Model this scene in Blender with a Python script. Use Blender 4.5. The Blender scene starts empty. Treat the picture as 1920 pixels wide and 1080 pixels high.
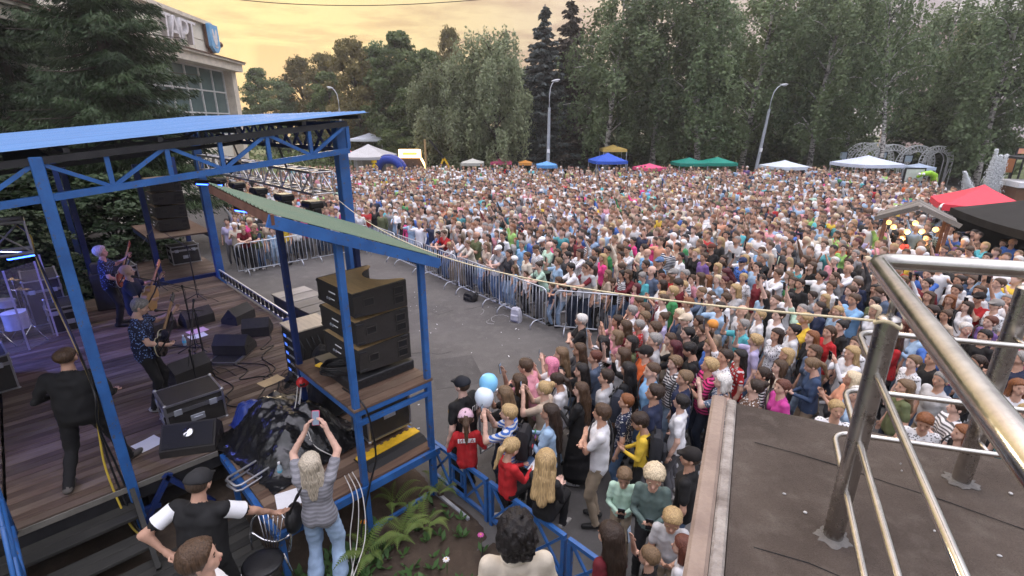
import bpy, math, random
import numpy as np
from mathutils import Vector, Matrix, Euler
R = math.radians
rng = np.random.default_rng(7)
random.seed(7)
scn = bpy.context.scene
COL = scn.collection

# ------------------------------------------------------------------ camera
CAM_H, F_PX, PITCH = 5.0, 928.0, math.atan(0.334)
cam_d = bpy.data.cameras.new('camera'); cam = bpy.data.objects.new('camera', cam_d); COL.objects.link(cam)
cam.location = (0, 0, CAM_H); cam.rotation_euler = (math.pi/2-PITCH, 0, 0)
cam_d.sensor_width = 36; cam_d.lens = 36*F_PX/1920; cam_d.clip_start = 0.05; cam_d.clip_end = 2000
scn.camera = cam

# ------------------------------------------------------------------ sky, sun, exposure
SUN_AZ, SUN_EL = R(-24), R(5)            # azimuth from +Y towards +X
SUN_DIR = Vector((math.sin(SUN_AZ)*math.cos(SUN_EL), math.cos(SUN_AZ)*math.cos(SUN_EL), math.sin(SUN_EL)))
world = bpy.data.worlds.new('World'); scn.world = world; world.use_nodes = True
wn, wl = world.node_tree.nodes, world.node_tree.links
wn.clear()
def WN(t, **k):
    n = wn.new(t)
    for a, b in k.items(): setattr(n, a, b)
    return n
w_out = WN('ShaderNodeOutputWorld'); w_bg = WN('ShaderNodeBackground')
sky = WN('ShaderNodeTexSky', sky_type='NISHITA', sun_disc=False, sun_elevation=SUN_EL, sun_rotation=SUN_AZ,
         air_density=1.0, dust_density=2.5, ozone_density=1.0)
tc = WN('ShaderNodeTexCoord')
# thin evening cloud layer over the whole sky, warm towards the sun, grey away from it
dot = WN('ShaderNodeVectorMath', operation='DOT_PRODUCT'); dot.inputs[1].default_value = SUN_DIR
wl.new(tc.outputs['Generated'], dot.inputs[0])
rmp = WN('ShaderNodeValToRGB')
rmp.color_ramp.elements[0].position = 0.0; rmp.color_ramp.elements[0].color = (0.49, 0.50, 0.55, 1)
rmp.color_ramp.elements[1].position = 1.0; rmp.color_ramp.elements[1].color = (0.66, 0.525, 0.25, 1)
e = rmp.color_ramp.elements.new(0.55); e.color = (0.52, 0.475, 0.46, 1)
e = rmp.color_ramp.elements.new(0.86); e.color = (0.58, 0.46, 0.335, 1)
wl.new(dot.outputs['Value'], rmp.inputs[0])
sep = WN('ShaderNodeSeparateXYZ'); wl.new(tc.outputs['Generated'], sep.inputs[0])
mx = WN('ShaderNodeMath', operation='MAXIMUM'); mx.inputs[1].default_value = 0.12; wl.new(sep.outputs['Z'], mx.inputs[0])
dx = WN('ShaderNodeMath', operation='DIVIDE'); wl.new(sep.outputs['X'], dx.inputs[0]); wl.new(mx.outputs[0], dx.inputs[1])
dy = WN('ShaderNodeMath', operation='DIVIDE'); wl.new(sep.outputs['Y'], dy.inputs[0]); wl.new(mx.outputs[0], dy.inputs[1])
cmb = WN('ShaderNodeCombineXYZ'); wl.new(dx.outputs[0], cmb.inputs[0]); wl.new(dy.outputs[0], cmb.inputs[1])
cn = WN('ShaderNodeTexNoise'); cn.inputs['Scale'].default_value = 0.95; cn.inputs['Detail'].default_value = 7; cn.inputs['Roughness'].default_value = 0.62
wl.new(cmb.outputs[0], cn.inputs['Vector'])
cr = WN('ShaderNodeValToRGB'); cr.color_ramp.elements[0].position = 0.45; cr.color_ramp.elements[1].position = 0.60
cr.color_ramp.elements[0].color = (1, 1, 1, 1); cr.color_ramp.elements[1].color = (0.74, 0.68, 0.74, 1)
wl.new(cn.outputs['Fac'], cr.inputs[0])
cm = WN('ShaderNodeMix', data_type='RGBA', blend_type='MULTIPLY'); cm.inputs[0].default_value = 1.0
wl.new(rmp.outputs[0], cm.inputs[6]); wl.new(cr.outputs[0], cm.inputs[7])
SKY_STRENGTH = 0.10
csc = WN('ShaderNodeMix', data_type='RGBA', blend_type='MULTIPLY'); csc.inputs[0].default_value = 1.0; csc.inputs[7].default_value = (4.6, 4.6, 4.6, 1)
# added zenith brightness, out of view and beyond an overcast sky's, to light the crowd
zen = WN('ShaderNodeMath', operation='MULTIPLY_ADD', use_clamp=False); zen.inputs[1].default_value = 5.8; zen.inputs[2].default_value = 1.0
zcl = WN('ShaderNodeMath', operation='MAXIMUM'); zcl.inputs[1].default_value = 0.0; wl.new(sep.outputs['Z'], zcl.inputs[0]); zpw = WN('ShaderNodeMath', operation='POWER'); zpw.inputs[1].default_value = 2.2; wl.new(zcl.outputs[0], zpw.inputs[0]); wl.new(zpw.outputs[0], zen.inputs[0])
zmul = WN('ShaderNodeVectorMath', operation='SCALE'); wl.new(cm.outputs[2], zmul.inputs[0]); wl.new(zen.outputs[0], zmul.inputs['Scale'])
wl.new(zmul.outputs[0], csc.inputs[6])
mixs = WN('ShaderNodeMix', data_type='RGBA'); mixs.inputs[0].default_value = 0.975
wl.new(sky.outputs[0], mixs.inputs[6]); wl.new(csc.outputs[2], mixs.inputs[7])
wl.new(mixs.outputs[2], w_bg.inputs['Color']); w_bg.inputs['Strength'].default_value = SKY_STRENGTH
wl.new(w_bg.outputs[0], w_out.inputs[0])

sun_d = bpy.data.lights.new('sun', 'SUN'); sun = bpy.data.objects.new('sun', sun_d); COL.objects.link(sun)
sun_d.energy = 0.5; sun_d.angle = R(12); sun_d.color = (1.0, 0.80, 0.55)
sun.rotation_euler = SUN_DIR.to_track_quat('Z', 'Y').to_euler()
scn.view_settings.view_transform = 'Standard'; scn.view_settings.look = 'None'
scn.view_settings.exposure = 1.55; scn.view_settings.gamma = 1
scn.cycles.max_bounces = 6; scn.cycles.diffuse_bounces = 3; scn.cycles.glossy_bounces = 3
scn.cycles.transmission_bounces = 4; scn.cycles.transparent_max_bounces = 8
scn.cycles.use_denoising = True
scn.cycles.use_adaptive_sampling = True; scn.cycles.adaptive_threshold = 0.02

# ------------------------------------------------------------------ geometry of the photograph -> metres (reconstruction of positions)
_c, _s = math.cos(PITCH), math.sin(PITCH)
def ray(x, y):
    a, b = (x-960)/F_PX, (y-540)/F_PX
    return Vector((a, _c-b*_s, -_s-b*_c))
def at(x, y, z=0.0):
    d = ray(x, y); t = (z-CAM_H)/d.z
    return Vector((d.x*t, d.y*t, z))
def aty(x, y, Y):
    d = ray(x, y); t = Y/d.y
    return Vector((d.x*t, Y, CAM_H+d.z*t))
Q2 = math.sqrt(2)
def S(u, v, z=0.0): return Vector(((u+v)/Q2, (v-u)/Q2, z))   # stage frame: u along the front, v towards the audience
STROT = R(-45)

# ------------------------------------------------------------------ mesh helpers
class MB:
    def __init__(s): s.v = []; s.f = []; s.m = []
    def add(s, vs, fs, mi=0):
        o = len(s.v); s.v.extend([tuple(q) for q in vs]); s.f.extend([tuple(i+o for i in f) for f in fs]); s.m.extend([mi]*len(fs)); return s
    def box(s, c, d, rot=None, mi=0, bev=0.0):
        x, y, z = d[0]/2, d[1]/2, d[2]/2
        if bev > 0:
            b = min(bev, x*.9, y*.9, z*.9); vs = []
            ring = [(x-b, y), (x, y-b), (x, -y+b), (x-b, -y), (-x+b, -y), (-x, -y+b), (-x, y-b), (-x+b, y)]
            rin = [(x-b, y-b)]*2+[(x-b, -y+b)]*2+[(-x+b, -y+b)]*2+[(-x+b, y-b)]*2
            vs = [(p[0], p[1], -z) for p in rin]+[(p[0], p[1], -z+b) for p in ring]+[(p[0], p[1], z-b) for p in ring]+[(p[0], p[1], z) for p in rin]
            fs = [tuple(range(7, -1, -1)), tuple(range(24, 32))]
            for k in range(3):
                for i in range(8):
                    j = (i+1) % 8; fs.append((k*8+i, k*8+8+i, k*8+8+j, k*8+j)[::-1])
        else:
            vs = [(-x,-y,-z),(x,-y,-z),(x,y,-z),(-x,y,-z),(-x,-y,z),(x,-y,z),(x,y,z),(-x,y,z)]
            fs = [(0,3,2,1),(4,5,6,7),(0,1,5,4),(1,2,6,5),(2,3,7,6),(3,0,4,7)]
        M = Matrix.Translation(c)
        if rot is not None: M = M @ (rot.to_4x4() if isinstance(rot, Matrix) else Euler(rot).to_matrix().to_4x4())
        return s.add([M @ Vector(q) for q in vs], fs, mi)
    def bar(s, a, b, w=.05, h=None, mi=0, up=(0,0,1), ext=0.0):
        a, b = Vector(a), Vector(b); d = b-a; L = d.length
        if L < 1e-6: return s
        d = d/L; up = Vector(up)
        if abs(d.dot(up)) > .98: up = Vector((1,0,0))
        x = d.cross(up).normalized(); y = x.cross(d).normalized()
        M = Matrix((x, d, y)).transposed()
        return s.box((a+b)/2, (w, L+2*ext, h or w), M, mi)
    def tube(s, pts, r, n=8, mi=0, cap=True, closed=False):
        pts = [Vector(p) for p in pts]; rs = r if isinstance(r, (list, tuple)) else [r]*len(pts)
        m = len(pts); vs = []; prev = None
        for i, p in enumerate(pts):
            if closed: t = pts[(i+1) % m]-pts[i-1]
            else: t = pts[min(i+1, m-1)]-pts[max(i-1, 0)]
            t.normalize()
            if prev is None:
                a = Vector((0,0,1)) if abs(t.z) < .9 else Vector((1,0,0))
                x = t.cross(a).normalized()
            else:
                x = prev-t*prev.dot(t)
                x = x.normalized() if x.length > 1e-6 else t.orthogonal().normalized()
            prev = x; y = t.cross(x)
            for k in range(n):
                an = 2*math.pi*k/n; vs.append(p+(x*math.cos(an)+y*math.sin(an))*rs[i])
        fs = []
        for i in range(m if closed else m-1):
            j = (i+1) % m
            for k in range(n):
                l = (k+1) % n; fs.append((i*n+k, i*n+l, j*n+l, j*n+k))
        if cap and not closed: fs += [tuple(range(n-1, -1, -1)), tuple((m-1)*n+k for k in range(n))]
        return s.add(vs, fs, mi)
    def lathe(s, prof, c=(0,0,0), n=16, mi=0, rot=None):
        vs = []; fs = []; M = Matrix.Translation(c)
        if rot is not None: M = M @ Euler(rot).to_matrix().to_4x4()
        for r, z in prof:
            for k in range(n):
                a = 2*math.pi*k/n; vs.append(M @ Vector((r*math.cos(a), r*math.sin(a), z)))
        for i in range(len(prof)-1):
            for k in range(n):
                l = (k+1) % n; fs.append((i*n+k, i*n+l, i*n+n+l, i*n+n+k))
        if prof[0][0] > 1e-4: fs.append(tuple(range(n-1, -1, -1)))
        if prof[-1][0] > 1e-4: fs.append(tuple((len(prof)-1)*n+k for k in range(n)))
        return s.add(vs, fs, mi)
    def prism(s, poly, z0, z1, mi=0, M=None):
        n = len(poly); vs = [(p[0], p[1], z0) for p in poly]+[(p[0], p[1], z1) for p in poly]
        fs = [tuple(range(n-1, -1, -1)), tuple(range(n, 2*n))]+[(i, (i+1) % n, n+(i+1) % n, n+i) for i in range(n)]
        if M is not None: vs = [M @ Vector(q) for q in vs]
        return s.add(vs, fs, mi)
    def ell(s, c, r, n=10, m=7, mi=0, rot=None):
        vs = []; fs = []; M = Matrix.Translation(c)
        if rot is not None: M = M @ (rot.to_4x4() if isinstance(rot, Matrix) else Euler(rot).to_matrix().to_4x4())
        for i in range(m+1):
            t = math.pi*i/m
            for k in range(n):
                a = 2*math.pi*k/n; vs.append(M @ Vector((r[0]*math.sin(t)*math.cos(a), r[1]*math.sin(t)*math.sin(a), -r[2]*math.cos(t))))
        for i in range(m):
            for k in range(n):
                l = (k+1) % n; fs.append((i*n+k, i*n+l, i*n+n+l, i*n+n+k))
        return s.add(vs, fs, mi)
    def mesh(s, name, mats, smooth=False):
        me = bpy.data.meshes.new(name); me.from_pydata(s.v, [], s.f)
        for q in (mats if isinstance(mats, (list, tuple)) else [mats]): me.materials.append(q)
        if any(s.m): me.polygons.foreach_set('material_index', s.m)
        if smooth: me.polygons.foreach_set('use_smooth', [True]*len(s.f))
        me.update(); return me
    def build(s, name, mats, parent=None, smooth=False, loc=None, rz=0):
        me = s.mesh(name, mats, smooth)
        if smooth == 'auto':
            me.set_sharp_from_angle(angle=R(35))
        return link(name, me, parent, loc, rz)
def link(name, me, parent=None, loc=None, rz=0, mat4=None):
    o = bpy.data.objects.new(name, me); COL.objects.link(o)
    if loc is not None: o.location = loc
    if rz: o.rotation_euler = (0, 0, rz)
    if mat4 is not None: o.matrix_local = mat4
    o.parent = parent
    return o
def tag(o, label, cat=None, group=None, kind=None):
    o['label'] = label
    if cat: o['category'] = cat
    if group: o['group'] = group
    if kind: o['kind'] = kind
    return o
def thing(name, label, cat, loc=(0,0,0), rz=0, group=None, rot=None):
    o = bpy.data.objects.new(name, None); COL.objects.link(o); o.location = loc; o.rotation_euler = rot or (0,0,rz)
    o.empty_display_size = .1
    return tag(o, label, cat, group)
def struct(o): o['kind'] = 'structure'; return o
def stuff(o): o['kind'] = 'stuff'; return o
def np_mesh(name, V, Fq, mats, mi=None, smooth=True):
    me = bpy.data.meshes.new(name); V = np.asarray(V, np.float32); Fq = np.asarray(Fq, np.int32)
    nf, k = Fq.shape
    me.vertices.add(len(V)); me.vertices.foreach_set('co', V.ravel())
    me.loops.add(nf*k); me.loops.foreach_set('vertex_index', Fq.ravel())
    me.polygons.add(nf); me.polygons.foreach_set('loop_start', np.arange(0, nf*k, k, dtype=np.int32))
    for q in (mats if isinstance(mats, (list, tuple)) else [mats]): me.materials.append(q)
    if mi is not None: me.polygons.foreach_set('material_index', np.asarray(mi, np.int32))
    if smooth: me.polygons.foreach_set('use_smooth', np.ones(nf, bool))
    me.update(calc_edges=True); me.validate(); return me

# ------------------------------------------------------------------ materials
MATS = {}
def nd(nt, t, **k):
    n = nt.nodes.new(t)
    for a, b in k.items(): setattr(n, a, b)
    return n
def mat(name, col, rough=.6, metal=0., var=.25, scale=6., bump=.1, bscale=None, spec=.4, col2=None, stretch=None, emit=None, trans=0., alpha=1., coat=0., chips=None, space='Object'):
    """principled material with colour wear from noise and fine relief"""
    if name in MATS: return MATS[name]
    m = bpy.data.materials.new(name); m.use_nodes = True; nt = m.node_tree; p = nt.nodes['Principled BSDF']
    p.inputs['Roughness'].default_value = rough; p.inputs['Metallic'].default_value = metal
    p.inputs['Specular IOR Level'].default_value = spec; p.inputs['Alpha'].default_value = alpha
    p.inputs['Transmission Weight'].default_value = trans; p.inputs['Coat Weight'].default_value = coat
    L = nt.links.new
    tcn = nd(nt, 'ShaderNodeTexCoord'); mp = nd(nt, 'ShaderNodeMapping'); L(tcn.outputs[space], mp.inputs[0])
    if stretch: mp.inputs['Scale'].default_value = stretch
    n1 = nd(nt, 'ShaderNodeTexNoise'); n1.inputs['Scale'].default_value = scale; n1.inputs['Detail'].default_value = 6; n1.inputs['Roughness'].default_value = .65
    L(mp.outputs[0], n1.inputs['Vector'])
    c2 = col2 if col2 else tuple(c*(1-var) for c in col); c1 = col if col2 else tuple(min(1, c*(1+var*.6)) for c in col)
    rp = nd(nt, 'ShaderNodeValToRGB'); rp.color_ramp.elements[0].position = .32; rp.color_ramp.elements[1].position = .70
    rp.color_ramp.elements[0].color = (*c2, 1); rp.color_ramp.elements[1].color = (*c1, 1)
    L(n1.outputs['Fac'], rp.inputs[0]); L(rp.outputs[0], p.inputs['Base Color'])
    if chips:
        n3 = nd(nt, 'ShaderNodeTexNoise'); n3.inputs['Scale'].default_value = 14; n3.inputs['Detail'].default_value = 8; n3.inputs['Roughness'].default_value = .75; L(mp.outputs[0], n3.inputs['Vector'])
        r3 = nd(nt, 'ShaderNodeMapRange'); r3.inputs[1].default_value = .585; r3.inputs[2].default_value = .64; L(n3.outputs['Fac'], r3.inputs[0])
        m3 = nd(nt, 'ShaderNodeMix', data_type='RGBA'); L(r3.outputs[0], m3.inputs[0]); L(rp.outputs[0], m3.inputs[6]); m3.inputs[7].default_value = (*chips, 1); L(m3.outputs[2], p.inputs['Base Color'])
    if bump > 0:
        n2 = nd(nt, 'ShaderNodeTexNoise'); n2.inputs['Scale'].default_value = bscale or scale*6; n2.inputs['Detail'].default_value = 4
        L(mp.outputs[0], n2.inputs['Vector'])
        b = nd(nt, 'ShaderNodeBump'); b.inputs['Strength'].default_value = bump; b.inputs['Distance'].default_value = .02
        L(n2.outputs['Fac'], b.inputs['Height']); L(b.outputs[0], p.inputs['Normal'])
        rr = nd(nt, 'ShaderNodeMapRange'); rr.inputs[3].default_value = max(.03, rough-.1); rr.inputs[4].default_value = min(1, rough+.12)
        L(n1.outputs['Fac'], rr.inputs[0]); L(rr.outputs[0], p.inputs['Roughness'])
    if emit:
        p.inputs['Emission Color'].default_value = (*emit[:3], 1); p.inputs['Emission Strength'].default_value = emit[3]
    MATS[name] = m; return m
M_blue = mat('blue_paint', (.030, .135, .40), .42, var=.35, scale=3, bump=.08, spec=.5, col2=(.018, .080, .25), chips=(.10, .075, .06))
M_blue_sheet = mat('blue_roof_sheet', (.085, .22, .46), .50, var=.2, scale=1.2, bump=.04, spec=.35, col2=(.065, .165, .37), stretch=(3, .6, 1))
M_navy = mat('navy_paint', (.012, .03, .13), .45, var=.3, scale=4, chips=(.06, .05, .05))
M_green_sheet = mat('green_roof_sheet', (.10, .17, .12), .5, scale=1.5, col2=(.13, .17, .11), bump=.05)
M_rust = mat('rusty_brown', (.20, .10, .07), .8, scale=8, col2=(.11, .05, .035))
M_black = mat('black_plastic', (.012, .012, .013), .45, var=.3, scale=5, bump=.1)
M_box = mat('black_cabinet', (.030, .027, .025), .62, var=.3, scale=14, bump=.35, bscale=240)
M_tan = mat('sky_tan_wood', (.42, .28, .13), .65, var=.25, scale=2, stretch=(1, 7, 1), bump=.1)  # wood tone, also the sky's tan reflection painted on loudspeaker tops
M_grille = mat('black_grille', (.008, .008, .009), .5, var=.3, scale=40, bump=.6, bscale=160)
M_steel = mat('polished_steel', (.58, .56, .52), .17, 1.0, var=.22, scale=7, bump=.035, stretch=(1, 1, 1))
M_steel2 = mat('brushed_steel', (.46, .44, .42), .26, 1.0, var=.25, scale=9, bump=.05, chips=(.22, .20, .18))
M_alu = mat('aluminium', (.46, .46, .48), .38, .9, var=.15, scale=10, bump=.05)
M_galv = mat('galvanised_steel', (.55, .58, .64), .42, .55, var=.2, scale=9, bump=.08)
M_white = mat('white_cloth', (.74, .75, .78), .7, var=.12, scale=3, bump=.12)
M_paper = mat('white_paper', (.8, .8, .82), .7, var=.06, scale=4, bump=.02)
M_cable = mat('black_cable', (.01, .01, .011), .5, bump=0)
M_cable_w = mat('white_cable', (.62, .60, .56), .5, bump=0)
M_cable_y = mat('yellow_cable', (.55, .40, .05), .5, bump=0)
M_rope = mat('pale_rope', (.70, .62, .42), .8, scale=60, bump=.3)
M_conc = mat('concrete', (.32, .31, .29), .85, scale=4, bump=.3, bscale=40)
M_chrome = mat('chrome', (.75, .75, .77), .08, 1.0, var=.05, scale=5, bump=0)
M_glassy = mat('clear_acrylic', (.75, .80, .9), .05, var=.03, scale=3, bump=0, alpha=.08)
M_water = mat('bottle_plastic', (.65, .80, .9), .1, var=.05, scale=5, bump=0, alpha=.45)
M_dark = mat('dark_steel', (.03, .03, .033), .5, .3, scale=8)
M_yellow = mat('yellow_rubber', (.75, .45, .02), .6, scale=10, bump=.15)
# ================================================================== SETTING
def ground_mat(name, c1, c2, c3, s1=.35, s2=6., s3=220., bump=.5, rough=.9):
    m = bpy.data.materials.new(name); m.use_nodes = True; nt = m.node_tree; p = nt.nodes['Principled BSDF']; L = nt.links.new
    p.inputs['Roughness'].default_value = rough; p.inputs['Specular IOR Level'].default_value = .3
    g = nd(nt, 'ShaderNodeNewGeometry'); ns = []
    for s, d in ((s1, 6), (s2, 5), (s3, 2)):
        n = nd(nt, 'ShaderNodeTexNoise'); n.inputs['Scale'].default_value = s; n.inputs['Detail'].default_value = d; n.inputs['Roughness'].default_value = .65
        L(g.outputs['Position'], n.inputs['Vector']); ns.append(n)
    r1 = nd(nt, 'ShaderNodeValToRGB'); r1.color_ramp.elements[0].position = .38; r1.color_ramp.elements[1].position = .64
    r1.color_ramp.elements[0].color = (*c1, 1); r1.color_ramp.elements[1].color = (*c2, 1); L(ns[0].outputs['Fac'], r1.inputs[0])
    mx1 = nd(nt, 'ShaderNodeMix', data_type='RGBA'); r2 = nd(nt, 'ShaderNodeMapRange'); r2.inputs[1].default_value = .50; r2.inputs[2].default_value = .75; r2.inputs[4].default_value = .65
    L(ns[1].outputs['Fac'], r2.inputs[0]); L(r2.outputs[0], mx1.inputs[0]); L(r1.outputs[0], mx1.inputs[6]); mx1.inputs[7].default_value = (*c3, 1)
    mx2 = nd(nt, 'ShaderNodeMix', data_type='RGBA', blend_type='OVERLAY'); mx2.inputs[0].default_value = .55
    L(mx1.outputs[2], mx2.inputs[6]); L(ns[2].outputs['Color'], mx2.inputs[7])
    bw = nd(nt, 'ShaderNodeRGBToBW'); L(ns[2].outputs['Color'], bw.inputs[0]); L(bw.outputs[0], mx2.inputs[7]); L(mx2.outputs[2], p.inputs['Base Color'])
    b = nd(nt, 'ShaderNodeBump'); b.inputs['Strength'].default_value = bump; b.inputs['Distance'].default_value = .012
    ad = nd(nt, 'ShaderNodeMath', operation='ADD'); L(ns[1].outputs['Fac'], ad.inputs[0]); L(ns[2].outputs['Fac'], ad.inputs[1]); L(ad.outputs[0], b.inputs['Height']); L(b.outputs[0], p.inputs['Normal'])
    return m
M_asph = ground_mat('asphalt', (.084, .079, .076), (.122, .115, .110), (.155, .147, .139), .35, 3.2, 160)
M_lawn = ground_mat('lawn', (.05, .075, .022), (.09, .115, .04), (.12, .11, .05), .25, 5, 120)
M_soil = ground_mat('garden_soil', (.050, .036, .026), (.085, .060, .042), (.11, .085, .06), 1.1, 9, 140, bump=1.0)
M_felt = ground_mat('bitumen_felt', (.070, .054, .045), (.118, .094, .078), (.165, .140, .118), 1.6, 9, 230, bump=1.0, rough=.85)

mb = MB(); mb.add([(-180,-60,-.02),(180,-60,-.02),(180,200,-.02),(-180,200,-.02)], [(0,1,2,3)])
struct(mb.build('ground', M_lawn))
mb = MB(); pz = [(-9,-8),(46,-8),(46,30),(40,47),(-30,47),(-24,24),(-10.5,15.2)]
mb.add([(x,y,0) for x, y in pz], [tuple(range(7))]); struct(mb.build('plaza_pavement', M_asph))
crk = MB(); rc_ = random.Random(5)
for k in range(4):
    x, y = rc_.uniform(-4, 1.5), rc_.uniform(7, 15.5); a = rc_.uniform(0, 6.28); pts = []
    for i in range(26): pts.append((x, y, .003)); a += rc_.uniform(-.45, .45); x += .12*math.cos(a); y += .12*math.sin(a)
    crk.tube(pts, [rc_.uniform(.001, .004) for _ in pts], 4)
stuff(crk.build('asphalt_cracks', mat('crack_dark', (.03,.028,.027), .9)))
ptc = MB()
for (x, y, w, h, a) in ((-3.6, 11.2, 1.6, .8, .7), (-1.2, 9.4, 1.0, 1.3, .3), (-2.6, 13.6, 2.2, .5, -.8), (-.6, 7.6, .9, .7, 1.1)): ptc.box((x, y, .002), (w, h, .004), rot=(0, 0, a))
stuff(ptc.build('asphalt_patches', ground_mat('patched_asphalt', (.070, .066, .064), (.100, .095, .092), (.13, .124, .118), .6, 5, 190)))
chk = MB()
for k in range(7):
    p = at(905+14*k+rc_.uniform(-8, 8), 590+rc_.uniform(-10, 14)); a = rc_.uniform(0, 6.28); pts = []
    for i in range(10): pts.append((p.x, p.y, .003)); a += rc_.uniform(-.1, .5); p = p+Vector((.05*math.cos(a), .05*math.sin(a), 0))
    chk.tube(pts, .004, 4)
stuff(chk.build('chalk_marks', mat('chalk', (.5,.5,.5), .9, bump=0)))
# garden bed between the side platform and the low fence
def grid_sheet(poly_fn, us, vs, zf):
    V = []; Fc = []; nu, nv = len(us), len(vs)
    for u in us:
        for v in vs: w = poly_fn(u, v); V.append((w.x, w.y, zf(u, v)))
    for i in range(nu-1):
        for j in range(nv-1): Fc.append((i*nv+j, (i+1)*nv+j, (i+1)*nv+j+1, i*nv+j+1))
    return V, Fc
_rb = np.random.default_rng(3)
_ph = _rb.uniform(0, 6.28, (9, 3)); _fr = _rb.uniform(1.0, 6.0, (9, 2))
def bump_z(u, v): return .03+sum(.012*math.sin(_fr[i,0]*u+_ph[i,0])*math.sin(_fr[i,1]*v+_ph[i,1]) for i in range(9))
us = np.linspace(-7.4, 1.4, 60); vs = np.linspace(-1.0, 3.42, 34)
def bed_z(u, v):
    e = min((3.42-v)*6, 1.0, (u+7.4)*4, (1.4-u)*4, (v+1.0)*4)
    return -.015+max(0, e)*(.02+bump_z(u, v))
V, Fc = grid_sheet(lambda u, v: S(u, v), us, vs, bed_z)
mb = MB(); mb.add(V, Fc); struct(mb.build('garden_soil_ground', M_soil, smooth=True))

# ---------------------------------------------------------------- porch roof the photographer stands on
ZR = 3.65
pc = at(1335, 745, ZR)                                   # outer corner
dl = (at(1280, 1078, ZR)-pc).normalized()                # along the left edge, towards the camera
df = Vector((-dl.y, dl.x, 0)); df = df if df.x > 0 else -df   # along the front edge, to the right
RZ_P = math.atan2(df.y, df.x)
porch = thing('entrance_porch', 'flat brown bitumen porch roof with metal edging below the steel railing', 'porch roof', (pc.x, pc.y, 0), RZ_P)
# local frame: x along the front edge, y away from the building (so the slab lies at negative y)
mb = MB(); mb.box((3.6, -3.0, ZR-.16), (7.2-.16, 6.0-.02, .32)); roof_slab = mb.build('roof_slab', M_felt, porch)
mb = MB(); mb.box((3.7, -3.1, (ZR-.32)/2), (6.6, 5.4, ZR-.34)); mb.build('porch_wall', M_conc, porch)
M_edge = mat('edge_metal', (.29, .225, .18), .7, scale=7, col2=(.19, .14, .115), bump=.3)
M_edge2 = mat('edge_cement', (.36, .33, .30), .85, scale=11, col2=(.15, .125, .11), bump=.6)
for k in range(3):
    mb = MB(); mb.box((.035, -1.0-2.0*k, ZR-.05), (.07, 1.985, .16), bev=.012); mb.build('edge_flashing', M_edge, porch)
    mb = MB(); mb.box((.094, -1.0-2.0*k, ZR+.012), (.044, 1.97, .022), bev=.008); mb.build('cement_fillet', M_edge2, porch)
# roofing-felt strips with overlapping edges
for k in range(5):
    mb = MB(); y0 = -.02-1.02*k; n = 24; vs_, fs_ = [], []
    for i in range(n+1):
        x = .12+6.95*i/n; j1, j2 = random.uniform(-.008, .008), random.uniform(-.01, .01)
        zb = ZR+.003+.004*(k % 2)
        vs_ += [(x, y0+j1, zb+.002), (x, y0-1.06+j2, zb+.006)]
    for i in range(n): fs_.append((2*i, 2*i+1, 2*i+3, 2*i+2))
    mb.add(vs_, fs_); mb.build('felt_strip', M_felt, porch)
M_tar = mat('tar_seam', (.014, .012, .011), .6, scale=12, bump=.3)
for k in range(1, 4):
    mb = MB(); y0 = -.02-.62*k+.3
    pts = [(.2+6.4*i/40, y0-.16*i/40*6+.02*math.sin(i*.7)+random.uniform(-.012, .012), ZR+.010) for i in range(41)]
    mb.tube(pts, [random.uniform(.0012, .0042) for _ in pts], 5); mb.build('tar_seam', M_tar, porch)
mb = MB()
for k in range(60):
    x, y = random.uniform(.3, 2.4), random.uniform(-2.0, -.2); r = random.uniform(.002, .008)
    mb.ell((x, y, ZR+.012), (r, r*random.uniform(.4, 1.2), .004), 6, 4)
stuff(mb.build('cement_crumbs', mat('pale_cement', (.5,.5,.5), .8), porch))

# steel railing
rail = thing('steel_railing', 'polished stainless steel guard railing with bent tube rails on the porch roof', 'railing')
Zt = 4.55; cr0 = Vector((1.25, 1.65, 0)); d1 = Vector((-.44, -.90, 0)).normalized(); d2 = Vector((.96, -.27, 0)).normalized()
def bend(z, off=0.0, r=.07, l1=1.75, l2=4.0):
    c0 = cr0.copy(); c0.z = z
    a = c0+d1*r; b = c0+d2*r; pts = [c0+d1*l1, c0+d1*(l1*.6), c0+d1*(l1*.25), a]
    for i in range(1, 8):
        t = i/8; pts.append((a*(1-t)**2)+(c0*2*t*(1-t))+(b*t*t))
    return pts+[b, c0+d2*(l2*.3), c0+d2*l2]
mb = MB(); mb.tube(bend(Zt, r=.085), .0275, 20); mb.build('handrail', M_steel, rail, smooth=True)
for z in (4.285, 4.05, 3.86):
    mb = MB(); mb.tube(bend(z, r=.07), .0105, 12); mb.build('rail_bar', M_steel, rail, smooth=True)
post_xy = [at(1560, 1010, ZR), at(1800, 905, ZR)]
pin = cr0+d1*.36; pin2 = cr0+d2*.50
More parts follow.
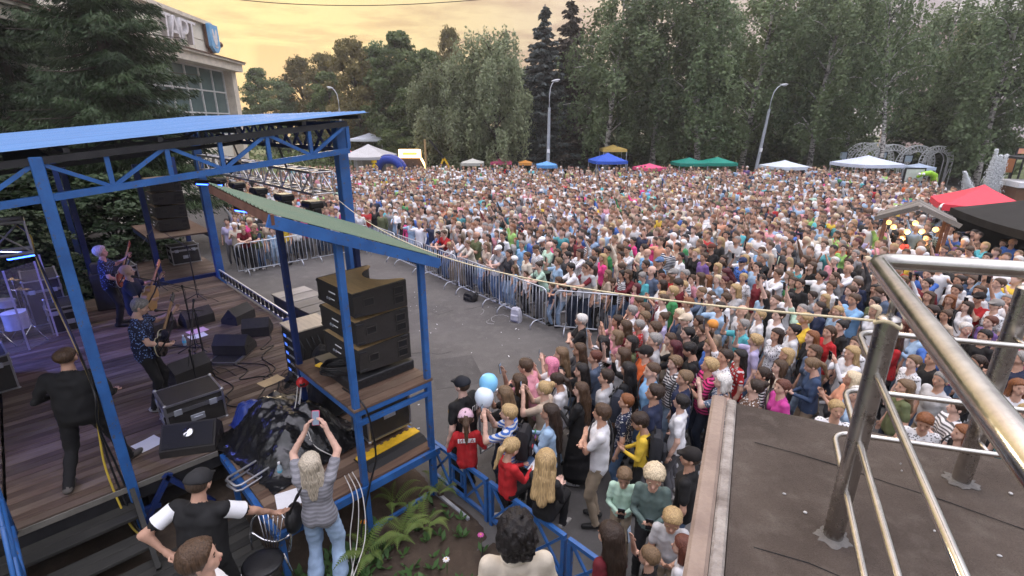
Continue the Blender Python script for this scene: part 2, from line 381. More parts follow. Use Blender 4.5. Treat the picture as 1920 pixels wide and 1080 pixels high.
for i, (q, tgt) in enumerate(((pin, pin), (pin2, pin2))):
    b = post_xy[i]; mb = MB()
    mb.tube([(b.x, b.y, ZR-.02), (b.x, b.y, 4.46)], .030, 20); mb.ell((b.x, b.y, 4.46), (.030, .030, .012), 16, 6)
    po = mb.build('post', M_steel2, rail, smooth='auto')
    mb = MB(); mb.tube([(b.x, b.y, 4.45), (b.x, b.y, 4.50), (tgt.x*.6+b.x*.4, tgt.y*.6+b.y*.4, Zt-.01)], .009, 10); mb.build('rail_support', M_steel2, po, smooth=True)
    for z in (4.285, 4.05, 3.86):
        mb = MB(); mb.tube([(b.x, b.y, z), (tgt.x*.5+b.x*.5, tgt.y*.5+b.y*.5, z), (tgt.x, tgt.y, z)], .0075, 8); mb.build('bracket', M_steel2, po, smooth=True)
    mb = MB(); n = 26; vs_ = [(b.x, b.y, ZR+.02)]; rr = [.042+.022*random.random() for _ in range(n)]
    for a_ in range(n): an = 6.283*a_/n; vs_.append((b.x+rr[a_]*.6*math.cos(an), b.y+rr[a_]*.6*math.sin(an), ZR+.017))
    for a_ in range(n): an = 6.283*a_/n; vs_.append((b.x+rr[a_]*math.cos(an), b.y+rr[a_]*math.sin(an), ZR+.009))
    fs_ = [(0, 1+a_, 1+(a_+1) % n) for a_ in range(n)]+[(1+a_, 1+n+a_, 1+n+(a_+1) % n, 1+(a_+1) % n) for a_ in range(n)]
    mb.add(vs_, fs_); mb.build('sealant_patch', mat('grey_sealant', (.125,.118,.11), .6, scale=20, bump=.4), po, smooth=True)

# ---------------------------------------------------------------- culture-house building behind the spruce
M_pan = mat('pale_facade_panel', (.76, .73, .62), .8, scale=1.1, var=.10, bump=.15)
M_corn = mat('cornice_render', (.68, .62, .52), .8, scale=2, var=.2)
M_fglass = mat('dark_window_glass', (.10, .15, .15), .12, var=.3, scale=.6, spec=.6, bump=.02)
M_fframe = mat('window_frame_white', (.66, .67, .66), .5)
M_brown = mat('brown_metal', (.13, .07, .05), .55, scale=6)
YB = 40.0
b_end = aty(455, 122, YB); zc_ = b_end.z                     # right end of the cornice
b_up = aty(428, 52, YB*.985)
fd = Vector(((878-960)/F_PX, 1.0, 0)).normalized()           # facade runs towards this direction
bld = thing('public_building', 'pale panelled public building with large gridded windows behind the spruce', 'building', (b_end.x-fd.y*.75, b_end.y+fd.x*.75, 0), math.atan2(fd.y, fd.x))
# local: x along the facade away from the camera (0 at far right end), facade at y=0, body towards +y (left)
LB = 46.0
zu0 = zc_+.25; zu1 = b_up.z
mb = MB(); mb.box((-LB/2-.4, 7.6, zc_/2-.2), (LB-.8, 14.0, zc_-.6)); wallb = mb.build('body_wall', M_pan, bld)
mb = MB(); mb.box((-LB/2, 7.0, zc_-.25), (LB, 15.4, .5)); mb.box((-LB/2, 6.95, zc_+.06), (LB+.2, 15.7, .12)); mb.build('cornice', M_corn, bld)
mb = MB(); mb.box((-LB/2, 6.93, zc_+.15), (LB+.3, 15.8, .06)); mb.build('roof_edge', M_brown, bld)
mb = MB(); mb.box((-.35, 0.3, (zc_-.5)/2), (.7, .9, zc_-.5)); mb.build('corner_pillar', M_corn, bld)
# glazed hall front: each pane its own piece
zw0, zw1 = 4.2, zc_-.55
nw, nh = 7, 3; ww = 1.75; hh = (zw1-zw0)/nh
pane = MB().box((0, 0, 0), (ww-.10, .04, hh-.10)).mesh('pane', M_fglass)
for i in range(nw):
    for j in range(nh):
        link('pane', pane, bld, (-1.0-ww*(i+.5), .42, zw0+hh*(j+.5)))
mb = MB()
for i in range(nw+1): mb.box((-1.0-ww*i, .38, (zw0+zw1)/2), (.085, .12, zw1-zw0))
for j in range(nh+1): mb.box((-1.0-ww*nw/2, .385, zw0+hh*j), (ww*nw, .11, .085))
mb.build('window_frame', M_fframe, bld)
# upper volume with facade panels
x1 = -1.3; zt0 = zc_+.2
up_h = zu1-zt0
mb = MB(); mb.box((x1-20, 7.3, zt0+up_h/2), (40, 13, up_h)); upv = mb.build('upper_wall', M_pan, bld)
npan = 12; pw = 2.2
for r_ in range(2):
    pm = MB().box((0, 0, 0), (pw-.05, .06, up_h/2-.05), bev=.012).mesh('facade_panel', M_pan)
    for i in range(npan): link('facade_panel', pm, bld, (x1-pw*(i+.5), .77, zt0+up_h*(.25+.5*r_)))
mb = MB(); mb.box((x1-20, 7.2, zu1+.08), (40.3, 13.5, .22)); mb.build('parapet_cap', M_corn, bld)
mb = MB(); mb.tube([(x1, .8, zu1-1.2), (x1+.8, .5, zu1-1.15)], .05, 8); mb.lathe([(.06,0),(.2,.32)], (x1+.75, .5, zu1-1.15), 10, rot=(0, R(75), 0)); mb.build('loudspeaker_horn', M_brown, bld)
M_letter = mat('white_letter', (.72, .70, .72), .5)
def text_obj(name, body, size, mtl, parent=None, M4=None, ext=.02, space=1.0, shear=0.0):
    cu = bpy.data.curves.new(name, 'FONT'); cu.body = body; cu.size = size; cu.extrude = ext; cu.align_x = 'CENTER'; cu.align_y = 'CENTER'; cu.space_character = space; cu.shear = shear
    cu.materials.append(mtl); cu.resolution_u = 3
    tmp = bpy.data.objects.new(name, cu); COL.objects.link(tmp); dg = bpy.context.evaluated_depsgraph_get(); me = bpy.data.meshes.new_from_object(tmp.evaluated_get(dg)); bpy.data.objects.remove(tmp)
    o = bpy.data.objects.new(name, me); COL.objects.link(o)
    if not me.materials: me.materials.append(mtl)
    if parent: o.parent = parent
    if M4 is not None: o.matrix_local = M4
    return o
# raised letters (read from the plaza side, right way round); facade faces -y locally
def fac_x(px, py, yl):                                      # facade coordinate seen at this pixel
    o = Vector((bld.location.x, bld.location.y, 0)); nrm = Vector((-fd.y, fd.x, 0)); d = ray(px, py); p0 = o+nrm*yl; t = (p0.dot(nrm))/(d.x*nrm.x+d.y*nrm.y); q = Vector((d.x*t, d.y*t, 0)); return (q-o).dot(fd)
xs_l = [fac_x(353, 60, .6), fac_x(338, 53, .6), fac_x(320, 48, .6), fac_x(304, 42, .6)]
# reading direction along the facade as seen in the photograph: left = nearer to the camera (more negative x)
Rf = Matrix.Rotation(math.pi/2, 4, 'X')
for ch, xx in zip('ТРАТ', xs_l):
    text_obj('letter', ch, 1.9, M_letter, bld, Matrix.Translation((xx, .55, zt0+up_h*.52)) @ Rf, ext=.16, shear=.12)
M_emb = mat('emblem_blue', (.10, .33, .62), .5, scale=1.5, col2=(.25, .48, .70))
def shield(w, h):
    pts = [(-w/2, h/2), (w/2, h/2), (w/2, -h*.28)]
    for i in range(1, 6): t = i/6; pts.append((w/2*(1-t), -h*.28-h*.22*math.sin(t*math.pi/2)))
    return pts+[(-p[0], p[1]) for p in pts[::-1] if p[0] > 1e-6 and p[1] < h*.4]
Me = Matrix.Translation((fac_x(395, 66, .5), .45, zt0+up_h*.60)) @ Rf @ Matrix.Scale(.72, 4)
mb = MB(); mb.prism(shield(1.7, 2.5), 0, .3, M=Me); em = mb.build('emblem', M_emb, bld)
mb = MB(); mb.prism(shield(1.78, 2.6), -.28, -.01, M=Me); mb.build('emblem_back', M_brown, em)
mb = MB()
for pts in ([(-.45,.8),(-.25,.85),(0,.1),(.25,.85),(.45,.8),(.42,-.1),(.12,-.55),(-.12,-.55),(-.42,-.1)], [(-.35,-.65),(.35,-.65),(.25,-.8),(-.25,-.8)]):
    mb.prism(pts, .29, .34, M=Me)
mb.build('emblem_figure', M_letter, em)

# far apartment block glimpsed through the trees on the right
fb0 = aty(1712, 255, 88)
far_b = thing('apartment_block', 'tall pinkish apartment block glimpsed between the birches', 'building', (fb0.x, fb0.y, 0), R(-35))
M_pink = mat('pink_render', (.50, .38, .36), .85, scale=.5, var=.12); M_cream = mat('cream_render', (.52, .42, .24), .85, scale=.5, var=.12)
mb = MB(); mb.box((0, 6, 10), (9, 12, 20)); mb.build('wall', M_pink, far_b)
mb = MB(); mb.box((3.4, -.06, 10), (2.1, .2, 20.1)); mb.build('cream_strip', M_cream, far_b)
wm = MB().box((0,0,0), (1.3, .12, 1.5)).mesh('window', M_fglass)
for i in range(2):
    for j in range(6): link('window', wm, far_b, (-2.9+2.9*i, -.02, 3.0+2.9*j))
text_obj('lit_sign', 'OZON', 1.7, mat('lit_sign_pink', (.9,.6,.8), .5, emit=(1,.75,.9,1.0), bump=0), far_b, Matrix.Translation((.3, -.3, 6.0)) @ Rf, ext=.05)
# ================================================================== STAGE
def wood_mat(name, c1, c2, c3, rough=.75, scale=1.0):
    m = bpy.data.materials.new(name); m.use_nodes = True; nt = m.node_tree; p = nt.nodes['Principled BSDF']; L = nt.links.new
    p.inputs['Roughness'].default_value = rough; p.inputs['Specular IOR Level'].default_value = .35
    tcn = nd(nt, 'ShaderNodeTexCoord'); oi = nd(nt, 'ShaderNodeObjectInfo')
    ad = nd(nt, 'ShaderNodeVectorMath', operation='ADD'); sc = nd(nt, 'ShaderNodeVectorMath', operation='SCALE'); sc.inputs['Scale'].default_value = 37.0
    cb = nd(nt, 'ShaderNodeCombineXYZ'); [L(oi.outputs['Random'], cb.inputs[i]) for i in range(3)]
    L(cb.outputs[0], sc.inputs[0]); L(tcn.outputs['Object'], ad.inputs[0]); L(sc.outputs[0], ad.inputs[1])
    mp = nd(nt, 'ShaderNodeMapping'); mp.inputs['Scale'].default_value = (22*scale, 1.3*scale, 22*scale); L(ad.outputs[0], mp.inputs[0])
    n1 = nd(nt, 'ShaderNodeTexNoise'); n1.inputs['Scale'].default_value = 1.6; n1.inputs['Detail'].default_value = 7; n1.inputs['Roughness'].default_value = .7; L(mp.outputs[0], n1.inputs['Vector'])
    rp = nd(nt, 'ShaderNodeValToRGB'); rp.color_ramp.elements[0].position = .3; rp.color_ramp.elements[1].position = .72
    rp.color_ramp.elements[0].color = (*c1, 1); rp.color_ramp.elements[1].color = (*c2, 1); L(n1.outputs['Fac'], rp.inputs[0])
    n2 = nd(nt, 'ShaderNodeTexNoise'); n2.inputs['Scale'].default_value = .9; n2.inputs['Detail'].default_value = 5; L(ad.outputs[0], n2.inputs['Vector'])
    mr = nd(nt, 'ShaderNodeMapRange'); mr.inputs[1].default_value = .45; mr.inputs[2].default_value = .7; mr.inputs[4].default_value = .8; L(n2.outputs['Fac'], mr.inputs[0])
    mx_ = nd(nt, 'ShaderNodeMix', data_type='RGBA'); L(mr.outputs[0], mx_.inputs[0]); L(rp.outputs[0], mx_.inputs[6]); mx_.inputs[7].default_value = (*c3, 1)
    hs = nd(nt, 'ShaderNodeHueSaturation'); vr = nd(nt, 'ShaderNodeMapRange'); vr.inputs[3].default_value = .62; vr.inputs[4].default_value = 1.35
    L(oi.outputs['Random'], vr.inputs[0]); L(vr.outputs[0], hs.inputs['Value']); L(mx_.outputs[2], hs.inputs['Color']); L(hs.outputs[0], p.inputs['Base Color'])
    b = nd(nt, 'ShaderNodeBump'); b.inputs['Strength'].default_value = .5; b.inputs['Distance'].default_value = .006; L(n1.outputs['Fac'], b.inputs['Height']); L(b.outputs[0], p.inputs['Normal'])
    return m
M_deck = wood_mat('deck_boards', (.055, .034, .026), (.145, .098, .074), (.20, .155, .120))
M_deck2 = wood_mat('platform_boards', (.060, .032, .022), (.15, .092, .062), (.19, .135, .095))
M_step = wood_mat('dark_step_boards', (.014, .014, .013), (.036, .035, .031), (.055, .052, .045))
ZD = .80
stage = thing('stage_platform', 'wide weathered wooden stage deck raised on a dark frame', 'stage', S(0, 0), STROT)
U0, U1, VF, VB = -15.75, -6.80, 3.60, -6.4
pw_ = .137; npl = int((U1-U0)/pw_)
segs = ((-.86, VF), (-3.9, -.88), (VB, -3.92))
pm = {}
for (a, b) in segs: pm[a] = MB().box((0, 0, 0), (pw_-.010, b-a-.012, .042), bev=.004).mesh('plank', M_deck)
prg = random.Random(4)
for i in range(npl):
    for (a, b) in segs:
        o = link('plank', pm[a], stage, (U0+pw_*(i+.5), (a+b)/2+prg.uniform(-.004, .004), ZD-.021+prg.uniform(-.003, .003)))
        o.rotation_euler = (prg.uniform(-.0008, .0008), prg.uniform(-.012, .012), 0)
mb = MB()
mb.box(((U0+U1)/2, VF-.10, ZD-.15), (U1-U0, .10, .20)); mb.box((U1-.08, (VF+VB)/2, ZD-.15), (.10, VF-VB-.3, .20)); mb.box((U0+.1, (VF+VB)/2, ZD-.15), (.10, VF-VB-.3, .20))
for v in (-5, -3, -1, 1, 2.6): mb.box(((U0+U1)/2, v, ZD-.12), (U1-U0-.4, .08, .14))
for u in np.linspace(U0+.3, U1-.2, 6):
    for v in (-5, -2.2, .4, 3.2): mb.box((u, v, (ZD-.25)/2), (.10, .10, ZD-.25))
mb.build('under_frame', M_dark, stage)
for (p0, p1) in (((U1+.03, .55, .78), (U1+.03, 1.0, .1)), ((U1+.03, .62, .78), (U1+.03, .16, .1)), ((U1+.02, -.3, .40), (U1+.02, .45, .40))):
    mb = MB(); mb.bar(p0, p1, .06, .06); mb.build('brace', M_navy, stage)
mb = MB(); mb.box(((U0+U1)/2, VF-.4, .30), (U1-U0-.2, .03, .55)); mb.build('skirt_board', M_dark, stage)
mb = MB(); mb.box((U1+.012, (-.9+1.2)/2, ZD-.03), (.02, 2.05, .07)); mb.build('edge_strip', mat('worn_edge', (.16,.15,.13), .6, scale=6), stage)

# ladder-like lighting truss lying along the front edge
et = thing('edge_truss', 'low black ladder truss lying along the far front edge of the stage', 'truss', S(0, 0), STROT)
mb = MB()
for z in (ZD+.03, ZD+.24): mb.bar((-15.4, VF+.06, z), (-9.6, VF+.06, z), .035)
mb.build('chord', M_galv, et)
rm = MB().box((0, 0, 0), (.13, .025, .20)).mesh('rung', M_black)
for i in range(22): link('rung', rm, et, (-15.3+i*.265, VF+.06, ZD+.135))

# landing, steps and side platform
steps = thing('stage_steps', 'dark worn wooden steps leading up to the stage in the lower corner', 'steps', S(0, 0), STROT)
for k, (z, u) in enumerate(((.56, U1+.17), (.33, U1+.50))):
    for j in range(2):
        mb = MB(); mb.box((u-.085+.17*j, -1.0, z), (.16, 2.4, .045), bev=.006); mb.build('tread', M_step, steps)
    mb = MB(); mb.box((u-.16, -1.0, z-.1), (.03, 2.36, .16)); mb.build('riser', M_step, steps)
for v in (-2.2, .22):
    mb = MB(); mb.bar((U1+.02, v, .72), (U1+.85, v, .12), .05, .22); mb.build('stringer', M_step, steps)
land = thing('landing', 'low dark plank landing at the foot of the stage steps', 'landing', S(0, 0), STROT)
lm = MB().box((0, 0, 0), (.135, 3.7, .04), bev=.004).mesh('plank', M_step)
for i in range(15): link('plank', lm, land, (U1+.72+.14*i, -.66, .14+prg.uniform(-.003, .003)))
mb = MB(); mb.box((U1+1.7, -.66, .06), (2.0, 3.5, .11)); mb.build('under_frame', M_dark, land)
hr = thing('stair_handrail', 'blue painted steel tube handrail beside the stage steps', 'handrail', S(0, 0), STROT)
for dz in (0, .35, .7):
    mb = MB(); mb.tube([(U1+.05, -.80, ZD+.12+dz), (U1+1.1, -.80, .06+dz+.1)], .022, 8); mb.build('rail', M_blue, hr, smooth=True)
for t in (0., .5, 1.): 
    mb = MB(); u = U1+.05+1.05*t; mb.tube([(u, -.80, .18 if t > 0 else ZD), (u, -.80, ZD+.83-.72*t)], .024, 8); mb.build('post', M_blue, hr, smooth=True)

side = thing('side_platform', 'brown plank side platform on a blue frame between the stage and the garden', 'platform', S(0, 0), STROT)
UN = -4.84
V0s = 1.24
sm_ = MB().box((0, 0, 0), (.145, 2.08, .042), bev=.005).mesh('plank', M_deck2)
for i in range(13): link('plank', sm_, side, (U1+.09+.1505*i, V0s+1.04, ZD-.021+prg.uniform(-.003, .003))).rotation_euler = (0, prg.uniform(-.015, .015), 0)
for (a, b) in (((UN+.03, V0s-.05, ZD-.09), (UN+.03, 3.38, ZD-.09)), ((U1+.05, V0s-.03, ZD-.09), (UN, V0s-.03, ZD-.09)), ((U1, 3.34, ZD-.09), (UN, 3.34, ZD-.09))):
    mb = MB(); mb.bar(a, b, .06, .10); mb.build('frame_beam', M_blue, side)
for (u, v) in ((UN, V0s), (U1+.3, V0s), (UN, 3.3)):
    mb = MB(); mb.box((u, v, ZD/2-.06), (.06, .06, ZD-.14)); mb.build('leg', M_blue, side)

# ---------------------------------------------------------------- speaker tower with green roof
tw = thing('speaker_tower', 'blue steel frame tower with a green sloping roof holding the loudspeaker stack', 'tower', S(0, 0), STROT)
rz_t = lambda v: 4.17-.41*(v-1.62)
UF, ZU = -6.42, 1.85
for (u, v) in ((UN, 2.27), (UN, 3.28), (UF, 2.27), (UF, 3.28)):
    mb = MB(); zt = rz_t(v)-.08; mb.box((u, v, zt/2), (.075, .075, zt), bev=.006); mb.build('post', M_blue if u == UN else M_navy, tw)
um = MB().box((0, 0, 0), (.148, 1.12, .04), bev=.005).mesh('plank', M_deck2)
for i in range(11): link('plank', um, tw, (UF+.03+.152*i, 2.775, ZU-.02+prg.uniform(-.004, .004))).rotation_euler = (0, prg.uniform(-.02, .02), 0)
for v in (2.27, 3.28):
    mb = MB(); mb.bar((UF, v, ZU-.10), (UN, v, ZU-.10), .05, .10); mb.build('beam', M_blue, tw)
for u in (UF, UN):
    for z in ((ZU-.075, ZU-.21) if u == UN else (ZU-.10,)):
        mb = MB(); mb.bar((u+(.02 if u == UN else 0), 2.27, z), (u+(.02 if u == UN else 0), 3.28, z), .05, .06); mb.build('beam', M_blue, tw)
for v in (2.27, 3.28):
    mb = MB(); mb.bar((UF, v, rz_t(v)-.08), (UN, v, rz_t(v)-.08), .05, .06); mb.build('roof_beam', M_navy, tw)
for (a, b) in (((UN, 3.28, .05), (UN+.75, 3.28, .05)), ((UN, 3.28, .05), (UN, 2.27, .05))):
    mb = MB(); mb.bar(a, b, .045); mb.build('ground_bar', M_galv if b[1] == 3.28 else M_blue, tw)
def corrugated(u0, u1, v0, v1, zf, pitch, depth, th=.004):
    prof = []; u = u0
    while u < u1-1e-6:
        for (f, d) in ((0, 0), (.30, 0), (.42, depth), (.58, depth), (.70, 0)):
            if u+f*pitch < u1: prof.append((u+f*pitch, d))
        u += pitch
    prof.append((u1, 0)); nv = 7; V = []; Fc = []; n = len(prof)
    for j in range(nv):
        v = v0+(v1-v0)*j/(nv-1)
        for (u, d) in prof: V.append((u, v, zf(v)+d))
    for j in range(nv-1):
        for i in range(n-1): Fc.append((j*n+i, j*n+i+1, (j+1)*n+i+1, (j+1)*n+i))
    o = len(V); V2 = [(x, y, z-th) for x, y, z in V]; F2 = [tuple(q+o for q in f[::-1]) for f in Fc]
    return V+V2, Fc+F2
wsh = .60
for k in range(3):
    mb = MB(); mb.add(*corrugated(-6.52+wsh*k, -6.52+wsh*(k+1)-.006, 1.60, 3.47, lambda v, k=k: rz_t(v)+.045, .10, .014)); o = mb.build('roof_sheet', M_green_sheet, tw)
    for vv in o.data.vertices: vv.co.z += .07*(-4.72-vv.co.x)
mb = MB(); mb.bar((-6.54, 1.62, rz_t(1.62)+.11), (-4.70, 1.62, rz_t(1.62)-.01), .03, .10); mb.build('back_fascia', M_rust, tw)
mb = MB(); mb.bar((-4.72, 1.58, rz_t(1.58)-.03), (-4.72, 3.47, rz_t(3.47)-.03), .03, .12); mb.build('side_fascia', M_blue, tw)
mb = MB(); mb.bar((-6.54, 3.47, rz_t(3.47)+.10), (-4.705, 3.47, rz_t(3.47)-.02), .03, .09); mb.build('front_fascia', M_blue, tw)

# matching far side tower
tf = thing('far_speaker_tower', 'dark blue side tower with plank floor at the far end of the stage', 'tower', S(0, 0), STROT)
fm = MB().box((0, 0, 0), (.15, 3.0, .04), bev=.005).mesh('plank', M_deck)
for i in range(18): link('plank', fm, tf, (-18.6+.155*i, 2.4, ZD+.06+prg.uniform(-.003, .003)))
mb = MB(); mb.box((-15.86, 2.4, ZD-.02), (.08, 3.0, .20)); mb.box((-17.2, 3.86, ZD-.05), (2.8, .08, .2)); mb.box((-18.55, 2.4, ZD-.1), (.08, 2.9, .2)); mb.build('floor_beam', M_navy, tf)
for (u, v) in ((-15.92, 2.35), (-15.92, .95), (-18.5, 3.7), (-18.5, .95)):
    mb = MB(); mb.box((u, v, 2.0), (.12, .12, 4.0)); mb.build('post', M_navy, tf)
for v in (2.35, 3.75):
    mb = MB(); mb.bar((-18.5, v, 1.95), (-15.9, v, 1.95), .07, .14); mb.build('beam', M_navy, tf)
mb = MB(); mb.box((-17.2, 3.05, 2.04), (2.6, 1.5, .04)); mb.build('upper_floor', M_deck2, tf)

# ---------------------------------------------------------------- stage roof
sr = thing('stage_roof', 'blue corrugated metal stage roof carried on welded blue trusses and posts', 'stage roof', S(0, 0), STROT)
zr = lambda v: 4.69+.104*v
RU0, RU1, RV0, RV1 = -16.25, -6.72, -6.2, 3.86
n_sh = 9; wsh = (RU1-RU0)/n_sh
for k in range(n_sh):
    mb = MB(); mb.add(*corrugated(RU0+wsh*k, RU0+wsh*(k+1)-.008, RV0, RV1, lambda v, k=k: zr(v)+.05+.004*(k % 2), .20, .022)); mb.build('roof_sheet', M_blue_sheet, sr)
for v in np.linspace(RV0+.2, RV1-.15, 13):
    mb = MB(); mb.bar((RU0+.05, v, zr(v)), (RU1-.03, v, zr(v)), .05, .05); mb.build('purlin', M_dark, sr)
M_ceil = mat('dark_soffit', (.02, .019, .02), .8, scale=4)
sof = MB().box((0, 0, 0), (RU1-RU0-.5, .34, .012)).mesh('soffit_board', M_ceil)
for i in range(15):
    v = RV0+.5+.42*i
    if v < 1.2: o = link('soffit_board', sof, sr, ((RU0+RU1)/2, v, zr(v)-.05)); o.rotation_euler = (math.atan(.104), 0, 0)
PA = (-6.80, .23); PB = (-7.05, 3.52); PC = (-15.62, 3.72)
for (u, v, w, z0) in ((PA[0], PA[1], .105, 0), (PB[0], PB[1], .155, 0), (PC[0], PC[1], .19, ZD-.3), (-6.80, -3.2, .105, 0), (-6.8, -6.0, .105, 0), (-15.6, -3.2, .12, 0), (-15.6, -6.0, .12, 0)):
    mb = MB(); zt = zr(v)-.03; mb.box((u, v, (z0+zt)/2), (w, w, zt-z0), bev=.008); mb.build('post', M_blue, sr)
th = .36
def truss_v(u, v0, v1, n, mtl, phase=0, wch=.07, wd=.045):
    d = (v1-v0)/n
    mb = MB(); mb.bar((u, v0, zr(v0)-.07), (u, v1, zr(v1)-.07), wch, wch); mb.build('top_chord', M_dark if mtl is M_blue else mtl, sr)  # near truss: chord colour darkened to paint in the roof's shade
    mb = MB(); mb.bar((u, v0, zr(v0)-.07-th), (u, v1, zr(v1)-.07-th), wch, wch); mb.build('bottom_chord', mtl, sr)
    for i in range(n+1):
        v = v0+d*i; mb = MB(); mb.bar((u, v, zr(v)-.07-th+.03), (u, v, zr(v)-.10), wd, wd); mb.build('truss_vertical', mtl, sr)
        if i < n:
            up = (i+phase) % 2 == 0; va, vb = v+.03, v+d-.03
            za, zb = (zr(va)-.10, zr(vb)-.04-th) if up else (zr(va)-.04-th, zr(vb)-.10)
            mb = MB(); mb.bar((u, va, za), (u, vb, zb), wd*.9, wd*.9); mb.build('truss_diagonal', mtl, sr)
truss_v(-6.80, PA[1]-4*.5483, 3.52, 10, M_blue, 0)
truss_v(-11.3, -6, 3.52, 14, M_dark, 1)
truss_v(-15.6, -6, 3.52, 14, M_dark, 1)
# front truss with crossed lattice
mb = MB(); mb.bar((-15.6, 3.52, zr(3.52)-.07), (-7.05, 3.52, zr(3.52)-.07), .07); mb.build('top_chord', M_navy, sr)
mb = MB(); mb.bar((-15.6, 3.52, zr(3.52)-.07-th), (-7.05, 3.52, zr(3.52)-.07-th), .07); mb.build('bottom_chord', M_navy, sr)
n = 20; d = (-7.05+15.6)/n
for i in range(n):
    u = -15.6+d*i
    for (a, b) in ((0, 1), (1, 0)):
        mb = MB(); mb.bar((u+.01, 3.515+.012*a, zr(3.52)-.07-th*a), (u+d-.01, 3.515+.012*a, zr(3.52)-.07-th*b), .032, .032); mb.build('lattice_bar', M_navy, sr)

# ---------------------------------------------------------------- aluminium lighting truss + lamps
def box_truss(p0, p1, w, n, parent, r=.024):
    p0, p1 = Vector(p0), Vector(p1); d = (p1-p0).normalized(); x = d.cross(Vector((0,0,1))).normalized(); z = Vector((0,0,1))
    cs = [(-1,-1),(1,-1),(1,1),(-1,1)]
    for (a, b) in cs:
        mb = MB(); o = x*a*w/2+z*b*w/2; mb.tube([p0+o, p1+o], r, 10); mb.build('main_tube', M_alu, parent, smooth='auto')
    L = (p1-p0).length
    for i in range(n+1):
        mb = MB()
        for k in range(4):
            a, b = cs[k], cs[(k+1) % 4]; q = p0+d*L*i/n
            mb.tube([q+x*a[0]*w/2+z*a[1]*w/2, q+x*b[0]*w/2+z*b[1]*w/2], r*.5, 6)
            if i < n:
                q2 = p0+d*L*(i+1)/n; aa, bb = (a, b) if (i+k) % 2 else (b, a)
                mb.tube([q+x*aa[0]*w/2+z*aa[1]*w/2, q2+x*bb[0]*w/2+z*bb[1]*w/2], r*.5, 6)
        mb.build('brace_tube', M_alu, parent, smooth='auto')
at_ = thing('lighting_truss', 'silver aluminium box truss hung along the front under the stage roof', 'truss', S(0, 0), STROT)
box_truss((-15.2, 3.80, 4.02), (-8.40, 3.80, 4.02), .36, 15, at_)
for u in (-14.5, -12, -9.5): mb = MB(); mb.bar((u, 3.66, 4.2), (u, 3.56, 4.62), .03); mb.build('hanger', M_black, at_)
at2 = thing('side_truss', 'silver aluminium box truss end hanging above the drum kit', 'truss', S(0, 0), STROT)
pe = at(52, 440, 3.55); pe_uv = ((pe.x-pe.y)/Q2, (pe.x+pe.y)/Q2)
box_truss((pe_uv[0], pe_uv[1]-3.2, 3.55), (pe_uv[0], pe_uv[1], 3.55), .42, 8, at2)
def lamp_head(loc, rzz, label, tilt=0.):
    t = thing('stage_light', label, 'stage light', loc, STROT+rzz, 'moving lights under the truss')
    mb = MB(); mb.box((0, 0, 0), (.34, .26, .12), bev=.03); mb.build('base', M_black, t)
    for s in (-1, 1):
        mb = MB(); mb.box((s*.165, 0, -.19), (.03, .12, .28), bev=.01); mb.build('yoke_arm', M_black, t)
    mb = MB(); mb.lathe([(.06,-.16),(.115,-.13),(.125,.02),(.10,.14),(.05,.17)], (0, 0, -.27), 14, rot=(R(35)+tilt, 0, 0)); h = mb.build('head', M_black, t, smooth='auto')
    mb = MB(); mb.lathe([(.0,-.165),(.095,-.163)], (0, 0, -.27), 14, rot=(R(35)+tilt, 0, 0)); mb.build('lens', M_chrome, h)
    return t
lab = ('black moving light nearest the truss end', 'second black moving light from the truss end', 'third black moving light from the truss end', 'fourth black moving light from the truss end', 'black moving light farthest along the front truss')
for k, u in enumerate((-8.9, -10.2, -11.6, -13.0, -14.4)): lamp_head(S(u, 3.80, 3.60), 0, lab[k]).scale = (1.12, 1.12, 1.12)
# lit blue bars and spots
M_led = mat('lit_blue_led', (.02,.05,.8), .4, emit=(.02,.07,1.0,7.0), bump=0)
def led_bar(px, py, z, L_, lab_, rzz):
    p = at(px, py, z); t = thing('led_bar', lab_, 'stage light', p, rzz)
    mb = MB(); mb.box((0, 0, .05), (L_, .07, .08), bev=.01); mb.build('housing', M_black, t)
    mb = MB(); mb.box((0, 0, .0), (L_*.95, .05, .03), bev=.01); mb.build('light_strip', M_led, t)
led_bar(392, 346, 3.75, .75, 'lit blue light bar beside the far corner post', R(-20)); led_bar(428, 372, 3.6, .6, 'lit blue light bar above the green roof tip', R(-30)); led_bar(40, 482, 3.0, .35, 'small lit blue light under the hanging truss', R(60))
led_bar(455, 396, 3.45, .45, 'short lit blue light bar low against the crowd', R(-30))
def spot(u, v, z, tgt, col, watt, lab_, size=R(75)):
    p = S(u, v, z); t = thing('spotlight', lab_, 'stage light', p)
    d = (tgt-p).normalized(); q = d.to_track_quat('-Z', 'Y').to_matrix().to_4x4()
    mb = MB(); mb.lathe([(.10,-.14),(.105,.10),(.07,.16)], n=14); h = mb.build('can', M_black, t, smooth='auto'); h.matrix_local = q
    mb = MB(); mb.lathe([(0,-.135),(.09,-.135)], n=14); l = mb.build('lens', mat('lit_lens_%d%d' % (col[0]*9, col[2]*9), (.2,.2,.6), .3, emit=(*col, 12.0), bump=0), t); l.matrix_local = q
    ld = bpy.data.lights.new('spot_beam', 'SPOT'); ld.energy = watt; ld.color = col; ld.spot_size = size; ld.spot_blend = .6; ld.shadow_soft_size = .08
    lo = bpy.data.objects.new('spot_beam', ld); COL.objects.link(lo); lo.parent = t; lo.matrix_local = q @ Matrix.Translation((0, 0, -.17))
spot(-12.2, -2.6, 4.15, S(-12.6, .8, 1.6), (.14, .18, 1.0), 170, 'lit blue spotlight behind the guitarists')
spot(-9.6, -1.6, 4.15, S(-8.9, .7, 1.6), (.16, .20, 1.0), 95, 'lit blue spotlight above the front guitarist')
spot(-13.8, -3.4, 4.0, S(-13.4, -.6, 1.2), (.16, .24, 1.0), 230, 'lit blue spotlight above the drum kit')
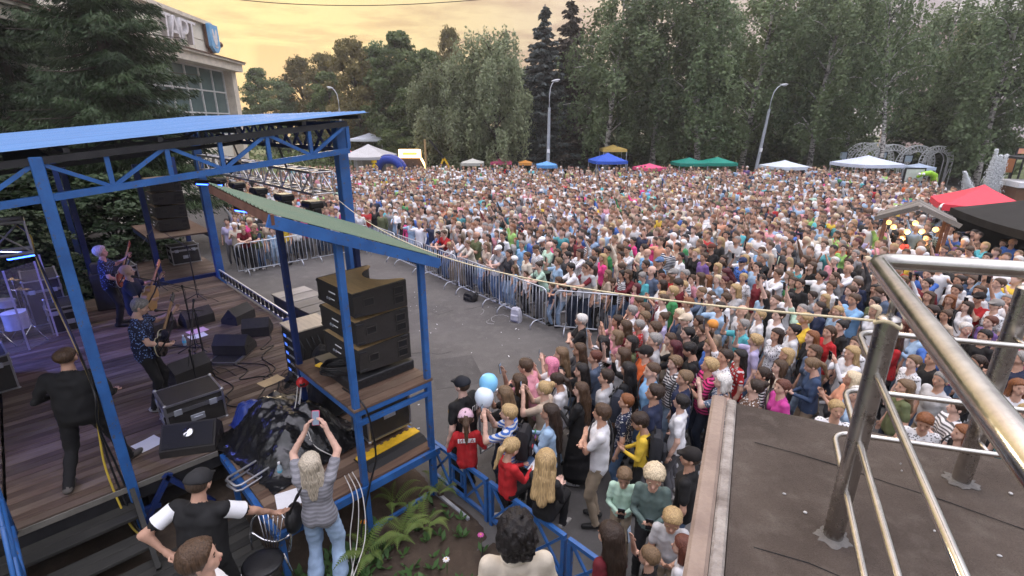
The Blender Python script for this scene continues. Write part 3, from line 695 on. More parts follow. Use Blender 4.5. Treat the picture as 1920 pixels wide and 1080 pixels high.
spot(-11.0, 3.2, 4.2, S(-12.8, 1.1, 2.0), (.70, .25, .95), 35, 'lit violet spotlight under the front truss')
# ================================================================== STAGE EQUIPMENT
def flight_case(u, v, z, du, dv, h, label, rz=0., lid=.25, open_front=False, body=M_box):
    t = thing('flight_case', label, 'flight case', S(u, v, z), STROT+rz, 'flight cases on the stage')
    lz = h*(1-lid)
    mb = MB(); mb.box((0, 0, lz/2), (du-.02, dv-.02, lz-.004)); mb.build('body', body, t)
    mb = MB(); mb.box((0, 0, (lz+h)/2+.002), (du-.02, dv-.02, h-lz-.006)); ld = mb.build('lid', body, t)
    e = .028
    for sx in (-1, 1):
        for sy in (-1, 1):
            mb = MB(); mb.box((sx*(du/2-e/2+.004), sy*(dv/2-e/2+.004), h/2), (e, e, h-.01)); mb.build('edge_trim', M_alu, t)
    for zz in (e/2-.002, lz-.012, lz+.018, h-e/2+.004):
        mb = MB()
        for s in (-1, 1):
            mb.box((0, s*(dv/2-e/2+.006), zz), (du-.02, e, e*.9)); mb.box((s*(du/2-e/2+.006), 0, zz), (e, dv-.02, e*.9))
        mb.build('edge_trim', M_alu, t)
    for sx in (-1, 1):
        for sy in (-1, 1):
            for zz in (.0, h):
                mb = MB(); mb.ell((sx*(du/2-.01), sy*(dv/2-.01), zz), (.03, .03, .03), 8, 5); mb.build('corner_ball', M_alu, t)
    for s in (-1, 1):
        for k in (-.3, .3):
            mb = MB(); mb.box((s*(du/2+.008), k*dv, lz), (.016, .10, .09), bev=.004); mb.build('latch', M_galv, t)
            mb = MB(); mb.box((k*du, s*(dv/2+.008), lz), (.10, .016, .09), bev=.004); mb.build('latch', M_galv, t)
        mb = MB(); mb.box((s*(du/2+.006), 0, lz*.5), (.012, .18, .10), bev=.004); mb.box((s*(du/2+.016), 0, lz*.5), (.012, .12, .03), bev=.004); mb.build('handle', M_galv, t)
        mb = MB(); mb.box((0, s*(dv/2+.006), lz*.5), (.18, .012, .10), bev=.004); mb.box((0, s*(dv/2+.016), lz*.5), (.12, .012, .03), bev=.004); mb.build('handle', M_galv, t)
    return t
flight_case(-7.93, 1.18, ZD, .62, .74, .46, 'black flight case with aluminium edges beside the front guitarist', lid=.3)
flight_case(-11.35, -1.05, ZD, .80, .75, .62, 'large black flight case standing before the drum kit', rz=.1)
flight_case(-13.9, .25, ZD, .85, .62, .55, 'flight case with open tray behind the bassist', lid=.2)
flight_case(-14.9, .0, ZD, 1.15, .6, 1.0, 'tall black flight case behind the guitarists')
flight_case(-17.8, 3.35, ZD+.08, .55, .75, .55, 'black flight case under the far speaker tower')
flight_case(-16.6, 1.6, ZD+.08, .9, .6, .5, 'wide black case with yellow sticker by the far tower', rz=.05)
flight_case(-5.60, 2.98, ZD+.10, .48, .66, .66, 'black rack case with big latches under the speaker stack', lid=.06)
t = thing('equipment_sticker', 'small yellow sticker on the wide black case', 'sticker', S(-16.6, 1.6, ZD+.08), STROT+.05)
mb = MB(); mb.box((.455, .05, .18), (.006, .3, .07)); mb.build('sticker', M_yellow, t)

def array_box(u, v, z, k, top, label, grp, tilt=0.):
    t = thing('loudspeaker', label, 'loudspeaker', S(u, v, z), STROT, grp)
    W, D, HF, HR = .96, .74, .355, .300                       # along u, along v, front height, rear height
    zb = (HF-HR)/2
    # sides (u = +-W/2): profile in v,z
    prof = [(-D/2, zb), (D/2, 0), (D/2, HF), (-D/2, HF-zb)]
    for s in (-1, 1):
        n = 4; x0, x1 = s*W/2, s*(W/2-.03)
        vs_ = [(x0, a, b) for a, b in prof]+[(x1, a, b) for a, b in prof]
        mb = MB(); mb.add(vs_, [(0,1,2,3),(7,6,5,4)]+[(i,4+i,4+(i+1) % 4,(i+1) % 4) for i in range(4)]); sp = mb.build('side_panel', M_box, t)
        for (a, b) in ((-.17, .19), (.25, .24), (.25, .115)):
            mb = MB(); mb.box((s*(W/2+.002), a, b), (.006, .125, .085)); mb.build('handle_recess', M_black, sp)
            mb = MB()
            for (q, w_, h_) in (((a, b+.045), .14, .008), ((a, b-.045), .14, .008), ((a+.066, b), .008, .09), ((a-.066, b), .008, .09)): mb.box((s*(W/2+.006), q[0], q[1]), (.012, w_, h_))
            mb.build('handle_rim', mat('rim_grey', (.055,.05,.046), .6), sp)
        for (a, b) in ((-D/2+.05, HF-zb-.03), (D/2-.08, HF-.02), (-D/2+.05, zb+.03)):
            mb = MB(); mb.box((s*(W/2+.008), a, b), (.016, .11, .025), bev=.004); mb.build('rigging_plate', M_dark, t)
    # top with curved notch at the front
    def plate(zf, mt, nm, th=.016, notch=True):
        n = 18; vs_ = []; fs_ = []
        for i in range(n+1):
            x = -W/2+.03+(W-.06)*i/n; f = (x/(W/2-.03))
            yf = D/2-(.30*max(0, 1-(abs(f)/.80)**2)**.6 if notch else 0)
            vs_ += [(x, -D/2+.01, zf(-D/2+.01)), (x, yf, zf(yf)), (x, -D/2+.01, zf(-D/2+.01)-th), (x, yf, zf(yf)-th)]
        for i in range(n):
            a = 4*i; b = a+4; fs_ += [(a, b, b+1, a+1), (a+2, a+3, b+3, b+2), (a+1, b+1, b+3, a+3), (a, a+2, b+2, b)]
        mb = MB(); mb.add(vs_, fs_); return mb.build(nm, mt, t)
    plate(lambda y: HF-zb*(.5-y/D), M_tan if top else mat('cabinet_board', (.16,.11,.06), .6, scale=3), 'top_board')  # tan top boards: reflected sky light put into the colour
    plate(lambda y: zb*(.5-y/D)+.016, M_box, 'bottom_board')
    mb = MB(); mb.box((0, -D/2+.02, HF/2), (W-.06, .03, HF-2*zb-.004)); bp = mb.build('back_panel', M_box, t)
    mb = MB(); mb.box((-.06, -D/2-.002, HF/2+.045), (.17, .006, .015)); mb.box((-.06, -D/2-.002, HF/2-.045), (.10, .006, .012)); mb.build('panel_marking', M_paper, bp)
    for a in (-.2, -.14, .1, .16):
        mb = MB(); mb.lathe([(.0,.012),(.018,.012),(.02,0)], (a, -D/2-.0, HF/2-.05), 10, rot=(R(90), 0, 0)); mb.build('connector', M_galv if a < 0 else M_dark, bp)
    mb = MB(); mb.box((0, D/2-.33, HF/2), (.3, .02, HF-.04)); mb.build('horn_plate', M_black, t)
    for s in (-1, 1):
        mb = MB(); mb.bar((s*.13, D/2-.32, HF/2), (s*(W/2-.04), D/2-.02, HF/2), .015, HF-.04); mb.build('grille', M_grille, t)
    return t
nm3 = ('bottom', 'middle', 'top')
for k in range(3):
    array_box(-5.68, 2.92, 2.02+.368*k, k, True, '%s black line array loudspeaker of the near stack' % nm3[k], 'loudspeakers of the near stack')
nm4 = ('lowest', 'second lowest', 'third lowest', 'highest')
for k in range(4):
    array_box(-17.1, 3.05, 2.08+.368*k, k, False, '%s dark loudspeaker of the stack on the far tower' % nm4[k], 'loudspeakers of the far stack')
t = thing('stacking_frame', 'black perforated base frame under the loudspeaker stack', 'frame', S(-5.68, 2.85, ZU), STROT)
mb = MB(); mb.box((0, 0, .07), (1.02, .92, .13), bev=.01); mb.build('frame_body', M_dark, t)
hm = MB().lathe([(0,.004),(.022,.004),(.024,0)], n=8).mesh('bolt_hole', M_black)
for i in range(11): o = link('bolt_hole', hm, t, (.511, -.38+.075*i, .07+.02*(i % 2))); o.rotation_euler = (0, R(90), 0)
mb = MB(); mb.box((-.2, -.50, .14), (.13, .09, .02), rot=(0, 0, .3)); mb.build('strap_tag', M_yellow, t)

def coil(u, v, z, r, n, label, mt=M_cable, rt=.011, cat='cable'):
    mb = MB(); pts = []
    for i in range(n*22):
        a = 6.283*i/22; rr = r*(1+.10*math.sin(i*.61)+.05*math.sin(i*1.7)); pts.append((rr*math.cos(a), rr*.8*math.sin(a), rt+rt*1.5*(i/22)+.01*math.sin(i*.9)))
    mb.tube(pts, rt, 6); return tag(mb.build('cable_coil', mt, None, smooth=True, loc=S(u, v, z)), label, cat)
coil(-5.55, 2.43, ZU+.14, .20, 7, 'thick coil of black cable beside the loudspeaker stack')
# amplifier rack with plywood lid
t = thing('amplifier_rack', 'amplifier rack with pale wooden lid behind the loudspeaker stack', 'rack', S(-8.05, 3.05, ZD), STROT)
mb = MB(); mb.box((0, 0, .47), (.56, .62, .92), bev=.01); mb.build('cabinet', M_box, t)
mb = MB(); mb.box((0, 0, .945), (.60, .66, .03), bev=.004); mb.build('lid', mat('pale_board', (.55,.47,.36), .6, scale=2, stretch=(1,6,1)), t)
for j in range(5):
    mb = MB(); mb.box((.0, -.315, .14+.16*j), (.48, .02, .12), bev=.006); u_ = mb.build('amplifier', M_dark, t)
    mb = MB(); mb.box((-.12, -.327, .14+.16*j), (.10, .006, .05)); mb.build('display', mat('lit_blue_display', (.05,.1,.6), .3, emit=(.1,.25,1,.35), bump=0), u_)
    for k in range(4):
        mb = MB(); mb.lathe([(.016,0),(.014,.02),(0,.02)], (.02+.055*k, -.325, .14+.16*j), 8, rot=(R(90),0,0)); mb.build('knob', M_galv, u_)
for j in range(6):
    mb = MB(); pts = [(.28+.03*random.random(), -.25+.1*j, .8), (.33+.05*random.random(), -.2+.1*j, .6), (.30, -.26+.1*j, .3), (.34, -.2+.09*j, .05)]
    mb.tube(pts, .012, 6); mb.build('cable', M_cable, t, smooth=True)
# heaped cloth / plastic: crumpled sheets
def crumple(nx, ny, su, sv, hf, seed, amp=.05, n=16):
    r_ = np.random.default_rng(seed); xs = np.linspace(-su/2, su/2, nx); ys = np.linspace(-sv/2, sv/2, ny)
    X, Y = np.meshgrid(xs, ys, indexing='ij'); Z = np.zeros_like(X)
    for _ in range(n):
        k = r_.normal(0, 1, 2)*r_.uniform(4, 22); ph = r_.uniform(0, 6.28); Z += amp*r_.uniform(.3, 1)/n*6*np.abs(np.sin(k[0]*X+k[1]*Y+ph))
    Z = Z-Z.mean()*.5
    Z2 = hf(X, Y)+Z*np.clip(hf(X, Y)*6+.25, 0, 1)
    X = X+r_.normal(0, .008, X.shape); Y = Y+r_.normal(0, .008, X.shape)
    V = np.stack([X, Y, np.maximum(Z2, .006)], -1).reshape(-1, 3)
    i, j = np.meshgrid(np.arange(nx-1), np.arange(ny-1), indexing='ij'); a = (i*ny+j).ravel()
    return V, np.stack([a, a+ny, a+ny+1, a+1], 1)
M_sheet = mat('black_polythene', (.010, .010, .011), .22, var=.2, scale=6, bump=.25, bscale=30, spec=.7)
heap = lambda X, Y: .46*np.exp(-((X/.62)**4+(Y/.50)**4))+.10*np.exp(-(((X-.35)/.2)**2+((Y-.2)/.25)**2))+.14*np.exp(-(((X+.3)/.25)**2+((Y+.05)/.25)**2))
V, Fq = crumple(64, 56, 1.75, 1.45, heap, 5, .06)
tag(link('plastic_sheet', np_mesh('plastic_sheet', V, Fq, M_sheet, smooth=False), None, S(-6.35, 1.98, ZD+.005), STROT+.15), 'crumpled black plastic sheet covering gear on the side platform', 'plastic sheet')
V, Fq = crumple(30, 24, .55, .5, lambda X, Y: .35*np.exp(-((X/.22)**4+(Y/.2)**4)), 9, .06)
tag(link('plastic_sheet', np_mesh('plastic_sheet', V, Fq, mat('blue_tarp', (.03,.06,.28), .4, scale=4), smooth=False), None, S(-7.02, 1.72, ZD+.005), STROT), 'dark blue tarp end beside the black plastic heap', 'tarp')
V, Fq = crumple(36, 30, .75, .7, lambda X, Y: .95*np.exp(-((X/.25)**4+(Y/.24)**4)), 11, .08)
tag(link('cloth_bundle', np_mesh('cloth_bundle', V, Fq, mat('black_cloth', (.012,.012,.013), .9, scale=8, bump=.3), smooth=False), None, S(-6.75, 2.78, ZD+.005), STROT), 'black cloth bundle hanging beside the loudspeaker tower', 'cloth')
# folding trolley frame lying on the platform, bottles, sheets of paper, odds and ends
t = thing('trolley_frame', 'grey tubular trolley frame lying on the side platform', 'trolley', S(-5.95, 1.52, ZD), STROT+.25)
mb = MB(); q = [(-.13,-.42),(-.10,-.46),(.10,-.46),(.13,-.42),(.13,.42),(.10,.46),(-.10,.46),(-.13,.42)]
mb.tube([(x, y, .03) for x, y in q], .016, 8, closed=True); mb.tube([(x*1.0, y, .10) for x, y in q], .016, 8, closed=True); mb.build('tube_frame', M_alu, t, smooth=True)
for y in (-.2, .15): 
    mb = MB(); mb.bar((-.13, y, .03), (.13, y, .03), .02); mb.build('cross_bar', M_alu, t)
def bottle(u, v, z, label, h=.22, mt=M_water):
    t = thing('water_bottle', label, 'bottle', S(u, v, z), 0, 'water bottles')
    mb = MB(); mb.lathe([(.028,0),(.033,.02),(.033,h*.6),(.028,h*.68),(.013,h*.86),(.013,h*.93)], n=12); mb.build('body', mt, t, smooth='auto')
    mb = MB(); mb.lathe([(.016,h*.9),(.016,h),(0,h)], n=10); mb.build('cap', M_paper, t)
    mb = MB(); mb.lathe([(.0345,h*.25),(.0345,h*.5)], n=12); mb.build('wrapper', mat('cyan_label', (.1,.45,.6), .5), t)
bottle(-5.66, 1.58, ZD, 'water bottle near the tubular trolley frame, nearer the paper'); bottle(-5.80, 1.92, ZD, 'water bottle beside the black plastic heap')
bottle(-8.55, 1.62, ZD, 'water bottle behind the front flight case'); bottle(-10.95, 1.75, ZD, 'water bottle beside the stage monitor papers'); bottle(-12.4, 2.55, ZD, 'water bottle on the far side of the stage monitors')
def paper(u, v, z, w, d, rz, label, mt=M_paper, name='paper_sheet'):
    V = []; 
    for i in range(5):
        for j in range(5): V.append((w*(i/4-.5), d*(j/4-.5), .004+.012*((i/4-.5)**2+(j/4-.5)**2)*2))
    mb = MB(); mb.add(V, [(i*5+j, (i+1)*5+j, (i+1)*5+j+1, i*5+j+1) for i in range(4) for j in range(4)])
    tag(mb.build(name, mt, None, loc=S(u, v, z), rz=STROT+rz), label, 'paper')
paper(-5.18, 1.56, ZD+.002, .30, .42, -.25, 'large white paper sheet on the side platform corner')
paper(-7.62, .55, ZD+.002, .30, .30, .3, 'white paper sheet on the stage beside the blue post')
paper(-11.25, 2.05, ZD+.002, .25, .32, .1, 'white paper sheet in front of the stage monitor')
paper(-11.55, 2.12, ZD+.002, .28, .36, .2, 'pink paper sheet in front of the stage monitor', mat('pink_paper', (.72,.45,.62), .7, var=.05))
paper(-7.35, 2.15, ZD+.45, .22, .34, .2, 'cardboard sheet lying on the black plastic heap', mat('cardboard', (.45,.33,.18), .8, scale=3), 'cardboard_sheet')
# round fan
t = thing('floor_fan', 'round wire floor fan beside the speaker tower', 'fan', S(-7.55, 2.42, ZD), STROT, rot=(R(-38), 0, STROT+R(35)))
mb = MB()
for r_ in (.22, .17, .12, .06): mb.tube([(r_*math.cos(6.283*i/24), .03*(1-r_/.22), .25+r_*math.sin(6.283*i/24)) for i in range(24)], .004, 5, closed=True)
for i in range(20): a = 6.283*i/20; mb.tube([(.04*math.cos(a), .03, .25+.04*math.sin(a)), (.22*math.cos(a), 0, .25+.22*math.sin(a))], .002, 4)
mb.build('guard', M_dark, t)
for i in range(3):
    mb = MB(); mb.ell((.09*math.cos(2.09*i), -.02, .25+.09*math.sin(2.09*i)), (.07, .006, .045), 10, 5, rot=(0, -2.09*i, 0)); mb.build('blade', M_dark, t)
mb = MB(); mb.lathe([(.05,-.1),(.06,0),(.04,.02)], (0, -.06, .25), 10, rot=(R(-90),0,0)); mb.build('motor', M_black, t)
mb = MB(); mb.tube([(-.2,0,.0),(-.22,0,.22)], .01, 6); mb.tube([(.2,0,.0),(.22,0,.22)], .01, 6); mb.tube([(-.2,-.1,0),(-.2,.1,0),(.2,.1,0),(.2,-.1,0)], .01, 6); mb.build('stand', M_dark, t)
# yellow and black cable ramp
t = thing('cable_ramp', 'black cable ramp with bright yellow lid at the platform edge', 'cable ramp', S(-5.16, 2.85, ZD), STROT+.05)
mb = MB(); mb.prism([(-.20,0),(.20,0),(.12,.05),(-.12,.05)], -.46, .46, M=Matrix.Rotation(R(90), 4, 'X')); mb.build('ramp_body', mat('black_rubber', (.015,.015,.016), .7, scale=20, bump=.4), t)
mb = MB(); mb.box((-.05, 0, .056), (.14, .94, .012)); 
for i in range(9): mb.box((-.13, -.42+.105*i, .052), (.04, .05, .010))
mb.build('yellow_lid', M_yellow, t)
# red splitter box
t = thing('power_splitter', 'red round power splitter hanging on the tower frame', 'power splitter', S(-6.3, 2.24, 1.62), STROT)
mb = MB(); mb.lathe([(.05,-.06),(.07,-.02),(.07,.05),(.04,.08)], n=12, rot=(R(70),0,0)); mb.build('case', mat('red_plastic', (.5,.02,.02), .4), t, smooth='auto')
for k in range(3):
    mb = MB(); mb.lathe([(.025,0),(.025,.06),(.015,.07)], (.05*math.cos(2.1*k), 0, .05*math.sin(2.1*k)), 8, rot=(R(90),0,0)); mb.build('socket', M_dark, t)

# monitors
def wedge(u, v, z, rz, w, label, d=.42, h=.36, cyl=False):
    t = thing('stage_monitor', label, 'stage monitor', S(u, v, z), STROT+rz, 'stage monitors on the deck')
    # local: long side along x, sloping grille faces -y
    prof = [(-d/2, .0), (d/2, .0), (d/2, h*.55), (.04, h), (-d/2, .10)]
    n = 5; vs_ = [(-w/2, a, b) for a, b in prof]+[(w/2, a, b) for a, b in prof]
    mb = MB(); mb.add(vs_, [tuple(range(n))[::-1], tuple(range(n, 2*n))]+[(i, (i+1) % n, n+(i+1) % n, n+i) for i in range(n)][::1]); cb_ = mb.build('cabinet', M_box, t)
    nrm = Vector((0, -(h-.10), .04+d/2)).normalized(); p0, p1 = Vector((0, -d/2, .10)), Vector((0, .04, h)); c = (p0+p1)/2+nrm*.006
    ang = math.atan2(h-.10, d/2+.04)
    mb = MB(); mb.box(c, (w-.05, (p1-p0).length-.04, .012), rot=(ang, 0, 0), bev=.004); g = mb.build('grille', M_grille, t)
    mb = MB(); mb.box(c+nrm*.008, (.03, .03, .004), rot=(ang, 0, 0)); mb.build('badge', M_galv, g)
    for s in (-1, 1):
        mb = MB(); mb.box((s*(w/2+.003), .05, h*.4), (.008, .13, .05), bev=.003); mb.build('handle', M_black, t)
    return t
wedge(-12.1, 2.25, ZD, R(-80), .58, 'stage monitor facing the singers behind the pink paper')
wedge(-11.6, 2.95, ZD, R(-60), .55, 'stage monitor tilted sideways at the far front edge')
wedge(-10.55, 3.0, ZD, R(-120), .52, 'stage monitor leaning at the front edge beside the truss lamp')
wedge(-9.85, 2.35, ZD+.05, R(-135), .62, 'stage monitor lying on a flat case lid')
wedge(-9.35, 1.45, ZD+.05, R(-75), .60, 'stage monitor at the front guitarist’s feet')
wedge(-12.2, 1.55, ZD, R(-75), .55, 'stage monitor in front of the bald singer')
t = wedge(-7.15, .98, ZD, R(60), .66, 'oval stage monitor with round silver horn on the near stage edge')
mb = MB(); mb.lathe([(.0,.012),(.05,.008),(.075,0)], (0, -.075, .265), 14, rot=(R(47), 0, 0)); mb.build('horn', M_chrome, t, smooth=True)
for (u, v, lb) in ((-9.72, 2.22, 'flat aluminium case lid under the lying monitor'), (-9.25, 1.30, 'flat aluminium case lid at the front guitarist’s feet')):
    t = thing('case_lid', lb, 'case lid', S(u, v, ZD), STROT+(R(-45) if v > 2 else .1))
    mb = MB(); mb.box((0, 0, .022), (.62, .50, .035)); mb.build('panel', M_box, t)
    mb = MB()
    for s in (-1, 1): mb.box((s*.31, 0, .025), (.025, .52, .05)); mb.box((0, s*.25, .025), (.62, .025, .05))
    mb.build('edge_trim', M_alu, t)
t = thing('side_fill_cabinet', 'tall black cabinet standing just beyond the tower post', 'cabinet', S(-9.3, 4.15, 0), STROT)
mb = MB(); mb.box((0, 0, .55), (.6, .6, 1.1), bev=.02); mb.build('cabinet_body', M_box, t)
mb = MB(); mb.box((.305, 0, .6), (.012, .54, .9), bev=.004); mb.build('grille', M_grille, t)
# low loading ramp in front of the stage
t = thing('loading_ramp', 'low grey plank ramp standing in front of the stage', 'ramp', S(-12.7, 5.05, 0), STROT+R(4))
rpm = MB().box((0, 0, 0), (.52, .98, .04), bev=.005).mesh('plank', wood_mat('grey_planks', (.16,.145,.125), (.27,.25,.22), (.31,.29,.26)))
for i in range(5): link('plank', rpm, t, (-1.08+.54*i, 0, .44-.012*i))
for s in (-1, 1):
    mb = MB(); mb.box((0, s*.42, .2), (2.6, .05, .4)); mb.build('side_beam', M_navy, t)

# microphone stands
def mic_stand(u, v, z, h, boom_to, label, rz=0., mic=True):
    t = thing('microphone_stand', label, 'microphone stand', S(u, v, z), STROT+rz, 'microphone stands on the stage')
    for k in range(3):
        a = 2.094*k+.4; mb = MB(); mb.tube([(0, 0, .14), (.30*math.cos(a), .30*math.sin(a), .012)], .010, 6); mb.build('leg', M_black, t)
    mb = MB(); mb.tube([(0, 0, .04), (0, 0, h)], .011, 8); mb.build('pole', M_black, t)
    b = Vector(boom_to); c = Vector((0, 0, h)); d = (b-c).normalized()
    mb = MB(); mb.tube([c-d*.28, b], .008, 6); mb.lathe([(.018,-.03),(.018,.03)], c, 8); bo = mb.build('boom', M_black, t)
    if mic:
        mb = MB(); mb.tube([b-d*.03, b+d*.12, b+d*.13, b+d*.17, b+d*.19], [.011, .014, .024, .025, .012], 10); mb.build('microphone', M_dark, t, smooth=True)
    mb = MB(); pts = [b, c+Vector((.03,.02,-.05)), Vector((.04,.0,h*.5)), Vector((.03,.03,.1)), Vector((.2,.25,.012)), Vector((.6,.3,.012))]; mb.tube(pts, .005, 5); mb.build('cable', M_cable, t, smooth=True)
mic_stand(-10.55, 1.85, ZD, 1.30, (-.22, -.52, 1.52), 'microphone stand of the bald singer')
mic_stand(-9.45, 1.75, ZD, 1.15, (.62, -.52, 1.46), 'microphone stand of the front guitarist')
mic_stand(-8.62, 1.42, ZD, .78, (-.7, .3, 1.25), 'tilted microphone stand behind the front flight case')
mic_stand(-13.85, 2.7, ZD, 1.35, (-.5, -.3, 1.65), 'empty microphone stand on the far side of the stage', mic=False)
mic_stand(-15.4, 2.2, ZD, 1.45, (-.35, .35, 1.75), 'tall lamp-like stand beside the far tower', mic=False)
t = thing('tablet_stand', 'black tablet stand on a pole in front of the loudspeaker stack', 'stand', S(-9.2, 4.6, 0), STROT)
mb = MB(); mb.tube([(0,0,.03),(0,0,1.5)], .012, 8); mb.build('pole', M_black, t)
for k in range(3):
    a = 2.094*k; mb = MB(); mb.tube([(0,0,.2),(.3*math.cos(a),.3*math.sin(a),.01)], .009, 6); mb.build('leg', M_black, t)
mb = MB(); mb.box((0, 0, 1.68), (.20, .03, .36), rot=(R(-12), 0, R(-70)), bev=.008); mb.build('tablet', M_navy, t)
t = thing('ball_lamp', 'small dark ball lamp clamped at the stage front edge', 'stage light', S(-10.15, 3.5, ZD), STROT)
mb = MB(); mb.ell((0, 0, .2), (.13, .13, .13), 14, 10); mb.build('ball', M_navy, t, smooth=True)
mb = MB(); mb.tube([(0,0,0),(0,0,.1)], .03, 8); mb.build('clamp', M_dark, t)

# drum kit
dk = thing('drum_kit', 'pale blue-lit drum kit with bass drum, toms and cymbals', 'drum kit', S(-13.9, -1.05, ZD), STROT+R(-78))
M_shell = mat('drum_shell', (.55,.58,.66), .25, scale=3, coat=.4); M_skin = mat('drum_skin', (.72,.73,.76), .5, var=.08, scale=2)
M_cym = mat('cymbal_bronze', (.62,.45,.20), .25, .9, var=.15, scale=6)
# local: audience towards +x
mb = MB(); mb.lathe([(.29,-.22),(.29,.22)], (.1, 0, .31), 26, rot=(0, R(90), 0)); bd = mb.build('bass_drum', M_shell, dk, smooth='auto')
for s in (-1, 1):
    mb = MB(); mb.lathe([(.285,0),(.305,0),(.305,.035),(.285,.035)], (.1+s*.215, 0, .31), 26, rot=(0, R(90), 0)); mb.build('hoop', M_skin, bd, smooth='auto')
mb = MB(); mb.lathe([(0,.001),(.285,0)], (.328, 0, .31), 26, rot=(0, R(90), 0)); mb.build('drum_head', M_skin, bd)
text_obj('lettering', 'TAMA', .085, M_cable, bd, Matrix.Translation((.338, .0, .49)) @ Matrix.Rotation(R(90), 4, 'Z') @ Matrix.Rotation(R(90), 4, 'X'), ext=.001)
for i in range(8):
    a = 6.283*i/8; mb = MB(); mb.bar((-.1, .30*math.cos(a), .31+.30*math.sin(a)), (.3, .30*math.cos(a), .31+.30*math.sin(a)), .014); mb.build('tension_rod', M_chrome, bd)
for (x, y, z, r_, h_, tl) in ((-.05, .2, .68, .15, .2, .3), (-.05, -.18, .68, .17, .22, .3), (-.45, .45, .45, .20, .34, 0.), (-.5, -.38, .62, .18, .15, .1)):
    mb = MB(); mb.lathe([(r_,-h_/2),(r_+.008,-h_/2),(r_+.008,-h_/2+.02),(r_,-h_/2+.02),(r_,h_/2-.02),(r_+.008,h_/2-.02),(r_+.008,h_/2)], (x, y, z), 20, rot=(0, -tl, 0)); tm = mb.build('tom', M_shell, dk, smooth='auto')
    mb = MB(); mb.lathe([(0,h_/2+.002),(r_,h_/2)], (x, y, z), 20, rot=(0, -tl, 0)); mb.build('drum_head', M_skin, tm)
    mb = MB(); mb.tube([(x, y, z-h_/2), (x*.7, y*.7, .05)], .012, 6); mb.build('tom_stand', M_chrome, tm)
for (x, y, z, r_) in ((-.15, .55, 1.15, .22), (.05, -.42, 1.20, .24), (-.75, -.5, 1.05, .19), (-.6, .7, 1.1, .21)):
    mb = MB(); mb.lathe([(r_,-.012),(r_*.4,.012),(.04,.018),(.03,.04),(0,.042)], (x, y, z), 24, rot=(.15, -.2, 0)); cy = mb.build('cymbal', M_cym, dk, smooth=True)
    mb = MB(); mb.tube([(x, y, z+.05), (x, y, .3)], .010, 6)
    for k in range(3): a = 2.09*k; mb.tube([(x, y, .35), (x+.25*math.cos(a), y+.25*math.sin(a), .01)], .009, 6)
    mb.build('cymbal_stand', M_chrome, cy)
t = thing('drum_shield', 'clear acrylic drum shield panels standing around the drum kit', 'drum shield', S(0, 0, ZD), STROT)
for (a, b) in (((-13.0, -1.75), (-12.65, -1.15)), ((-12.65, -1.13), (-12.85, -.45)), ((-12.87, -.43), (-13.35, .0)), ((-13.37, .02), (-14.0, .1))):
    mb = MB(); mb.bar((a[0], a[1], .80), (b[0], b[1], .80), .012, 1.6); mb.build('panel', M_glassy, t)
    mb = MB(); mb.bar((b[0], b[1], .0), (b[0], b[1], 1.6), .03); mb.build('hinge_strip', mat('pale_plastic_strip', (.5,.5,.62), .4), t)
t = thing('guitar_cabinet', 'black guitar amplifier cabinet behind the bassist', 'amplifier', S(-14.6, 1.2, ZD), STROT+R(-10))
mb = MB(); mb.box((0, 0, .45), (.40, .75, .88), bev=.02); mb.build('cabinet', M_box, t); mb = MB(); mb.box((.205, 0, .42), (.012, .68, .72)); mb.build('grille', M_grille, t)
mb = MB(); mb.box((0, 0, 1.0), (.28, .65, .22), bev=.02); mb.build('amplifier_head', M_box, t)

# loose cables (each its own run)
def cable(pts, r, mt, label, name='loose_cable'):
    P = [Vector(p) for p in pts]; out = []
    for i in range(len(P)-1):                                        # catmull-rom smoothing
        a, b, c, d = P[max(i-1, 0)], P[i], P[i+1], P[min(i+2, len(P)-1)]
        for k in range(6):
            t = k/6; out.append(.5*((2*b)+(c-a)*t+(2*a-5*b+4*c-d)*t*t+(3*b-a-3*c+d)*t**3))
    out.append(P[-1]); mb = MB(); mb.tube(out, r, 6); return tag(mb.build(name, mt, None, smooth=True), label, 'cable')
def wander(u0, v0, u1, v1, z, n, amp, seed):
    r_ = random.Random(seed); return [S(u0+(u1-u0)*i/n+r_.uniform(-amp, amp), v0+(v1-v0)*i/n+r_.uniform(-amp, amp), z) for i in range(n+1)]
cable(wander(-10.6, 2.4, -7.9, 2.2, ZD+.012, 9, .22, 1), .010, M_cable, 'black cable wandering over the deck behind the monitors')
cable(wander(-11.5, 1.5, -8.3, 2.6, ZD+.012, 9, .2, 2), .008, M_cable, 'black cable crossing the deck between microphone stands')
cable(wander(-10.2, 3.1, -8.2, 2.4, ZD+.012, 8, .22, 3), .009, M_cable, 'looping black cable near the front edge lamp')
cable(wander(-9.3, 1.9, -7.6, 1.7, ZD+.012, 7, .12, 4), .010, M_cable, 'black cable leading to the plastic heap')
cable(wander(-12.6, 1.0, -10.6, 1.9, ZD+.012, 7, .2, 5), .008, M_cable, 'black cable under the singers’ stands')
for k, (du, dv) in enumerate(((0, 0), (.05, .03), (-.04, .06))):
    cable([S(-6.45+du, 2.25+dv, 1.7), S(-6.2+du, 2.05+dv, 1.35), S(-6.3+du, 1.95, 1.3), S(-5.9+du, 2.0+dv, 1.2), S(-5.7, 2.05, 1.0), S(-5.5, 2.2, .86)], .006, M_cable_w, ('white cable drooping from the red splitter', 'white cable looping beside the red splitter', 'white cable hanging behind the woman’s phone')[k])
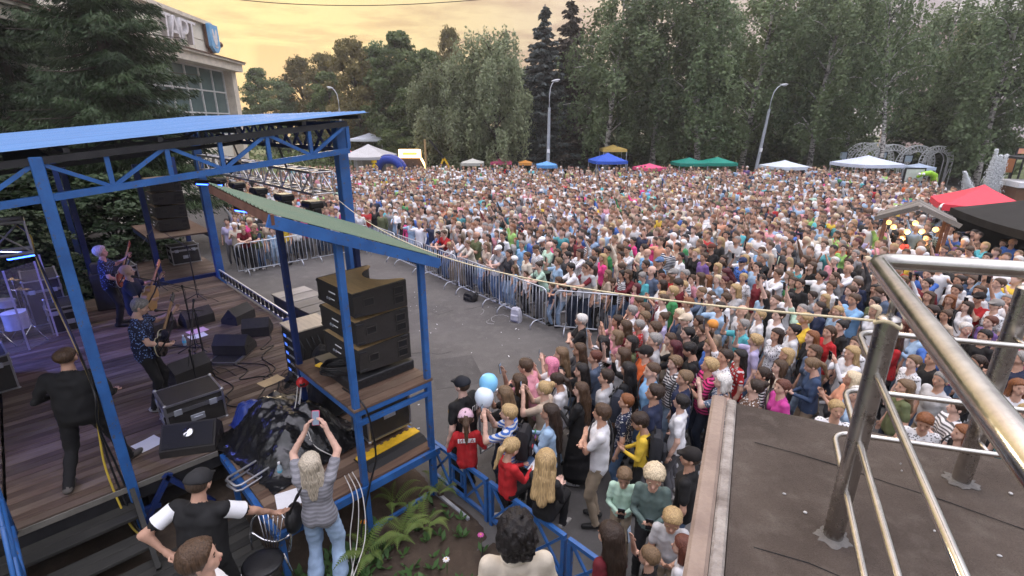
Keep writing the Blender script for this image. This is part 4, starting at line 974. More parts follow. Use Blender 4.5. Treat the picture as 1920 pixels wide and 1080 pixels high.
for k in range(3):
    cable([S(-5.0, 2.1+.05*k, .9), S(-4.72, 2.05+.06*k, .75), S(-4.60+.08*k, 1.9+.05*k, .35), S(-4.3+.1*k, 1.75-.1*k, .09), S(-4.0, 1.5+.1*k, .08), S(-3.7-.1*k, 1.75, .08), S(-4.1+.1*k, 1.2, .08), S(-4.6, .6+.1*k, .08)], .006, M_cable_w, ('white cable running down into the garden', 'second white cable running down beside it into the garden', 'white cable curling on the garden soil')[k])
cable([S(-5.2, 2.3, 1.95), S(-4.78, 2.33, 1.9), S(-4.76, 2.4, 1.55), S(-4.78, 2.42, 1.1), S(-4.76, 2.3, .8), S(-4.7, 2.1, .3), S(-4.5, 1.9, .08), S(-4.3, 1.2, .08)], .012, M_cable, 'thick black cable hanging down the tower post')
cable([S(-3.6, 3.1, .08), S(-3.2, 2.6, .08), S(-3.1, 2.1, .09), S(-3.5, 1.6, .08), S(-3.9, 1.2, .08)], .009, M_cable, 'black hose lying across the garden soil')
for k, m_ in enumerate((M_cable_y, M_cable, M_cable)):
    cable([at(18, 415, 3.7)+Vector((0,0,.03*k)), at(55, 440, 3.55), at(64, 470, 3.35), at(100, 560, 2.75)+Vector((.02*k,0,0)), S(-6.9+.02*k, .15, 2.2), S(-6.87+.02*k, .1, 1.7), S(-6.85, .05+.05*k, 1.1), S(-6.7, .1+.05*k, .4), S(-6.5, .2, .2)], .012, m_, ('yellow cable hanging from the truss down the near post', 'black cable beside the yellow one on the near post', 'second black cable strapped to the near post')[k])
rope_end = Vector((post_xy[0].x, post_xy[0].y, 4.45))
rp_a = S(-9.2, 3.8, 4.4); pts = []
for i in range(15):
    t_ = i/14; p = rp_a.lerp(rope_end, t_); p.z -= .55*4*t_*(1-t_); pts.append(p)
cable(pts, .0042, M_rope, 'pale rope stretched from the stage truss to the steel railing post', 'guy_rope')
cable([rope_end+Vector((.03*math.cos(a), .03*math.sin(a), .01*math.sin(2*a))) for a in np.linspace(0, 9, 16)], .006, M_rope, 'frayed rope wrapped round the railing post top', 'rope_wrap')
p0, p1 = aty(330, -14, 30), aty(1010, -12, 34)
cable([p0, p0.lerp(p1, .25)-Vector((0,0,.5)), p0.lerp(p1, .5)-Vector((0,0,.62)), p0.lerp(p1, .75)-Vector((0,0,.42)), p1, p1+Vector((9,3,1.6))], .022, M_cable, 'dark overhead wire crossing the yellow sky', 'overhead_wire')

# chair
ch = thing('metal_chair', 'black chair with bent chrome tube back on the landing', 'chair', (-2.62, 4.02, .16), R(176))
mb = MB(); mb.ell((0, 0, .45), (.21, .20, .03), 18, 6); mb.build('seat', mat('black_vinyl', (.012,.012,.014), .4, scale=8), ch, smooth=True)
arc = [(-.21, -.16, .45), (-.23, -.20, .62), (-.20, -.24, .78), (-.11, -.27, .86), (0, -.28, .885), (.11, -.27, .86), (.20, -.24, .78), (.23, -.20, .62), (.21, -.16, .45)]
mb = MB(); mb.tube(arc, .014, 10); mb.build('back_frame', M_chrome, ch, smooth=True)
for i in range(6):
    x = -.13+.052*i; mb = MB(); mb.tube([(x*.5, -.19, .46), (x*.7, -.22, .6), (x*1.1, -.265, .84)], .006, 6); mb.build('back_rod', M_chrome, ch, smooth=True)
mb = MB(); mb.tube([(x, -.21, .62-.10*(1-(x/.2)**2)) for x in np.linspace(-.21, .21, 9)], .012, 8); mb.build('back_rail', M_chrome, ch, smooth=True)
for sx in (-1, 1):
    for sy in (-1, 1):
        mb = MB(); mb.tube([(sx*.15, sy*.14, .44), (sx*.20, sy*.20, .0)], .012, 8); mb.build('leg', M_chrome, ch, smooth=True)
# small things by the landing
t = thing('white_box', 'small white box with black strap on the ground by the platform', 'box', S(-4.55, 1.05, .08), STROT)
mb = MB(); mb.box((0, 0, .04), (.10, .28, .07), bev=.01); mb.build('box_body', M_paper, t); mb = MB(); mb.box((0, -.06, .04), (.105, .02, .075)); mb.build('strap', M_black, t)
# ================================================================== FENCES AND BARRIERS
fe = thing('garden_fence', 'low blue steel tube fence between the garden bed and the plaza', 'fence', S(0, 0), STROT)
FV, FZ = 3.47, .66
u0f, u1f = -5.15, -1.3; npn = 3; lp = (u1f-u0f)/npn
for k in range(npn):
    a, b = u0f+lp*k, u0f+lp*(k+1)-.05
    for (z, w) in ((FZ, .05), (.10, .045)):
        mb = MB(); mb.bar((a, FV, z), (b, FV, z), w, w); mb.build('rail', M_blue, fe)
    for x in (a+.02, b-.02):
        mb = MB(); mb.box((x, FV, FZ/2-.015), (.05, .05, FZ-.04)); mb.build('post', M_blue, fe)
    c = (a+b)/2
    for (p, q) in (((a+.04, .12), (c-.16, FZ-.03)), ((a+.04, FZ-.03), (c-.16, .12)), ((c+.16, .12), (b-.04, FZ-.03)), ((c+.16, FZ-.03), (b-.04, .12)), ((c-.16, .12), (c-.16, FZ-.03)), ((c+.16, .12), (c+.16, FZ-.03)), ((c-.14, .26), (c+.14, .26)), ((c-.14, .48), (c+.14, .48)), ((c-.09, .26), (c-.09, .48)), ((c+.09, .26), (c+.09, .48))):
        mb = MB(); mb.bar((p[0], FV, p[1]), (q[0], FV, q[1]), .028, .028, up=(0, 1, 0)); mb.build('fence_bar', M_blue, fe)

barr_mesh = {}
def barrier(a, b, label, zt=1.10):
    a, b = Vector((a[0], a[1], 0)), Vector((b[0], b[1], 0)); L_ = (b-a).length; d = (b-a)/L_
    t = thing('crowd_barrier', label, 'barrier', a, math.atan2(d.y, d.x), 'crowd barriers along the stage front')
    e = .05; pts = [(e, 0, .16)]
    pts += [(e, 0, zt-.12), (e+.03, 0, zt-.04), (e+.12, 0, zt), (L_-e-.12, 0, zt), (L_-e-.03, 0, zt-.04), (L_-e, 0, zt-.12), (L_-e, 0, .16)]
    mb = MB(); mb.tube(pts, .019, 8, closed=True); mb.build('frame', M_galv, t, smooth=True)
    n = int(L_/.135)
    if 'bar' not in barr_mesh: barr_mesh['bar'] = MB().tube([(0,0,.16),(0,0,zt-.01)], .0085, 6).mesh('vertical_bar', M_galv, True)
    for i in range(1, n): link('vertical_bar', barr_mesh['bar'], t, (e+(L_-2*e)*i/n, 0, 0))
    for x in (.32, L_-.32):
        mb = MB(); mb.tube([(x, -.30, .0), (x, -.28, .10), (x, -.18, .19), (x, 0, .20), (x, .18, .19), (x, .28, .10), (x, .30, .0)], .014, 8); mb.build('foot', M_galv, t, smooth=True)
def along(p, q, n, labels):
    for i in range(n):
        a = [p[k]+(q[k]-p[k])*(i+.01)/n for k in range(2)]; b = [p[k]+(q[k]-p[k])*(i+.99)/n for k in range(2)]; barrier(a, b, labels[i])
along((-9.45, 16.25), (-5.75, 19.70), 2, ('metal crowd barrier nearest the far stage corner', 'metal crowd barrier behind the speaker tower, second from the stage'))
along((-5.60, 19.60), (.90, 11.55), 5, ('metal crowd barrier just past the barrier line’s far corner', 'metal crowd barrier second from the far corner', 'metal crowd barrier in front of the person in red shirt', 'metal crowd barrier behind the black bag', 'metal crowd barrier behind the white backpack'))
along((1.0, 11.52), (5.0, 10.55), 2, ('metal crowd barrier at the inner bend of the barrier line', 'metal crowd barrier half hidden inside the dense crowd'))
pa, pb = at(897, 868, 0), at(1003, 800, 0)
barrier((pa.x, pa.y), (pb.x, pb.y), 'metal crowd barrier between the police officer and the balloons')

# bags on the ground, balloons
def bag(p, w, d, h, mt, label, name='backpack', cat='backpack', straps=True, rz=0.):
    t = thing(name, label, cat, p, rz)
    prof = [(-w/2, 0), (-w/2*1.05, h*.3), (-w/2*.95, h*.7), (-w/2*.7, h*.93), (0, h), (w/2*.7, h*.93), (w/2*.95, h*.7), (w/2*1.05, h*.3), (w/2, 0)]
    mb = MB(); 
    for i, (yy, s) in enumerate(((-d/2, .86), (-d/4, 1.0), (d/4, 1.0), (d/2, .88))):
        mb.v += [(x*s, yy, max(0, z*s+(1-s)*h*.05)) for x, z in prof]
    n = len(prof)
    for i in range(3):
        for k in range(n-1): mb.f.append((i*n+k, i*n+k+1, (i+1)*n+k+1, (i+1)*n+k)); mb.m.append(0)
    mb.f += [tuple(range(n-1, -1, -1)), tuple(range(3*n, 4*n))]; mb.m += [0, 0]
    mb.build('bag_body', mt, t, smooth='auto')
    mb = MB(); mb.box((0, -d/2-.025, h*.32), (w*.7, .06, h*.42), bev=.02); mb.build('front_pocket', mt, t)
    if straps:
        mb = MB(); mb.tube([(-.04, d*.2, h*.97), (-.03, d*.2, h+.05), (.03, d*.2, h+.05), (.04, d*.2, h*.97)], .009, 6); mb.build('top_handle', M_black, t)
        for s in (-1, 1):
            mb = MB(); mb.tube([(s*w*.25, d/2, h*.9), (s*w*.3, d/2+.09, h*.7), (s*w*.3, d/2+.08, h*.35), (s*w*.35, d/2, h*.1)], .016, 6); mb.build('shoulder_strap', M_black, t)
    return t
g = at(968, 602); bag(g, .30, .16, .40, mat('pale_canvas', (.50,.50,.56), .8, scale=8), 'white backpack standing on the asphalt before the barrier', rz=R(-30))
g = at(882, 563); bag(g, .42, .22, .26, mat('black_canvas', (.015,.015,.017), .8, scale=8), 'black bag lying on the asphalt before the barrier', 'hand_bag', 'bag', rz=R(-40))
def balloon(px, py, z, label, mt):
    p = at(px, py, z); t = thing('balloon', label, 'balloon', p, 0, 'balloons held beside the barrier')
    mb = MB(); mb.lathe([(.0,-.168),(.02,-.16),(.06,-.135),(.105,-.08),(.125,0),(.118,.06),(.085,.11),(.04,.135),(0,.14)], n=22); mb.build('balloon_skin', mt, t, smooth=True)
    mb = MB(); mb.lathe([(.018,-.185),(.006,-.165)], n=8); mb.build('knot', mt, t)
    mb = MB(); mb.tube([(0,0,-.18),(.03,.02,-.35),(.0,.04,-.55),(.02,.05,-.7)], .0025, 5); mb.build('string', M_paper, t)
balloon(916, 719, 1.75, 'light blue balloon above the white one', mat('blue_balloon', (.22,.55,.85), .25, var=.05, bump=0)); balloon(908, 745, 1.62, 'white balloon below the light blue one', mat('white_balloon', (.66,.76,.86), .25, var=.04, bump=0))
# chalk and litter marks on the asphalt
mb = MB()
for k in range(60):
    u_, v_ = random.uniform(-3.5, .2), random.uniform(7, 15); r_ = random.uniform(.006, .03); an = random.uniform(0, 3.1)
    mb.box((u_, v_, .006), (r_*random.uniform(1, 2.5), r_*.6, .006), rot=(0, 0, an))
stuff(mb.build('litter', M_paper))

# ================================================================== GARDEN PLANTS
M_fern = mat('fern_green', (.07, .12, .025), .6, scale=5, col2=(.12, .155, .035), bump=0, spec=.3); M_leafy = mat('leaf_green', (.05, .11, .022), .6, scale=6, col2=(.03, .075, .018), bump=0)
def fern(px, py, nf, L_, label, seed):
    r_ = random.Random(seed); p = at(px, py, .08); t = thing('fern', label, 'fern', p, 0, 'ferns in the garden bed')
    mb = MB(); mb.ell((0, 0, .0), (.05, .05, .04), 8, 5); mb.build('root_crown', M_soil, t)
    for k in range(nf):
        an = 6.283*k/nf+r_.uniform(-.3, .3); ll = L_*r_.uniform(.65, 1.1); ht = ll*r_.uniform(.35, .65); mb = MB(); n = 20
        d = Vector((math.cos(an), math.sin(an), 0)); sd = Vector((-d.y, d.x, 0)); pts = []
        for i in range(n+1):
            s_ = i/n; pts.append(d*ll*s_+Vector((0, 0, ht*math.sin(s_*2.3)*.95+.02))+sd*.05*math.sin(s_*2+k))
        mb.tube(pts[::4]+[pts[-1]], .004, 4)
        for i in range(2, n):
            s_ = i/n; w = ll*.22*math.sin(math.pi*min(1, s_*.9+.12))**.8*(1-s_*.55)
            for sg in (-1, 1):
                b = pts[i]; tip = b+sd*sg*w+d*w*.35+Vector((0, 0, -w*.25)); h_ = d*ll/n*.42
                mb.add([b-h_, tip-h_*.3, tip+h_*.3, b+h_], [(0, 1, 2, 3)])
        mb.build('frond', M_fern, t)
fern(752, 1005, 11, .44, 'large green fern in front of the tower frame', 1); fern(742, 945, 7, .38, 'small fern against the platform corner', 2); fern(826, 925, 7, .36, 'fern beside the tower’s outer post', 3); fern(800, 990, 8, .42, 'yellow-green fern nearest the path side', 4); fern(690, 1040, 9, .45, 'fern behind the standing phone woman', 5)
rg = np.random.default_rng(12); mb = MB()
for k in range(900):
    u_, v_ = rg.uniform(-4.9, -2.4), rg.uniform(.3, 3.3)
    if rg.random() > (.9 if (v_ < 2.3 and u_ < -3.7) else .18): continue
    c = S(u_, v_, bed_z(u_, v_)); 
    for _ in range(4):
        an = rg.uniform(0, 6.28); l_ = rg.uniform(.05, .16); d = Vector((math.cos(an), math.sin(an), rg.uniform(.6, 1.6))).normalized(); s_ = Vector((-d.y, d.x, 0)).normalized()*l_*.22
        mb.add([c, c+d*l_*.55+s_, c+d*l_, c+d*l_*.55-s_], [(0, 1, 2, 3)])
tag(stuff(mb.build('weeds', M_leafy)), 'low green weeds growing in the garden soil', 'weeds')
def flower(px, py, col, label):
    p = at(px, py, .06); t = thing('flower', label, 'flower', p)
    mb = MB(); mb.tube([(0,0,0),(.01,0,.12),(0,.01,.2)], .004, 5); mb.build('stem', M_leafy, t)
    for k in range(8):
        a = 6.283*k/8; mb = MB(); mb.ell((.024*math.cos(a), .024*math.sin(a), .21), (.02, .012, .008), 7, 4, rot=(0, .3, a)); mb.build('petal', mat('petal_%d%d' % (col[0]*10, col[2]*10), col, .6, bump=0), t)
    mb = MB(); mb.ell((0, 0, .213), (.014, .014, .010), 7, 4); mb.build('flower_heart', M_yellow, t)
flower(684, 1003, (.8,.25,.01), 'single orange flower in the weeds'); flower(902, 1028, (.6,.10,.35), 'pink flower by the beige jacket'); flower(838, 1075, (.75,.72,.72), 'white flower at the bottom of the garden')

# ================================================================== PLAZA BACKGROUND
def tent(px, py_peak, Y, wpx, col, label, eave=2.15, peak=None, rz=0., name='tent', mtl=None, walls=False, xy=None, w=None, group='market tents behind the crowd'):
    if xy is None:
        p = aty(px, py_peak, Y); pk = peak or p.z; x, y = p.x, Y; w = wpx/F_PX*(Y*.95+.3)
    else: (x, y), pk = xy, peak
    eave = min(eave, pk-.17*w)
    t = thing(name, label, 'tent', (x, y, 0), rz, group)
    m_ = mtl or mat('tent_%d_%d_%d' % tuple(int(c*99) for c in col), col, .6, var=.12, scale=1.5, bump=.08)
    h = w/2; n = 8; V = [(0, 0, pk)]; Fc = []
    rings = 6
    for r_ in range(1, rings+1):
        s_ = r_/rings
        for k in range(4):
            a, b = [(-h,-h),(h,-h),(h,h),(-h,h)][k], [(h,-h),(h,h),(-h,h),(-h,-h)][k]
            for q in range(n):
                f = q/n; sag = .10*(pk-eave)*math.sin(math.pi*f)*s_
                V.append(((a[0]+(b[0]-a[0])*f)*s_, (a[1]+(b[1]-a[1])*f)*s_, pk-(pk-eave)*(s_**.86)-sag*.6))
    m = 4*n
    for k in range(m): Fc.append((0, 1+k, 1+(k+1) % m))
    for r_ in range(rings-1):
        for k in range(m): a = 1+r_*m+k; b = 1+r_*m+(k+1) % m; Fc.append((a, a+m, b+m, b))
    mb = MB(); mb.add(V, Fc); mb.build('canopy', m_, t, smooth='auto')
    for k in range(4):
        a, b = [(-h,-h),(h,-h),(h,h),(-h,h)][k], [(h,-h),(h,h),(-h,h),(-h,-h)][k]; mb = MB(); ns = 12
        for q in range(ns+1):
            f = q/ns; x_, y_ = a[0]+(b[0]-a[0])*f, a[1]+(b[1]-a[1])*f; o = 1.004+.004*(q % 2); sg = .06*(pk-eave)*math.sin(math.pi*f)
            mb.v += [(x_*o, y_*o, eave+.01-sg), (x_*o, y_*o, eave-.22-sg)]
        for q in range(ns): mb.f.append((2*q, 2*q+1, 2*q+3, 2*q+2)); mb.m.append(0)
        mb.build('valance', m_, t)
        mb = MB(); mb.bar((a[0]*.97, a[1]*.97, 0), (a[0]*.97, a[1]*.97, eave), .045); mb.build('leg', M_galv, t)
    if walls:
        mb = MB(); mb.box((0, h*.97, eave*.5), (2*h*.96, .03, eave)); mb.build('back_wall', m_, t)
    return t
tent(692, 249, 60, 62, (.62,.66,.74), 'white tent high at the far left behind the others', eave=3.4)
tent(690, 270, 47, 88, (.42,.42,.44), 'grey-white tent at the left before the blue inflatable', walls=True)
tent(655, 281, 46, 34, (.55,.12,.10), 'small red tent at the far left edge beside the blue post')
tent(886, 297, 43, 42, (.42,.42,.38), 'pale grey parasol-like tent under the left trees', eave=2.2)
tent(940, 296, 48, 40, (.48,.08,.16), 'dark pink tent left of the tall lamp post', eave=2.2); tent(985, 300, 47, 26, (.65,.28,.06), 'small orange tent left of the tall lamp post')
tent(1025, 302, 40, 38, (.10,.30,.62), 'small blue printed parasol at the foot of the lamp post', eave=2.05)
tent(1150, 271, 46, 44, (.60,.42,.12), 'yellow and green striped canopy behind the blue tent', eave=3.0)
tent(1140, 286, 41, 60, (.03,.10,.50), 'blue pop-up tent under the big birches', rz=.1)
tent(1218, 306, 40, 44, (.72,.10,.22), 'bright pink tent right of the blue tent', eave=2.0, rz=.5); tent(1252, 312, 44, 36, (.40,.05,.12), 'dark red low tent behind the pink one', eave=2.0)
tent(1293, 295, 40, 54, (.005,.20,.15), 'green tent, the left one of the pair'); tent(1346, 294, 40, 56, (.005,.22,.16), 'green tent, the right one of the pair')
tent(1472, 300, 40, 62, (.62,.68,.76), 'white tent behind the crowd right of the second lamp post', rz=.2); tent(1628, 291, 38, 84, (.60,.66,.80), 'large white tent in front of the white arches', rz=.15)
tent(1724, 306, 40, 38, (.55,.66,.82), 'small pale blue tent right of the arches')
tent(0, 0, 0, 0, (.70,.045,.075), 'red pop-up tent on the right beside the black one', eave=2.15, peak=2.82, xy=(17.6, 18.7), w=2.5, rz=R(-30), walls=False)
tent(0, 0, 0, 0, (.010,.010,.011), 'large black tent at the right edge above the crowd', eave=2.16, peak=3.15, xy=(16.95, 14.55), w=4.6, rz=R(-18), walls=True, mtl=mat('black_tent_fabric', (.005,.005,.0055), .75, scale=2, bump=.1))

def lamp_post(px, py, Y, label, arm=1.0, lean=0., azim=0.):
    p = aty(px, py, Y); H_ = p.z; t = thing('street_lamp', label, 'street lamp', (p.x, Y, 0), azim, 'street lamps along the park edge')
    t.rotation_euler = (0, lean, 0)
    mb = MB(); mb.tube([(0,0,0),(0,0,H_*.45),(0,0,H_*.76)], [.15,.13,.105], 12); mb.build('pole', mat('lamp_pole_grey', (.36,.39,.43), .6, scale=2), t, smooth='auto')
    a = arm; mb = MB(); mb.tube([(0,0,H_*.75),(0,0,H_*.86),(.12*a,0,H_*.93),(.4*a,0,H_*.975),(.75*a,0,H_)], .04, 8); mb.build('bracket', M_galv, t, smooth=True)
    mb = MB(); mb.ell((1.02*a, 0, H_+.04), (.36, .15, .09), 12, 7, rot=(0, -.18*(1 if a > 0 else -1), 0)); hd = mb.build('lamp_head', mat('lamp_head_grey', (.55,.57,.60), .5), t, smooth=True)
    mb = MB(); mb.ell((1.05*a, 0, H_-.02), (.24, .11, .06), 12, 6); mb.build('diffuser', M_white, hd, smooth=True)
    mb = MB(); mb.box((0, -.16, 2.8), (.22, .05, .3), bev=.01); mb.build('notice_plate', M_paper, t)
lamp_post(1031, 152, 42, 'tall grey street lamp in front of the spruces', arm=.45); lamp_post(1440, 158, 44, 'leaning grey street lamp in front of the dark birches', arm=.75, lean=R(4)); lamp_post(632, 165, 54, 'small distant street lamp left above the stage roof', arm=-.7)

# white truss arches
M_arch = mat('white_arch_paint', (.80,.82,.83), .5)
def arch(px0, px1, pyt, Y, label):
    a, b = aty(px0, 320, Y), aty(px1, 320, Y); c = (a+b)/2; top = aty((px0+px1)/2, pyt, Y).z; r_o = (b.x-a.x)/2; hh_ = top-r_o*.9
    t = thing('truss_arch', label, 'arch', (c.x, Y, 0), 0, 'white truss arches by the trees')
    ro, ri = r_o, r_o-.45; zb = max(.3, top-ro)
    pts = lambda r, y: [(-r, y, 0)]+[(r*math.cos(math.pi-math.pi*i/16), y, zb+r*math.sin(math.pi*i/16)) for i in range(17)]+[(r, y, 0)]
    for r in (ro, ri):
        for y in (-.2, .2):
            mb = MB(); mb.tube(pts(r, y), .04, 6); mb.build('arch_tube', M_arch, t, smooth=True)
    mb = MB(); po, pi_ = pts(ro, -.2), pts(ri, -.2); q = 12
    for i in range(17):
        mb.tube([po[i+1], pi_[i+1]], .028, 5)
        mb.tube([po[i+1], pi_[i+2 if i < 16 else 18]], .028, 5); mb.tube([po[i+1], (po[i+1][0], .2, po[i+1][2])], .028, 5)
    mb.build('lattice', M_arch, t)
arch(1578, 1645, 268, 46, 'leftmost white truss arch, set furthest back'); arch(1600, 1668, 268, 44.5, 'second white truss arch from the left'); arch(1628, 1702, 271, 43.5, 'third white truss arch, standing behind the white tent'); arch(1678, 1745, 273, 43, 'fourth white truss arch with a billboard under it'); arch(1722, 1778, 274, 42.5, 'rightmost white truss arch, beside the leaning birch trunk')
def board(px, py, Y, wpx, hpx, mt, label, cat='billboard', tiltz=0., zt=None):
    p = aty(px, py, Y); w, h = wpx/F_PX*Y*.97, hpx/F_PX*Y*.97; t = thing('billboard', label, cat, (p.x, Y, 0), tiltz)
    mb = MB(); mb.box((0, 0, p.z), (w, .08, h)); mb.build('panel', mt, t)
    mb = MB(); 
    for s in (-1, 1): mb.box((s*w*.54, 0, p.z/2+h/4), (.07, .1, p.z+h/2))
    mb.box((0, 0, p.z+h*.54), (w*1.14, .1, .07)); mb.build('frame', M_dark, t)
M_pic = mat('printed_picture', (.20,.36,.55), .5, scale=1.2, col2=(.5,.52,.5), bump=0)
board(1581, 292, 45, 13, 13, M_pic, 'small picture board under the leftmost arch'); board(1703, 297, 42, 14, 11, M_pic, 'small picture board under the fourth arch'); board(1656, 291, 43, 12, 10, M_pic, 'small picture board seen through the second arch')
board(1892, 310, 33, 17, 26, mat('orange_banner', (.42,.16,.06), .6, scale=1), 'orange-brown banner stand right of the fountain', 'banner')
board(1916, 283, 36, 16, 10, mat('yellow_pink_sign', (.75,.60,.06), .5, scale=1.0, col2=(.7,.1,.35)), 'yellow and pink stall sign at the right edge', 'sign')
board(1714, 328, 31, 34, 22, mat('pale_board_print', (.45,.50,.45), .6, scale=3, col2=(.60,.64,.60)), 'pale pegboard stand with lime toys', 'display board')
# lime-green inflatable toy on the board
p = aty(1742, 318, 30.5); t = thing('inflatable_toy', 'lime green inflatable toy above the pegboard', 'inflatable', (p.x, p.y, p.z-1.2), 0)
M_lime = mat('lime_vinyl', (.28,.55,.02), .35, bump=0); mb = MB(); mb.tube([(-.6,0,.75),(-.3,0,.95),(.1,0,1.0),(.4,0,.85),(.5,0,.5),(.45,0,.0)], [.08,.13,.17,.19,.18,.14], 12); mb.build('body', M_lime, t, smooth=True)
for s in (-1, 1):
    mb = MB(); mb.ell((-.5+.25*s*.5, -.15, .95), (.08, .08, .08), 8, 6); mb.build('eye', M_paper, t)
# blue inflatable, lit kiosk, boom
p = aty(731, 315, 45); t = thing('inflatable_arch', 'dark blue inflatable gate with yellow diamond sign', 'inflatable', (p.x, 45, 0), R(-18))
mb = MB(); R_o = 1.25; mb.tube([(R_o*math.cos(math.pi*i/14)*1.05, 0, .9+R_o*math.sin(math.pi*i/14)*.85) for i in range(15)], .42, 12); mb.tube([(-1.3,0,0),(-1.3,0,.95)], .42, 12); mb.tube([(1.3,0,0),(1.3,0,.95)], .42, 12); mb.build('arch_body', mat('blue_vinyl', (.015,.05,.36), .35, bump=.03), t, smooth=True)
for k in range(4):
    mb = MB(); mb.tube([((R_o+.43)*math.cos(math.pi*(i/10))*1.02, -.25+.5*k/3, .9+(R_o+.43)*math.sin(math.pi*i/10)*.84) for i in range(11)], .02, 5); mb.build('seam', M_navy, t)
M_dia = mat('diamond_yellow', (.75,.50,.02), .5)
mb = MB(); mb.box((-1.25, -.48, 1.25), (.55, .05, .55), rot=(0, R(45), 0)); mb.box((-1.25, -.48, 1.75), (.5, .05, .22)); mb.build('diamond_sign', M_dia, t)
p = aty(770, 318, 46); t = thing('lit_kiosk', 'brightly lit warm fairground kiosk under the left trees', 'kiosk', (p.x, 46, 0), 0)
M_warm = mat('warm_lit_panel', (1,.8,.5), .5, emit=(1.0,.58,.22,2.6), bump=0); zk = aty(770, 288, 46).z
mb = MB(); mb.box((0, .6, zk*.45), (1.9, 1.0, zk*.9)); mb.build('booth', mat('kiosk_dark', (.1,.06,.04), .6), t)
mb = MB(); mb.box((0, .05, zk), (2.0, .12, .75), bev=.05); sg = mb.build('sign_panel', M_warm, t)
mb = MB(); mb.box((0, -.03, zk), (1.3, .05, .22), bev=.02); mb.build('sign_band', mat('sign_band_orange', (.5,.16,.03), .5, emit=(.8,.25,.05,1.2), bump=0), sg)
mb = MB(); mb.tube([(1.0,0,zk-.4),(1.3,0,zk-1.0),(1.6,0,zk-1.9),(1.7,0,.6)], .09, 8); mb.build('lit_strip', M_warm, t)
p = aty(838, 318, 44); t = thing('boom_ride', 'black boom with yellow legs leaning before the willow', 'ride', (p.x, 44, 0), 0); z1_, x1_ = aty(805, 262, 44).z, aty(805, 262, 44).x-p.x
xa = aty(832, 296, 44)
mb = MB(); mb.bar((xa.x-p.x, 0, xa.z), (x1_, 0, z1_), .16); mb.build('boom', M_black, t)
for dxp in (818, 853):
    q = aty(dxp, 314, 44); mb = MB(); mb.bar((xa.x-p.x, 0, xa.z), (q.x-p.x, 0, max(q.z-.8, 0)), .14); mb.build('leg', M_yellow, t)
p = aty(797, 275, 45); t = thing('wooden_post', 'slim yellowish wooden post under the left trees', 'post', (p.x, 45, 0)); mb = MB(); mb.tube([(0,0,0),(0,0,p.z+.6)], .09, 8); mb.build('post_shaft', M_tan, t)

# wooden kiosk with warm lamps
kc = at(1722, 392, 2.45); kk = thing('wooden_kiosk', 'wooden kiosk with grey gable roof and warm lamps', 'kiosk', (kc.x, kc.y, 0), R(-38))
M_roofw = wood_mat('grey_roof_boards', (.12,.11,.10), (.22,.20,.18), (.26,.24,.21)); W, D = 1.7, 1.9
for s in (-1, 1):
    nb = 9; bm_ = MB().box((0, 0, 0), (W*.66, D/nb-.008, .03)).mesh('roof_board', M_roofw)
    for i in range(nb):
        o = link('roof_board', bm_, kk, (s*W*.29, -D/2+D*(i+.5)/nb, 2.38)); o.rotation_euler = (0, s*R(27), 0)
    mb = MB(); mb.bar((s*.02, -D/2-.02, 2.62), (s*W*.60, -D/2-.02, 2.18), .03, .13); mb.build('gable_board', M_roofw, kk)
for (x, y) in ((-.75,-.85),(.75,-.85),(-.75,.85),(.75,.85)):
    mb = MB(); mb.box((x, y, 1.1), (.09, .09, 2.2)); mb.build('post', M_rust, kk)
mb = MB(); mb.box((0, 0, .5), (1.5, 1.7, 1.0)); mb.build('counter', mat('counter_wood', (.22,.12,.05), .6, scale=3), kk)
M_bulb = mat('warm_bulb', (1,.8,.4), .5, emit=(1.0,.46,.10,1.3), bump=0)
for i, (x, y, z) in enumerate(((-.5,-.8,1.95),(-.15,-.8,1.85),(.2,-.8,1.9),(.5,-.8,2.0),(0,-.6,2.1),(-.65,-.3,2.0))):
    mb = MB(); mb.ell((x, y, z), (.075, .075, .075), 10, 8); mb.build('lamp', M_bulb, kk, smooth=True)
ld = bpy.data.lights.new('kiosk_glow', 'POINT'); ld.energy = 25; ld.color = (1,.65,.28); ld.shadow_soft_size = .15; lo = bpy.data.objects.new('kiosk_glow', ld); COL.objects.link(lo); lo.parent = kk; lo.location = (0,-.9,1.7)
# foil balloons bunch under the red tent
M_foil = mat('silver_foil', (.6,.6,.62), .15, 1.0, var=.1, bump=.2, bscale=14)
for k in range(7):
    p = at(1768+9*(k % 4)+4*(k % 3), 392+8*(k//2), 1.95-.05*k)+Vector((0, .12*k, 0)); t = thing('foil_balloon', ('silver foil balloon, top of the bunch under the red tent', 'silver foil balloon, second of the bunch under the red tent', 'silver foil balloon, third of the bunch', 'silver foil balloon, fourth of the bunch', 'silver foil balloon, fifth of the bunch', 'silver foil balloon, sixth of the bunch', 'silver foil balloon, lowest of the bunch')[k], 'balloon', p, .5*k, 'silver foil balloons beside the kiosk')
    mb = MB(); mb.ell((0, 0, 0), (.20, .10, .22), 12, 8); mb.build('foil', M_foil, t, smooth=True)
